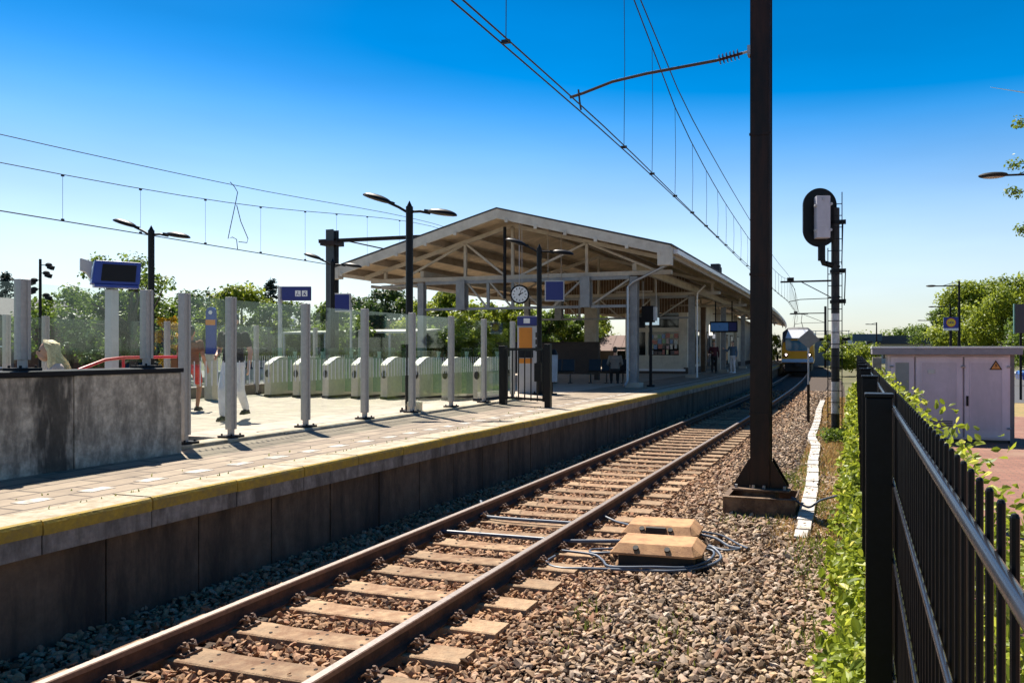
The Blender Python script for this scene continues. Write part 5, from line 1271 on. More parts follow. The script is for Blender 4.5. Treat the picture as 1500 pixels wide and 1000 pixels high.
for (a, b, hx_, nar) in ((0.66, 1.10, 1.02, 1), (1.14, 2.00, None, 0), (2.04, 2.82, 2.09, 0)):
    m = MB(); m.box(a, b, y0 - 0.035, y0 - 0.001, z0 + 0.1, z1 - 0.04); dr = m.build('door', M_lilac, cb, bevel=0.006)
    fr = 0.11 if not nar else 0.09
    m = MB(); m.box(a + fr, b - fr, y0 - 0.039, y0 - 0.0355, z0 + 0.24, z1 - 0.16); m.build('door_panel', mat('recessed grey panel', (0.27, 0.29, 0.29), 0.6, var=0.1) if nar else M_lilacp, dr)
    m = MB(); 
    for e0, e1, f0, f1 in ((a + fr - .014, b - fr + .014, z1 - .16, z1 - .146), (a + fr - .014, b - fr + .014, z0 + .226, z0 + .24), (a + fr - .014, a + fr, z0 + .24, z1 - .16), (b - fr, b - fr + .014, z0 + .24, z1 - .16)): m.box(e0, e1, y0 - 0.046, y0 - 0.0355, f0, f1)
    m.build('panel_trim', M_lilac, dr)
    if hx_: m = MB(); m.box(hx_ - 0.022, hx_ + 0.022, y0 - 0.055, y0 - 0.036, 0.88, 1.08); m.build('door_handle', M_black, dr, bevel=0.004)
    for zz in (1.66, 0.45):
        m = MB(); m.cyl(((b if not nar else a) - 0.02, y0 - 0.05, zz), ((b if not nar else a) + 0.05, y0 - 0.05, zz), 0.02, n=8); m.build('hinge', M_galv, dr)
m = MB(); m.prism([(-0.115, -0.085), (0.115, -0.085), (0.0, 0.105)], lambda u, v, w_: (2.60 + u, w_, 1.69 + v), y0 - 0.049, y0 - 0.041); ts = m.build('warning_sign', M_blackr, cb)
m = MB(); m.prism([(-0.085, -0.068), (0.085, -0.068), (0.0, 0.072)], lambda u, v, w_: (2.60 + u, w_, 1.69 + v), y0 - 0.052, y0 - 0.0495); m.build('sign_face', mat('warning orange', (0.62, 0.26, 0.06), 0.5), ts)
m = MB(); m.prism([(0.012, 0.045), (-0.02, -0.005), (0.004, -0.005), (-0.012, -0.05), (0.024, 0.008), (0.002, 0.008)], lambda u, v, w_: (2.60 + u, w_, 1.69 + v), y0 - 0.055, y0 - 0.0525); m.build('lightning_symbol', M_blackr, ts)
for q in range(5):
    m = MB(); m.box(1.32, 1.82, y0 - 0.052, y0 - 0.0465, 0.42 + q * 0.035, 0.435 + q * 0.035); m.build('vent_slot', M_boxbody, cb)
m = MB(); m.box(1.36, 1.5, y0 - 0.05, y0 - 0.0465, 1.52, 1.6); m.build('type_plate', M_galv, cb)
for xg in (1.12, 2.02):
    m = MB(); m.box(xg - 0.005, xg + 0.005, y0 - 0.004, y0 - 0.0005, z0 + 0.1, z1 - 0.04); m.build('door_gap', M_plinth, cb)
# ------------------------------------------------------------------ street lamps on the right
def street_lamp(x, y, label, h=6.0, arm=1.5, th_=0.055):
    t = thing('street_lamp', (x, y, 0.15), label, 'street lamp', 'street lamps along the road on the right')
    m = MB(); m.cyl((x, y, 0.15), (x, y, h), th_ * 1.3, th_ * .8, 10); m.build('pole', M_blackr, t, smooth=True)
    zt = h - 0.28
    m = MB(); m.tube([(x, y, zt), (x - arm * 0.92, y, zt + 0.03)], th_ * .55, 6); m.tube([(x, y, h - 0.02), (x - arm * 0.6, y, zt + 0.03)], th_ * .25, 5); a = m.build('arm', M_blackr, t)
    m = MB(); m.sphere((x - arm, y, zt + 0.04), 1, 16, 8, (0.28, 0.16, 0.06)); m.v = [(p, q, min(r_, zt + .1)) for p, q, r_ in m.v]; hd = m.build('lamp_head', M_blackr, a, smooth=True)
    m = MB(); m.sphere((x - arm, y, zt + 0.01), 1, 14, 6, (0.22, 0.12, 0.035)); m.build('lamp_lens', M_lens, hd, smooth=True)
    return t
street_lamp(5.44, 49.4, 'tall street lamp on a dark pole just right of the round shop sign', 5.9, 1.45, 0.07)
street_lamp(7.73, 76.6, 'street lamp directly above the round shop sign', 6.1, 1.5, 0.08)
street_lamp(8.31, 87.3, 'street lamp left behind the one above the shop sign', 5.9, 1.4, 0.085)
street_lamp(9.18, 108.8, 'most distant of the street lamps beside the shop sign', 6.05, 1.7, 0.1)
street_lamp(2.57, 117, 'lone distant street lamp above the flat-roofed building', 5.9, 1.2, 0.1)
street_lamp(3.72, 17.95, 'close street lamp reaching in from the right edge among leaves', 5.75, 1.12, 0.04)
# ------------------------------------------------------------------ shop sign
ss = thing('shop_sign', (4.45, 43.8, 0.15), 'blue shop sign with a yellow red-rimmed disc reading LIDL on a pole', 'sign')
sx_, sy_, sz_ = 4.45, 43.8, 3.36
fn = lambda u, v, w_: Vector((sx_, sy_, sz_)) + CR * 0 + Vector((1, 0, 0)) * u + Vector((0, 0, v)) + Vector((0, -1, 0)) * w_
m = MB(); m.prism([(-0.34, -0.25), (0.34, -0.25), (0.34, 0.3), (-0.34, 0.3)], fn, -0.06, 0.06); m.build('sign_board', mat('shop sign blue', (0.015, 0.03, 0.25), 0.4, var=0.05), ss)
m = MB(); m.prism([(-0.34, -0.36), (0.34, -0.36), (0.34, -0.252), (-0.34, -0.252)], fn, -0.06, 0.06); m.build('white_strip', M_white, ss)
ci = lambda r_: [(r_ * math.cos(a * math.pi / 16), 0.03 + r_ * math.sin(a * math.pi / 16)) for a in range(32)]
m = MB(); m.prism(ci(0.225), fn, 0.061, 0.066); m.build('red_ring', mat('sign red', (0.6, 0.02, 0.02), 0.4, var=0.05), ss)
m = MB(); m.prism(ci(0.2), fn, 0.067, 0.072); m.build('yellow_disc', mat('sign yellow', (0.85, 0.55, 0.02), 0.4, var=0.05), ss)
def text(body, name, size, M_, mt, parent, ext=0.004):
    c = bpy.data.curves.new(name, 'FONT'); c.body = body; c.size = size; c.extrude = ext; c.align_x = 'CENTER'; c.align_y = 'CENTER'; c.offset = size * 0.025
    o = bpy.data.objects.new(name, c); COL.objects.link(o); bpy.context.view_layer.update()
    dg = bpy.context.evaluated_depsgraph_get(); me = bpy.data.meshes.new_from_object(o.evaluated_get(dg)); bpy.data.objects.remove(o)
    me.transform(M_ if parent is None else Matrix.Translation(-parent.matrix_world.translation) @ M_); me.materials.clear(); me.materials.append(mt)
    q = bpy.data.objects.new(name, me); COL.objects.link(q); q.parent = parent; return q
bpy.context.view_layer.update()
text('LIDL', 'lettering', 0.15, Matrix.Translation((sx_, sy_ - 0.078, sz_ + 0.03)) @ Matrix.Rotation(R(90), 4, 'X'), M_blue, ss)
m = MB(); m.cyl((sx_, sy_, 0.15), (sx_, sy_, sz_ - 0.36), 0.05, n=8); m.build('pole', M_blackr, ss)
# grey panel at the right edge
t = thing('grey_board', (5.9, 33.6, 0.15), 'plain dark grey board standing at the right edge above the parked blue car', 'board')
m = MB(); m.box(5.60, 7.2, 33.55, 33.67, 2.64, 3.72); m.build('board_face', mat('dark grey board', (0.035, 0.035, 0.05), 0.5), t, bevel=0.01)
m = MB(); m.box(5.555, 5.595, 33.53, 33.69, 2.62, 3.74); m.build('board_edge', mat('teal edge', (0.1, 0.22, 0.2), 0.5), t)
for x in (5.8, 7.0): m = MB(); m.box(x - .04, x + .04, 33.6, 33.66, 0.15, 2.64); m.build('post', M_blackr, t)

# ------------------------------------------------------------------ flat-roofed building and shed in the distance
fb = thing('flat_building', (7, 129, 0.1), 'low pale building with a dark flat roof above the cabinet', 'building')
m = MB(); m.box(1.9, 12.2, 127, 137, 0.1, 3.0); m.build('wall', mat('pale far wall', (0.5, 0.52, 0.52), 0.8, var=0.08), fb)
m = MB(); m.box(1.4, 12.8, 126, 138, 3.003, 4.25); m.build('roof', mat('dark roof band', (0.03, 0.04, 0.055), 0.6), fb)
for k in range(9):
    m = MB(); m.box(2.6 + k * 1.1, 3.3 + k * 1.1, 126.93, 126.99, 0.9, 2.5); m.build('window', M_dwin, fb)
m = MB(); m.box(-0.6, 3.4, 121, 124, 3.4, 4.4); m.box(2.2, 2.5, 121, 124, 0.1, 3.4); tag(m.build('entrance_canopy', mat('slate blue canopy', (0.05, 0.09, 0.13), 0.6)), 'small slate-blue flat canopy left of the flat-roofed building', 'canopy')
sh = thing('white_shed', (-2, 112, 0.1), 'white framed shed with railing on its flat roof behind the signal pole', 'shed')
m = MB(); m.box(-7.2, -0.9, 112, 118, 0.1, 3.4); m.build('wall', mat('grey shed wall', (0.3, 0.32, 0.33), 0.8), sh)
m = MB(); m.box(-6.8, -0.8, 111.7, 118.2, 3.404, 3.75); m.build('roof', M_blackr, sh)
for x in (-6.6, -5.2, -3.8, -2.4, -1.0): m = MB(); m.box(x - .04, x + .04, 111.8, 111.88, 3.75, 4.7); m.build('railing_post', M_lgrey, sh)
m = MB(); m.box(-6.7, -0.9, 111.8, 111.86, 4.62, 4.7); m.box(-6.7, -0.9, 111.8, 111.86, 4.2, 4.25); m.build('railing', M_lgrey, sh)
m = MB(); m.box(-2.6, -1.2, 111.9, 111.99, 0.4, 3.2); m.build('door', M_blackr, sh)
m = MB(); m.box(-1.15, -0.6, 111.6, 112.4, 0.1, 3.4); m.build('white_post', M_white, sh)
m = MB(); m.prism([(-6.5, 0.1), (-6.5, 4.9), (-9.5, 3.2), (-9.5, 0.1)], lambda u, v, w_: (u, w_, v), 125, 140); tag(m.build('gabled_shed', M_white), 'white gabled shed wall just right of the train', 'shed')
m = MB(); m.prism([(-0.6, 0.1), (-0.6, 3.7), (1.2, 2.9), (6, 1.9), (6, 0.1)], lambda u, v, w_: (u, w_, v), 140, 150); tag(m.build('grey_hall', mat('grey hall cladding', (0.32, 0.32, 0.34), 0.8)), 'low grey sloping-roofed hall right of the signal pole', 'building')
# a second short pier by the cabinet, left
t = thing('gate_pier', (0.35, 21, 0.1), 'pale brick pier with wide cap just left of the cabinet', 'pier')
m = MB(); m.box(0.36, 0.56, 20.4, 20.9, 0.1, 1.82); m.build('pier', tile_mat('yellow brick', (0.45, 0.4, 0.3), (0.36, 0.32, 0.24), (0.25, 0.22, 0.2), 0.2, 0.07), t)

# ------------------------------------------------------------------ cars
def car(x, y, rz, paint, label, z=0.16):
    t = thing('parked_car', (x, y, z), label, 'car', 'parked cars')
    side = [(-2.05, 0.32), (-2.1, 0.62), (-1.95, 0.8), (-1.2, 0.92), (-0.55, 1.38), (0.75, 1.42), (1.5, 0.98), (2.0, 0.88), (2.1, 0.6), (2.05, 0.32)]
    m = MB(); ring = []
    for w_, s in ((-0.86, 0.94), (-0.8, 1.0), (0.8, 1.0), (0.86, 0.94)):
        ring.append([(x + u * s, y + w_ * (0.8 if v > 1.2 else 1), z + v * (1 if s == 1.0 else 0.97)) for u, v in side])
    n = len(side)
    for r_ in ring: m.v += r_
    for i in range(3):
        for k in range(n): m.f.append((i * n + k, i * n + (k + 1) % n, (i + 1) * n + (k + 1) % n, (i + 1) * n + k)); m.mi.append(0)
    m.f += [tuple(range(n)), tuple(range(3 * n, 4 * n))]; m.mi += [0, 0]
    m.build('body', paint, t, bevel=0.04)
    for s in (-1, 1):
        m = MB(); m.prism([(-1.02, 0.95), (-0.52, 1.31), (0.05, 1.34), (0.05, 0.95)], lambda u, v, w_: (x + u, y + s * (0.855 - 0.13 * (v - 0.95) / 0.4) + w_, z + v), -0.006, 0.012)
        m.prism([(0.12, 0.95), (0.12, 1.34), (0.7, 1.33), (1.2, 0.98)], lambda u, v, w_: (x + u, y + s * (0.855 - 0.13 * (v - 0.95) / 0.4) + w_, z + v), -0.006, 0.012); m.build('side_window', M_dwin, t)
        for u in (-1.3, 1.3):
            m = MB(); m.cyl((x + u, y + s * 0.72, z + 0.31), (x + u, y + s * 0.88, z + 0.31), 0.31, n=20); wh = m.build('wheel', M_blackr, t, bevel=0.02)
            m = MB(); m.cyl((x + u, y + s * 0.881, z + 0.31), (x + u, y + s * 0.895, z + 0.31), 0.19, n=14); m.build('rim', M_galv, wh)
    m = MB(); m.prism([(-1.18, 0.945), (-0.58, 1.375), (-0.62, 1.40), (-1.24, 0.95)], lambda u, v, w_: (x + u, w_ + y, z + v), -0.68, 0.68); m.build('windscreen', M_dwin, t)
    for s in (-1, 1):
        m = MB(); m.box(x - 2.12, x - 2.0, y + s * 0.6 - 0.15, y + s * 0.6 + 0.15, z + 0.62, z + 0.74); m.build('headlight', M_white, t)
    t.rotation_euler = (0, 0, rz)
    return t
car(10.1, 47.2, 0.05, mat('blue car paint', (0.01, 0.06, 0.3), 0.25, var=0.03, coat=1.0), 'bright blue car at the right edge on the road beyond the cabinet')
for (x, y, rz, c, lab) in ((-33, 38, 0.4, (0.35, 0.36, 0.38), 'silver car far behind the ticket gates at the left'), (-30.5, 46, 0.4, (0.02, 0.03, 0.06), 'dark navy car behind the glass screen and gates'), (-24, 44, 0.35, (0.5, 0.5, 0.5), 'white car behind the ticket gates'), (-36, 33, 0.5, (0.03, 0.03, 0.03), 'black car behind the glass at the far left')):
    car(x, y, rz, mat(lab[:10] + 'paint', c, 0.25, var=0.03, coat=1.0), lab, 0.0)
m = MB(); m.quad((-70, 20, -0.02), (-22.3, 20, -0.02), (-22.3, 66, -0.02), (-70, 66, -0.02)); tag(m.build('car_park', mat('grey car park', (0.2, 0.19, 0.18), 0.9, var=0.2)), kind='structure')
# bicycle shelter with pale roof behind the gates
bs = thing('bicycle_shelter', (-24, 40, 0), 'long low bicycle shelter with pale roof and glass sides behind the ticket gates', 'shelter')
m = MB(); m.prism([(38.0, 2.95), (41.0, 3.15), (41.0, 3.25), (38.0, 3.05)], lambda u, v, w_: (w_, u, v), -31.5, -22.6); m.build('roof', mat('pale shelter roof', (0.5, 0.48, 0.42), 0.7), bs)
for k in range(7):
    x = -31.2 + k * 1.4
    m = MB(); m.box(x - .05, x + .05, 38.1, 38.2, 0, 2.95); m.build('post', M_lgrey, bs)
    if k < 6:
        m = MB(); m.box(x + .06, x + 1.34, 40.9, 40.93, 0.3, 2.9); m.build('glass_side', M_glassdark, bs)
# houses far left
def house(x0, x1, y0, y1, h, hr, wallm, roofm, label, gable='x'):
    t = thing('house', ((x0 + x1) / 2, y0, 0), label, 'house')
    m = MB(); m.box(x0, x1, y0, y1, -0.3, h); m.build('wall', wallm, t)
    m = MB()
    if gable == 'x': m.prism([(y0 - .4, h + .002), (y1 + .4, h + .002), ((y0 + y1) / 2, hr)], lambda u, v, w_: (w_, u, v), x0 - .3, x1 + .3)
    else: m.prism([(x0 - .4, h + .002), (x1 + .4, h + .002), ((x0 + x1) / 2, hr)], lambda u, v, w_: (u, w_, v), y0 - .3, y1 + .3)
    rf = m.build('roof', roofm, t)
    n = max(2, int((x1 - x0) / 2.5))
    for k in range(n):
        x = x0 + (k + 0.5) * (x1 - x0) / n
        m = MB(); m.box(x - .55, x + .55, y0 - .06, y0 - .003, 0.9, 2.3); wf = m.build('window', M_white, t)
        m = MB(); m.box(x - .47, x + .47, y0 - .075, y0 - .062, 0.98, 2.22); m.build('pane', M_dwin, wf)
    return t
M_brickw = tile_mat('brown house brick', (0.2, 0.1, 0.07), (0.15, 0.08, 0.06), (0.12, 0.1, 0.09), 0.22, 0.07)
house(-60, -49.9, 36, 43, 3.9, 5.6, M_brickw, mat('dark house tiles', (0.05, 0.045, 0.05), 0.8), 'brown brick house with dark roof at the far left edge', 'y')
house(-64, -54.2, 46, 53, 3.0, 5.4, mat('pale render', (0.5, 0.45, 0.38), 0.85), mat('pale tiles', (0.34, 0.25, 0.2), 0.85), 'pale house with light tiled roof behind the first glass post')
house(-38, -28, 55, 62, 3.0, 4.6, mat('cream far render', (0.55, 0.5, 0.42), 0.85), mat('terracotta tiles', (0.3, 0.16, 0.11), 0.85), 'low cream house with terracotta roof behind the gates')
house(-24, -14, 62, 69, 2.0, 3.3, M_brickw, mat('pinkish tiles', (0.16, 0.105, 0.09), 0.85), 'house with pinkish roof seen through the canopy behind the dark stair wall')
# floodlight pole
fp = thing('floodlight_pole', (-38.5, 29.1, 0), 'slim dark pole carrying several small floodlights at the left', 'floodlight pole')
m = MB(); m.cyl((-38.5, 29.1, -0.3), (-38.5, 29.1, 6.55), 0.08, 0.06, 10); m.build('pole', M_blackr, fp)
for sgn, z in ((1, 6.25), (-1, 5.5), (-1, 5.05), (1, 5.85), (1, 4.75)):
    L_ = 0.42 if sgn > 0 and z > 6 else 0.3
    p = Vector((-38.5, 29.1, z)); q = p + CR * sgn * L_; m = MB(); m.bar(p, q, 0.04, 0.04); a = m.build('bracket', M_blackr, fp)
    m = MB(); m.sphere(q, 0.16, 8, 6, (1, 1, 0.75)); m.bar(q + Vector((0, 0, -.08)), q + CR * sgn * 0.22 + Vector((0, 0, -0.16)), 0.22, 0.2); m.build('floodlight', M_blackr, a)
# lantern and small poles behind the glass
lt = thing('lantern', (-36.5, 45.5, 0), 'classic white lantern on a thin pole behind the second glass post', 'lantern')
m = MB(); m.cyl((-36.5, 45.5, 0), (-36.5, 45.5, 3.6), 0.05, n=8); m.build('pole', M_blackr, lt)
m = MB(); m.cyl((-36.5, 45.5, 3.6), (-36.5, 45.5, 4.1), 0.14, 0.24, 8); m.cyl((-36.5, 45.5, 4.1), (-36.5, 45.5, 4.35), 0.28, 0.05, 8); m.build('lantern_head', M_white, lt)
# contrail
m = MB(); m.cyl((474, 3329, 987), (650, 3380, 955), 0.8, 2.6, 8); tag(m.build('contrail', mat('contrail white', (0.9, 0.9, 0.9), 1.0)), 'short thin white contrail high in the sky at the right', 'contrail')
# ------------------------------------------------------------------ train approaching the platform
M_tyel = mat('train orange yellow', (1.0, 0.42, 0.0), 0.35, var=0.04, coat=0.6)
M_twht = mat('train white', (0.78, 0.8, 0.86), 0.35, var=0.04, coat=0.5)
M_tblu = mat('train blue white skirt', (0.4, 0.6, 0.85), 0.4, var=0.06)
M_tgl = mat('train windscreen', (0.015, 0.16, 0.27), 0.05, spec=1.0)
TX, TY = TC + curve_x(72.5), 72.5
tn = thing('train', (TX, TY, 0), 'orange-yellow, white and blue commuter train approaching along the platform behind the diamond sign', 'train')
def tsec(y, w_, zt, zb, x0=0):
    pr = [(-w_*.94, zb), (-w_, zb + .3), (-w_, zt - 1.2), (-w_ * .93, zt - .45), (-w_ * .6, zt - .05), (0, zt), (w_*.6, zt - .05), (w_*.93, zt - .45), (w_, zt - 1.2), (w_, zb + .3), (w_*.94, zb)]
    return [(x0 + u, y, v) for u, v in pr]
secs = [tsec(TY, 1.36, 3.1, 0.95), tsec(TY + .5, 1.42, 3.6, 0.9), tsec(TY + 1.3, 1.44, 4.1, 0.85)] + [tsec(TY + 1.8 + 6 * i, 1.43, 4.12, 0.85) for i in range(12)]
for i, s in enumerate(secs): secs[i] = [(p[0] + TC + (curve_x(p[1])), p[1], p[2]) for p in s]
n = 11; m = MB()
for s in secs: m.v += s
for i in range(len(secs) - 1):
    for k in range(n):
        m.f.append((i * n + k, i * n + (k + 1) % n, (i + 1) * n + (k + 1) % n, (i + 1) * n + k)); m.mi.append((0 if k not in (3, 4, 5, 6) else 2) if i < 2 else (1 if k not in (4, 5) else 2))
m.f.append(tuple(range(n))); m.mi.append(0); m.f.append(tuple(range((len(secs) - 1) * n, len(secs) * n))); m.mi.append(0)
m.build('train_body', [M_tyel, M_twht, mat('train roof', (0.12, 0.12, 0.13), 0.7)], tn)
tf = lambda u, v, w_: (TX + u, TY - 0.02 + w_ + (max(0, v - 3.08) * 1.05), v)
m = MB(); m.prism([(-1.0, 2.15), (-0.8, 1.98), (0.8, 1.98), (1.0, 2.15), (1.06, 3.06), (-1.06, 3.06)], tf, -0.06, 0.3); m.build('windscreen', M_tgl, tn)
m = MB(); m.prism([(-1.05, 3.1), (1.05, 3.1), (0.86, 3.84), (-0.86, 3.84)], tf, -0.16, 0.35); m.build('destination_panel', M_twht, tn, bevel=0.02)
m = MB(); m.prism([(-0.6, 2.9), (0.6, 2.9), (0.6, 3.0), (-0.6, 3.0)], tf, -0.09, -0.061); m.build('screen_strip', M_tyel, tn)
m = MB(); m.prism([(-1.32, 0.98), (1.32, 0.98), (1.38, 1.28), (-1.38, 1.28)], lambda u, v, w_: (TX + u, TY + w_, v), -0.12, 0.3); m.build('front_skirt', M_tblu, tn, bevel=0.03)
for s in (-1, 1):
    m = MB(); m.prism([(s * 1.28, 1.3), (s * 1.02, 1.3), (s * 1.02, 2.6), (s * 1.26, 3.0)], lambda u, v, w_: (TX + u, TY + w_ + max(0, v - 2) * .4, v), -0.04, 0.2); m.build('corner_panel', M_tyel if s < 0 else M_twht, tn)
    m = MB(); m.cyl((TX + s * 1.0, TY - 0.13, 1.62), (TX + s * 1.0, TY + 0.1, 1.62), 0.2, n=16); hb = m.build('light_cluster', M_boxbody, tn)
    m = MB(); m.cyl((TX + s * 0.98, TY - 0.16, 1.66), (TX + s * 0.98, TY - 0.131, 1.66), 0.07, n=12); m.build('headlight', mat('train headlight', (1, .9, .85), 0.3, emit=(1, 0.75, 0.7), estr=9.0), hb)
m = MB(); m.box(TX - 0.28, TX + 0.28, TY - 0.5, TY + 0.1, 0.62, 0.96); m.cyl((TX, TY - 0.7, 0.8), (TX, TY - 0.45, 0.8), 0.16, n=10); m.build('coupler', M_boxbody, tn)
for k in range(4):
    yb = TY + 2.2 + 16 * k; xb = TC + curve_x(yb)
    m = MB(); m.box(xb - 1.15, xb + 1.15, yb - 0.6, yb + 3.0, 0.25, 0.84)
    for dy in (0, 2.4):
        m.cyl((xb - 0.82, yb + dy, 0.43), (xb + 0.82, yb + dy, 0.43), 0.42, n=18)
    m.build('bogie', M_boxbody, tn)
m = MB(); m.box(TX - 1.1, TX + 1.1, TY + 0.1, TY + 1.4, 0.2, 0.9); m.build('underframe', M_boxbody, tn)
for k in range(9):
    yb = TY + 4 + 6.5 * k; a = TC + curve_x(yb) + 1.436; b = TC + curve_x(yb + 4) + 1.436
    m = MB(); m.quad((a, yb, 1.9), (b, yb + 4, 1.9), (b, yb + 4, 2.9), (a, yb, 2.9)); m.build('side_window', M_dwin, tn)
yp = TY + 5; xp = TC + curve_x(yp)
m = MB(); m.tube([(xp - 0.4, yp, 4.12), (xp - 0.3, yp - 1.2, 4.7), (xp - 0.3, yp, 5.38)], 0.03, 5); m.tube([(xp + 0.4, yp, 4.12), (xp + 0.3, yp - 1.2, 4.7), (xp + 0.3, yp, 5.38)], 0.03, 5)
m.bar((xp - 0.85, yp, 5.42), (xp + 0.85, yp, 5.42), 0.1, 0.05); m.build('pantograph', M_boxbody, tn)

# ------------------------------------------------------------------ people
def remesh(o, vox, sm=4):
    r_ = o.modifiers.new('skin', 'REMESH'); r_.mode = 'VOXEL'; r_.voxel_size = vox; r_.use_smooth_shade = True
    s_ = o.modifiers.new('soft', 'SMOOTH'); s_.iterations = sm; s_.factor = 0.5
def limb(m, p0, p1, r0, r1):
    p0 = Vector(p0); p1 = Vector(p1); m.cyl(p0, p1, r0, r1, 10); m.sphere(p0, r0, 10, 6); m.sphere(p1, r1, 10, 6)
def torso(m, hip, chest, neck, fat=0.0):
    """flattened trunk built from stacked ellipsoids"""
    hip, chest, neck = Vector(hip), Vector(chest), Vector(neck)
    for t, rx, ry in ((0, .165, .12), (.25, .155, .115), (.5, .15, .11), (.75, .165, .115), (1.0, .185, .12)):
        p = hip.lerp(chest, t); m.sphere(p, 1, 14, 8, (rx + fat, ry + fat, 0.12))
    p = chest.lerp(neck, 0.45); m.sphere(p, 1, 14, 8, (.19 + fat, .10 + fat, 0.07))
def person(loc, rz, label, J, skin, shirt, trousers, hair, shoe, long_sleeve=False, shorts=False, long_hair=False, extra=None, h=1.72):
    """J: joint positions in metres for a 1.72 m figure facing -Y"""
    t = thing('person', (0, 0, 0), label, 'person')
    D = dict(hip=(0, 0, .94), chest=(0, 0, 1.30), neck=(0, .01, 1.47), head=(0, -.01, 1.62),
             sl=(-.19, 0, 1.40), sr=(.19, 0, 1.40), el=(-.25, .03, 1.12), er=(.25, .03, 1.12), hl=(-.25, -.08, .86), hr=(.25, -.08, .86),
             pl=(-.09, 0, .9), pr=(.09, 0, .9), kl=(-.10, -.02, .49), kr=(.10, -.02, .49), al=(-.10, .03, .08), ar=(.10, .03, .08))
    D.update(J); V_ = {k: Vector(v) for k, v in D.items()}
    m = MB()
    torso(m, V_['hip'], V_['chest'], V_['neck'])
    limb(m, V_['chest'].lerp(V_['neck'], .7), V_['neck'] + Vector((0, 0, .05)), .058, .052)
    hd = V_['head']
    m.sphere(hd + Vector((0, .01, .02)), 1, 18, 12, (.076, .095, .105)); m.sphere(hd + Vector((0, -.03, -.05)), 1, 14, 8, (.056, .06, .06))
    m.sphere(hd + Vector((0, -.10, -.01)), 1, 8, 6, (.014, .02, .024))               # nose
    for s in (-1, 1): m.sphere(hd + Vector((s * .078, .01, 0)), 1, 8, 6, (.012, .022, .03))   # ears
    m.sphere(hd + Vector((0, -.088, -.055)), 1, 10, 5, (.024, .012, .008))           # mouth
    for s, k in ((-1, 'l'), (1, 'r')):
        limb(m, V_['s' + k], V_['e' + k], .05, .04); limb(m, V_['e' + k], V_['h' + k], .04, .027)
        d = (V_['h' + k] - V_['e' + k]).normalized(); pc_ = V_['h' + k] + d * .05
        sd = d.cross(Vector((s, 0.1, 0))).normalized()
        limb(m, V_['h' + k], pc_, .028, .03); m.sphere(pc_, 1, 8, 6, (.022, .036, .04))
        for q, L_ in ((-.027, .062), (-.009, .075), (.009, .07), (.027, .055)):
            b0 = pc_ + sd * q + d * .03; b1 = b0 + d * L_ * .55; b2 = b1 + (d + Vector((-s * .5, -.3, 0))).normalized() * L_ * .5
            limb(m, b0, b1, .0105, .010); limb(m, b1, b2, .010, .008)
        limb(m, pc_ - sd * .03, pc_ - sd * .055 + d * .04, .012, .009)                # thumb
        limb(m, V_['p' + k], V_['k' + k], .082, .055); limb(m, V_['k' + k], V_['a' + k], .054, .036)
        a = V_['a' + k]; limb(m, a + Vector((0, .02, -.03)), a + Vector((0, -.14, -.045)), .038, .03)
    o = m.build('body', skin, t); remesh(o, .0105, 3)
    # eyes
    m = MB()
    for s in (-1, 1): m.sphere(hd + Vector((s * .03, -.082, .015)), .012, 8, 6)
    m.build('eyes', M_boxbody, t)
    # clothing follows the body, a little larger
    m = MB(); torso(m, V_['hip'] + Vector((0, 0, .04)), V_['chest'], V_['neck'], .016)
    for s, k in ((-1, 'l'), (1, 'r')):
        if long_sleeve: limb(m, V_['s' + k], V_['e' + k], .062, .053); limb(m, V_['e' + k], V_['e' + k].lerp(V_['h' + k], .92), .053, .04)
        else: limb(m, V_['s' + k], V_['s' + k].lerp(V_['e' + k], .6), .064, .06)
    o = m.build('shirt', shirt, t); remesh(o, .014, 4)
    m = MB(); m.sphere(V_['hip'], 1, 14, 8, (.175, .132, .11)); m.sphere(V_['hip'] + Vector((0, 0, -.06)), 1, 14, 8, (.17, .135, .1))
    for k in 'lr':
        if shorts: limb(m, V_['p' + k], V_['p' + k].lerp(V_['k' + k], .72), .1, .085)
        else: limb(m, V_['p' + k], V_['k' + k], .1, .075); limb(m, V_['k' + k], V_['k' + k].lerp(V_['a' + k], .92), .075, .058)
    o = m.build('shorts' if shorts else 'trousers', trousers, t); remesh(o, .014, 4)
    m = MB(); m.sphere(hd + Vector((0, .028, .045)), 1, 16, 10, (.087, .092, .098)); m.sphere(hd + Vector((0, .05, -.01)), 1, 14, 8, (.08, .07, .09))
    if long_hair:
        for a in (-.07, -.035, 0, .035, .07): limb(m, hd + Vector((a, .06, 0)), hd + Vector((a * 1.5, .10, -.28)), .045, .025)
        for s in (-1, 1): limb(m, hd + Vector((s * .07, .02, .03)), hd + Vector((s * .09, .02, -.2)), .035, .022)
    o = m.build('hair', hair, t); remesh(o, .012, 2)
    if long_hair:                                             # loose strands over and behind the head
        m = MB(); q_ = random.Random(4)
        for k in range(460):
            a = q_.uniform(-1.0, 1.0); b = q_.uniform(-.2, 1); top = hd + Vector((a * .05, b * .08 - .03, .142 - .03 * a * a - .03 * b * b))
            side = hd + Vector((a * .12, .05 + .07 * b, q_.uniform(-.08, .0))); end = hd + Vector((a * .17 + q_.uniform(-.04, .04), .14 + .1 * q_.random(), -.34 + q_.uniform(0, .14)))
            m.tube([top, top.lerp(side, .5) + Vector((a * .035, .03, .045)), side, side.lerp(end, .5) + Vector((0, .02, 0)), end], [.004, .005, .005, .004, .001], 4)
        m.build('hair_strands', hair, t)
    for k in 'lr':
        a = V_['a' + k]; m = MB(); limb(m, a + Vector((0, .03, -.035)), a + Vector((0, -.15, -.045)), .048, .04); m.box(a.x - .045, a.x + .045, a.y - .19, a.y + .075, a.z - .08, a.z - .055)
        o = m.build('shoe', shoe, t); remesh(o, .012, 2)
    if extra: extra(t, V_)
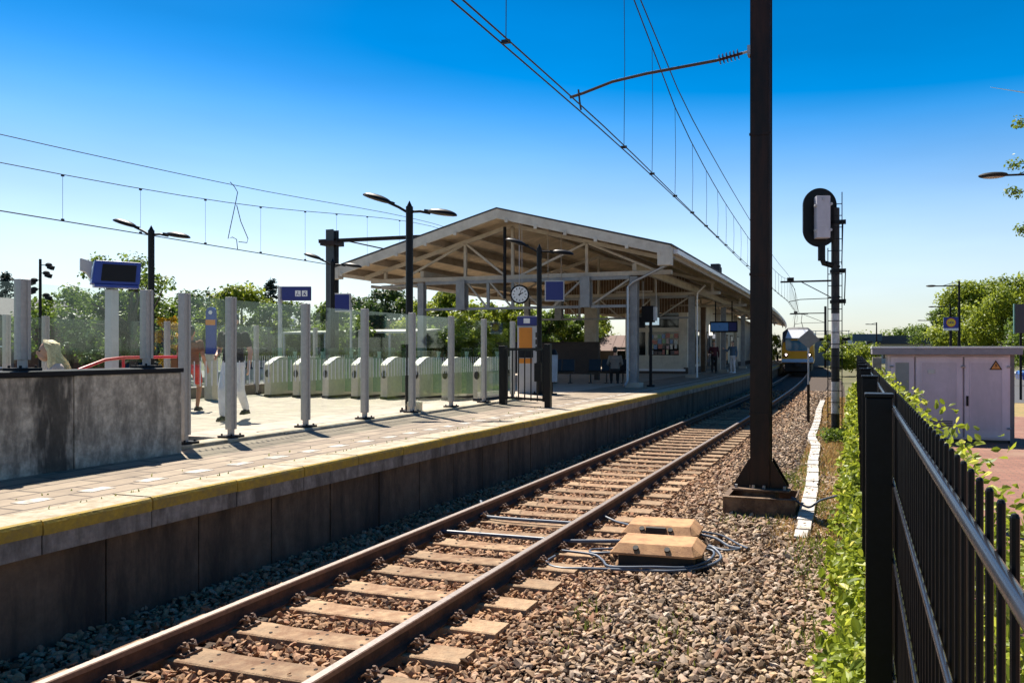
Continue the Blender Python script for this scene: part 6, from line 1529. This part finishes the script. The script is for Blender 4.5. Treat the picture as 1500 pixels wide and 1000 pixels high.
    t.scale = (h / 1.72,) * 3; t.location = loc; t.rotation_euler = (0, 0, rz)
    return t
cl = lambda nm, c: mat(nm, c, 0.9, var=0.12, bump=0.15, bscale=60)
M_blond = mat('blond hair', (0.85, 0.66, 0.4), 0.5, var=0.3, scale=60, bump=0.4, bscale=120)
M_dhair = mat('dark hair', (0.02, 0.015, 0.012), 0.5, var=0.3, scale=60)
def bag(t, V_):
    m = MB(); m.box(.2, .34, -.12, .16, .82, 1.1); m.build('shoulder_bag', cl('brown leather', (0.16, 0.07, 0.03)), t, bevel=.03)
    m = MB(); m.tube([(.27, 0, 1.1), (.2, 0, 1.4), (0, .02, 1.5)], .012, 6); m.build('bag_strap', cl('brown leather', (0.16, 0.07, 0.03)), t)
person((-8.50, 6.62, 0.43), R(-35), 'blond woman whose head shows above the parapet wall, looking down as she climbs the stairs',
       dict(head=(0, -.09, 1.59)), M_skin, cl('pale top', (0.5, 0.4, 0.36)), cl('pale skirt', (0.5, 0.5, 0.5)), M_blond, M_boxbody, long_hair=True, h=1.66)
person((-12.85, 12.9, 0.761), R(200), 'tanned person in brown top and red shorts half hidden behind the wall-end post',
       dict(kl=(-.12, -.12, .5), al=(-.12, -.02, .08), kr=(.1, .06, .5), ar=(.1, .2, .1), el=(-.28, .08, 1.14), hl=(-.3, -.05, .9)), M_tan, cl('brown top', (0.2, 0.08, 0.04)), cl('red shorts', (0.5, 0.03, 0.03)), M_dhair, M_boxbody, shorts=True, extra=bag, h=1.7)
person((-10.38, 11.37, 0.761), R(20), 'man in black shirt and white trousers walking behind the second glass post',
       dict(kl=(-.11, -.16, .5), al=(-.11, -.14, .08), kr=(.1, .02, .5), ar=(.1, .28, .16), el=(-.27, .1, 1.14), hl=(-.22, -.14, 1.05), er=(.29, -.02, 1.12), hr=(.3, -.12, .88)), M_skin, cl('black shirt', (0.012, 0.012, 0.015)), cl('white trousers', (0.66, 0.66, 0.7)), M_dhair, M_boxbody, h=1.84)
person((-7.45, 44.2, 0.765), R(10), 'person in dark red and black clothes waiting under the canopy beside the building',
       dict(el=(-.27, .02, 1.14), hl=(-.12, -.2, 1.1)), M_skin, cl('dark red jacket', (0.07, 0.012, 0.02)), cl('black trousers', (0.012, 0.012, 0.014)), M_dhair, M_boxbody, long_sleeve=True, h=1.72)
person((-6.5, 44.7, 0.765), R(-20), 'person in blue top and white trousers standing on the platform under the hanging display',
       dict(el=(-.33, -.02, 1.2), hl=(-.42, -.16, 1.3), kr=(.11, -.08, .5)), M_skin, cl('blue grey top', (0.08, 0.14, 0.22)), cl('white trousers', (0.66, 0.66, 0.7)), M_dhair, M_white, long_sleeve=True, h=1.74)
person((-8.3, 33.2, 0.765), R(200), 'person in dark jacket sitting on the second metal bench beside the column',
       dict(hip=(0, 0, .55), chest=(0, -.02, .9), neck=(0, -.02, 1.08), head=(0, -.05, 1.24), sl=(-.19, 0, 1.0), sr=(.19, 0, 1.0), el=(-.26, -.05, .74), er=(.26, -.05, .74), hl=(-.14, -.3, .62), hr=(.14, -.3, .62), pl=(-.09, 0, .52), pr=(.09, 0, .52), kl=(-.12, -.42, .5), kr=(.12, -.42, .5), al=(-.12, -.42, .08), ar=(.12, -.42, .08)), M_skin, cl('taupe jacket', (0.2, 0.17, 0.15)), cl('black trousers', (0.012, 0.012, 0.014)), M_dhair, M_boxbody, long_sleeve=True, h=1.72).location = (-8.45, 28.42, 0.765)

# ------------------------------------------------------------------ trees
def leaf_cloud(n, centers, rad, size, seed, flat=1.0, rag=0.35):
    """leaf quads spread through clumps: returns V, F, rnd"""
    g = np.random.default_rng(seed)
    centers = np.array(centers, float); rad = np.array(rad, float)
    wts = rad ** 2.2; wts /= wts.sum()
    ci_ = g.choice(len(centers), n, p=wts)
    d = g.normal(size=(n, 3)); d /= np.linalg.norm(d, axis=1)[:, None]
    r_ = (g.random(n) ** 0.45) * (1 + g.normal(0, rag * 0.5, n))
    P = centers[ci_] + d * (r_ * rad[ci_])[:, None] * np.array([1, 1, flat])
    s = size * g.uniform(0.55, 1.25, n)
    nrm = d + g.normal(0, 0.7, (n, 3)) + np.array([0, 0, 0.5]); nrm /= np.linalg.norm(nrm, axis=1)[:, None]
    a = np.cross(nrm, g.normal(size=(n, 3))); a /= np.linalg.norm(a, axis=1)[:, None]; b = np.cross(nrm, a)
    a *= s[:, None] * 0.5; b *= s[:, None] * 0.32
    V = np.stack([P - a, P + b + nrm * s[:, None] * 0.06, P + a, P - b + nrm * s[:, None] * 0.06], 1).reshape(-1, 3)
    F = np.arange(4 * n).reshape(-1, 4)
    clump = g.random(len(centers))
    rnd = np.clip(0.55 * clump[ci_] + 0.45 * g.random(n), 0, 1)
    return V, F, rnd
L_mid = leaf_mat('mid green leaves', (0.05, 0.095, 0.015), (0.15, 0.22, 0.03), (0.28, 0.33, 0.06), .45)
L_light = leaf_mat('light yellow green leaves', (0.1, 0.15, 0.015), (0.27, 0.33, 0.035), (0.42, 0.44, 0.07), .45)
L_dark = leaf_mat('dark green leaves', (0.022, 0.05, 0.013), (0.075, 0.13, 0.028), (0.14, 0.2, 0.04), 0.35)
L_con = leaf_mat('blue green needles', (0.01, 0.025, 0.018), (0.03, 0.055, 0.035), (0.05, 0.08, 0.05), 0.1)
L_yel = leaf_mat('yellow blossom', (0.4, 0.24, 0.01), (0.6, 0.4, 0.02), (0.2, 0.22, 0.03))
def tree(x, y, h, r_, kind, label, n=5200, size=0.26, zb=0.0, seed=0, openness=0.0):
    g = random.Random(seed * 31 + 5)
    t = thing('tree', (x, y, zb), label, 'tree')
    cs = []; rs = []; trunk_top = h * (0.55 if openness < .5 else .75)
    nb = int(26 + r_ * 7)
    for k in range(nb):
        a = g.uniform(0, 2 * math.pi); q = g.uniform(0, 1) ** 0.55; zz = g.uniform(0.28, 0.93)
        env = math.sin(min(1, (zz - 0.12) / 0.88) * math.pi) ** 0.6
        cs.append((x + math.cos(a) * r_ * q * env, y + math.sin(a) * r_ * q * env, zb + h * zz)); rs.append(r_ * g.uniform(0.11, 0.3) * (1 - .4 * openness))
    cs.append((x, y, zb + h * .88)); rs.append(r_ * .28)
    m = MB(); pts_ = [(x, y, zb - .3), (x + .05 * r_, y, zb + h * .25), (x - .04 * r_, y + .05, zb + trunk_top), (x, y, zb + h * .85)]
    tr_ = .035 * h
    m.tube(pts_, [tr_, tr_ * .75, tr_ * .45, tr_ * .12], 8)
    for c in cs[:12 if openness < .5 else 22]:
        st = Vector((x, y, zb + h * g.uniform(.22, .55))); e = Vector(c); mid = st.lerp(e, .5) + Vector((g.uniform(-.2, .2), g.uniform(-.2, .2), .15 * r_ * .3))
        m.tube([st, mid, e], [tr_ * .35, tr_ * .22, tr_ * .06], 5)
    m.build('trunk', M_bark, t)
    V, F, c_ = leaf_cloud(n, cs, rs, size, seed + 1, 0.85)
    V[:, 0] -= x; V[:, 1] -= y; V[:, 2] -= zb
    o = bpy.data.objects.new('crown', fast_mesh('crown', V, F, kind, c_)); COL.objects.link(o); o.parent = t
    return t
def conifer(x, y, h, r_, label, zb=0.0, seed=0, n=4500):
    t = thing('conifer', (x, y, zb), label, 'conifer')
    m = MB(); m.tube([(x, y, zb - .3), (x, y, zb + h)], [.025 * h, .01], 8); 
    g = np.random.default_rng(seed); cs = []; rs = []
    for k in range(int(h * 6)):
        z = 0.1 + 0.88 * k / (h * 6); a = k * 2.4; L_ = r_ * (1 - z) ** 0.8 + .08
        for q in (.35, .7, 1.0):
            cs.append((math.cos(a) * L_ * q, math.sin(a) * L_ * q, z * h - .12 * L_ * q)); rs.append(.12 * r_ + .1)
        m.tube([(x, y, zb + z * h), (x + math.cos(a) * L_, y + math.sin(a) * L_, zb + z * h - .12 * L_)], [.03, .008], 4)
    m.build('trunk', M_bark, t)
    V, F, c_ = leaf_cloud(n, cs, rs, .2, seed, 0.6)
    o = bpy.data.objects.new('crown', fast_mesh('crown', V, F, L_con, c_)); COL.objects.link(o); o.parent = t
    return t
conifer(-60.3, 42.9, 8.0, 1.9, 'tall dark conifer at the far left edge', seed=1)
conifer(-42.9, 50.9, 7.7, 1.8, 'blue-green spruce with a pointed tip left of the pictogram sign', seed=2)
conifer(-42.9, 64.6, 6.9, 1.5, 'small dark conifer just right of the catenary mast with the long beam', seed=3)
tree(-44.6, 35.5, 5.8, 3.2, L_mid, 'leafy tree right of the floodlight pole', seed=4, n=7000, size=.24)
tree(-36.0, 32.2, 7.3, 3.6, L_mid, 'loose open-crowned tree with visible branches behind the tilted blue display', seed=5, n=3600, size=.22, openness=.8)
tree(-38.5, 33.5, 5.4, 2.6, L_dark, 'dark leafy tree behind the pale display post', seed=25, n=6000)
tree(-32.5, 31.2, 3.9, 0.8, L_yel, 'shrub with bright yellow blossom behind the third glass post', seed=6, n=1500, size=.17)
tree(-47.6, 47.2, 6.0, 3.4, L_mid, 'broad tree behind the yellow shrub', seed=7)
tree(-41.9, 43.8, 6.3, 3.0, L_dark, 'dark rounded tree behind the rounded blue pillar', seed=8, n=6000)
tree(-36.3, 40.5, 6.0, 2.7, L_light, 'light green tree between the pillar and the spruce', seed=9, n=6000)
tree(-33.2, 39.3, 5.0, 2.2, L_mid, 'smaller green tree right beside the light green one', seed=29, n=5000)
tree(-46.0, 58.3, 6.0, 3.2, L_dark, 'dark tree behind the pictogram sign', seed=10)
tree(-36.1, 51.1, 6.4, 2.2, L_dark, 'dark round-topped tree right of the mast with the long beam', seed=11, n=6000)
tree(-31.0, 47.9, 6.5, 2.8, L_dark, 'dark bushy tree left of the tall lamp post', seed=12, n=7000)
tree(-28.2, 47.5, 5.6, 2.2, L_mid, 'green tree behind the tall lamp post', seed=32, n=6000)
tree(-24.4, 44.5, 5.9, 2.3, L_light, 'yellow-green tree right behind the left canopy column', seed=13, n=7000)
tree(-21.6, 43.5, 5.0, 2.2, L_light, 'low yellow-green tree seen under the lattice girder', seed=14, n=6500)
tree(-20.9, 46.4, 5.0, 2.0, L_light, 'yellow-green tree behind the clock and ticket machine', seed=15, n=6000)
tree(-21.4, 53.5, 5.0, 2.2, L_mid, 'green tree behind the blue panel under the gable', seed=16, n=6000)
tree(-22.4, 61.5, 4.9, 2.4, L_light, 'light tree farthest back under the canopy', seed=17, n=5000)
for k, (x, y, h, r_, kd, lab) in enumerate([(-26.5, 46.5, 5.0, 2.8, L_light, 'dense yellow-green tree filling the gap left of the clock'), (-23.2, 47.5, 4.8, 2.6, L_mid, 'dense green tree straight behind the station clock'), (-22.6, 55.9, 5.1, 2.6, L_light, 'dense light tree right of the blue panel under the gable'), (-21.6, 58.6, 5.0, 2.6, L_mid, 'dense green tree left of the cream pier'),
        (-22.2, 66.5, 5.2, 3.0, L_light, 'light tree between the cream pier and the grey column'), (-40.0, 37.5, 5.0, 2.6, L_mid, 'bushy green tree between display post and third glass post'), (-31.0, 42.0, 4.8, 2.6, L_mid, 'bushy green tree left of the catenary mast with the beam')]):
    tree(x, y, h, r_, kd, lab, seed=80 + k, n=9500, size=.25)
# screen of bushes along the far track
for k, (x, y, h, lab) in enumerate([(-26, 38, 3.4, 'dense green bush behind the left half of the picket fence'), (-23.5, 41.5, 3.3, 'dense green bush behind the right half of the picket fence')]):
    tree(x, y, h, 2.0, L_mid, lab, seed=40 + k, n=5000)
# right-hand trees
tree(10.6, 80.8, 8.3, 4.3, L_light, 'large light green tree left of the group beside the road', seed=50, n=14000, size=.3)
tree(13.6, 76.2, 8.6, 4.6, L_light, 'tallest light green tree of the group beside the road', seed=51, n=15000, size=.3)
tree(17.0, 70.6, 8.0, 4.6, L_light, 'light green tree cut by the right edge beside the road', seed=52, n=14000, size=.3)
tree(9.6, 96, 7.2, 3.6, L_mid, 'mid green tree behind the street lamps', seed=53, n=7000, size=.3)
tree(12.6, 66.5, 4.2, 3.4, L_mid, 'low bushy tree under the light green trees', seed=56, n=6000)
tree(16.4, 63.5, 3.9, 3.2, L_dark, 'low dark bush above the blue car', seed=57, n=6000)
tree(10.3, 162, 6.6, 6.2, L_mid, 'distant rounded tree above the flat dark roof', seed=54, n=5000, size=.5)
tree(19.5, 165, 7.2, 6.0, L_dark, 'distant darker tree right above the flat dark roof', seed=58, n=5000, size=.5)
tree(0.8, 182, 5.4, 7.0, L_mid, 'distant low tree right of the signal pole', seed=55, n=4500, size=.5)
tree(0.0, 75, 2.7, 2.6, L_light, 'low wide bush right of the signal pole in the distance', seed=59, n=5000, zb=-.2)
tree(-3.0, 104, 4.2, 1.7, L_light, 'small bright tree between the diamond sign and the signal pole', seed=60, n=2500)
tree(-9.0, 98, 4.0, 1.8, L_light, 'small bright tree between the canopy end and the train', seed=61, n=2500)
# branches reaching in from the right edge, close to the camera
def edge_tree():
    t = thing('tree', (4.9, 15.0, 0.15), 'tree outside the right edge with leafy twigs reaching into the picture', 'tree')
    m = MB(); m.tube([(5.9, 15.0, 0), (5.8, 15.0, 3), (5.9, 15.0, 7)], [.18, .14, .05], 10)
    cs = []; rs = []
    for (x, y, z) in ((2.57, 14.9, 5.75), (2.52, 15.0, 5.1), (2.47, 14.9, 4.62), (2.62, 15.0, 4.0), (3.2, 15.0, 5.0), (3.4, 15.2, 6.0), (3.6, 15, 4.6), (4.2, 15, 5.3), (4.8, 15, 6.2), (4.8, 15, 4.2)):
        m.tube([(5.8, 15.0, z - .8), ((x + 5.8) / 2, y, z - .1), (x, y, z)], [.04, .02, .006], 5); cs.append((x, y, z)); rs.append(.16 if x < 2.7 else .4)
    m.build('trunk', M_bark, t)
    V, F, c_ = leaf_cloud(4200, cs, rs, .07, 77, .8); V -= np.array([4.9, 15.0, 0.15])
    o = bpy.data.objects.new('crown', fast_mesh('crown', V, F, L_mid, c_)); COL.objects.link(o); o.parent = t
edge_tree()

# ------------------------------------------------------------------ hedge and ground plants along the bar fence
def leaf_pts(P, size, seed, up=0.6):
    g = np.random.default_rng(seed); n = len(P); s = size * g.uniform(0.55, 1.3, n)
    nrm = g.normal(0, 0.75, (n, 3)) + np.array([-0.25, -0.25, up]); nrm /= np.linalg.norm(nrm, axis=1)[:, None]
    a = np.cross(nrm, g.normal(size=(n, 3))); a /= np.linalg.norm(a, axis=1)[:, None]; b = np.cross(nrm, a)
    A = a * s[:, None]; B = b * s[:, None]; N = nrm * s[:, None]
    # five-point pointed leaf, folded along the midrib: two quads
    p = [P - A * .5, P - A * .15 + B * .3 + N * .08, P + A * .2 + B * .24 + N * .07, P + A * .55 - N * .05, P + A * .2 - B * .24 + N * .07, P - A * .15 - B * .3 + N * .08]
    V = np.stack(p, 1).reshape(-1, 3); i = np.arange(n)[:, None] * 6
    F = np.concatenate([i + np.array([[0, 1, 2, 3]]), i + np.array([[0, 3, 4, 5]])], 0)
    r_ = g.random(n); return V, F, np.concatenate([r_, r_])
L_ivy = leaf_mat('hedge leaves', (0.1, 0.15, 0.012), (0.36, 0.43, 0.04), (0.62, 0.6, 0.16), .45)
g = np.random.default_rng(21)
def hedge(name, label, x0f, x1f, topf, botf, y0, y1, n, size, seed, patchy=False):
    g = np.random.default_rng(seed)
    u = g.random(n); y = y0 + (y1 - y0) * u ** 1.5
    wob = 0.5 + 0.5 * np.sin(y * 2.3 + 1.0) * np.sin(y * 5.1 + seed); wob2 = 0.5 + 0.5 * np.sin(y * 3.7 + 2) * np.sin(y * 8.3)
    x0 = x0f(y, wob); x1 = x1f(y, wob2); top = topf(y, wob2)
    q = g.random(n); r_ = g.random(n)
    x = x0 + (x1 - x0) * q
    z = botf(y) + (top - botf(y)) * (r_ ** 0.7) * (1 - 0.35 * np.abs(2 * q - 1) ** 2)
    if patchy:                                             # gaps and thin spots along the strip
        pr_ = .5 + .5 * np.sin(y * 1.3 + 2) * np.sin(y * .47 + 1) + .35 * np.sin(y * 4.1)
        k_ = (g.random(n) < np.clip(pr_ + .28, .1, 1)) | (x > -0.02); x, y, z = x[k_], y[k_], z[k_]
    P = np.stack([x, y, z], 1)
    V, F, c_ = leaf_pts(P, 1.0, seed)
    sz_ = np.repeat(size * (0.75 + 0.03 * y), 6)[:, None]; ctr = np.repeat(P, 6, 0); V = ctr + (V - ctr) * sz_
    o = bpy.data.objects.new(name, fast_mesh(name, V, F, L_ivy, c_)); COL.objects.link(o); tag(o, label, 'hedge'); return o
hedge('hedge', 'bright green hedge growing on the pavement side of the black fence', lambda y, w: 0.22 + 0 * y, lambda y, w: 0.60 + 0.24 * w - 0.006 * y, lambda y, w: 1.26 + 0.42 * w, lambda y: 0.15 + 0 * y, 0.8, 34, 30000, .075, 3)
hedge('ground_ivy', 'bright green leafy growth on the track side of the black fence', lambda y, w: -0.03 - 0.29 * w ** 1.5 - 0.003 * y, lambda y, w: 0.12 + 0 * y, lambda y, w: -0.02 + 0.62 * w, lambda y: -0.25 + 0 * y, 2.8, 40, 13000, .085, 5, True)
# woody stems
m = MB()
for k in range(60):
    y = 1.0 + k * .55; x = .4 + .12 * math.sin(k * 3.1); m.tube([(x, y, .1), (x + .05 * math.sin(k), y + .05, .6), (x + .1 * math.cos(k * 2), y + .1, 1.1)], [.012, .009, .004], 4)
o = m.build('hedge_stems', M_bark); o.parent = [q for q in bpy.data.objects if q.name == 'hedge'][0]
# dry grass and weeds between the ballast and the fence
def blades(P, h, seed, name, label, mt):
    g = np.random.default_rng(seed); n = len(P); hh = h * g.uniform(.4, 1.4, n); a = g.uniform(0, 2 * np.pi, n); wdt = .0035 + .004 * g.random(n)
    wdt = wdt * (1 + P[:, 1] / 12)
    dx = np.stack([np.cos(a), np.sin(a), np.zeros(n)], 1); ln = np.stack([np.cos(a + 1.3), np.sin(a + 1.3), np.zeros(n)], 1) * (g.uniform(.1, .7, n) * hh)[:, None]
    up_ = np.stack([np.zeros(n), np.zeros(n), hh], 1)
    V = np.stack([P - dx * wdt[:, None], P + dx * wdt[:, None], P + up_ * .6 + ln * .35 + dx * wdt[:, None] * .7, P + up_ + ln, ], 1).reshape(-1, 3)
    F = np.arange(4 * n).reshape(-1, 4); o = bpy.data.objects.new(name, fast_mesh(name, V, F, mt, g.random(n))); COL.objects.link(o); tag(o, label, 'grass', kind='stuff')
L_dry = leaf_mat('dry grass', (0.32, 0.2, 0.07), (0.42, 0.3, 0.12), (0.2, 0.24, 0.05), .3)
L_grass = leaf_mat('green weeds', (0.1, 0.15, 0.03), (0.22, 0.25, 0.05), (0.36, 0.3, 0.12), .3)
n = 16000; yy = 9 + 30 * g.random(n) ** 1.3; dens = np.sin(yy * 1.9) * np.sin(yy * .77 + 1) + g.normal(0, .5, n)
xx = -0.95 + 0.8 * g.random(n) - 0.012 * (yy - 9); keep = dens > -0.35
P = np.stack([xx, yy, np.full(n, -.24)], 1)[keep]; blades(P, .09, 4, 'dry_grass', 'dry straw-coloured grass between the ballast and the fence', L_dry)
n = 5000; cx2 = np.array([(-.75, 13.3), (-.8, 15), (-.5, 11.6), (-.45, 9.3), (-1.1, 14), (-.3, 8.2), (-1.3, 5.9), (-2.1, 6.2), (-1.0, 10.75), (-1.5, 10.7), (-.9, 17), (-.3, 6.3)])
k = g.integers(0, len(cx2), n); P = np.stack([cx2[k, 0] + g.normal(0, .13, n), cx2[k, 1] + g.normal(0, .4, n), np.full(n, -.23)], 1); sel = (k > 5) & (g.random(n) < .75); P = P[~sel]
blades(P, .08, 6, 'weeds', 'small green weeds growing in the ballast near the mast', L_grass)
# weeds in platform joints
n = 110; yy = 4.5 + 12 * g.random(n) ** 1.3; P = np.stack([-5.86 + g.normal(0, .012, n) - .6 * (g.random(n) < .25), yy, np.full(n, PZ)], 1)
blades(P, .025, 8, 'joint_weeds', 'tiny weeds in the joints of the platform paving', L_grass)
# clump of weed round the signal foot
V, F, c_ = leaf_pts(np.stack([-.5 + g.normal(0, .18, 500), 20.3 + g.normal(0, .25, 500), -.2 + .3 * g.random(500)], 1), .08, 9)
o = bpy.data.objects.new('weed_clump', fast_mesh('weed_clump', V, F, L_mid, c_)); COL.objects.link(o); tag(o, 'dark leafy weed clump at the foot of the signal pole', 'weed', kind='stuff')
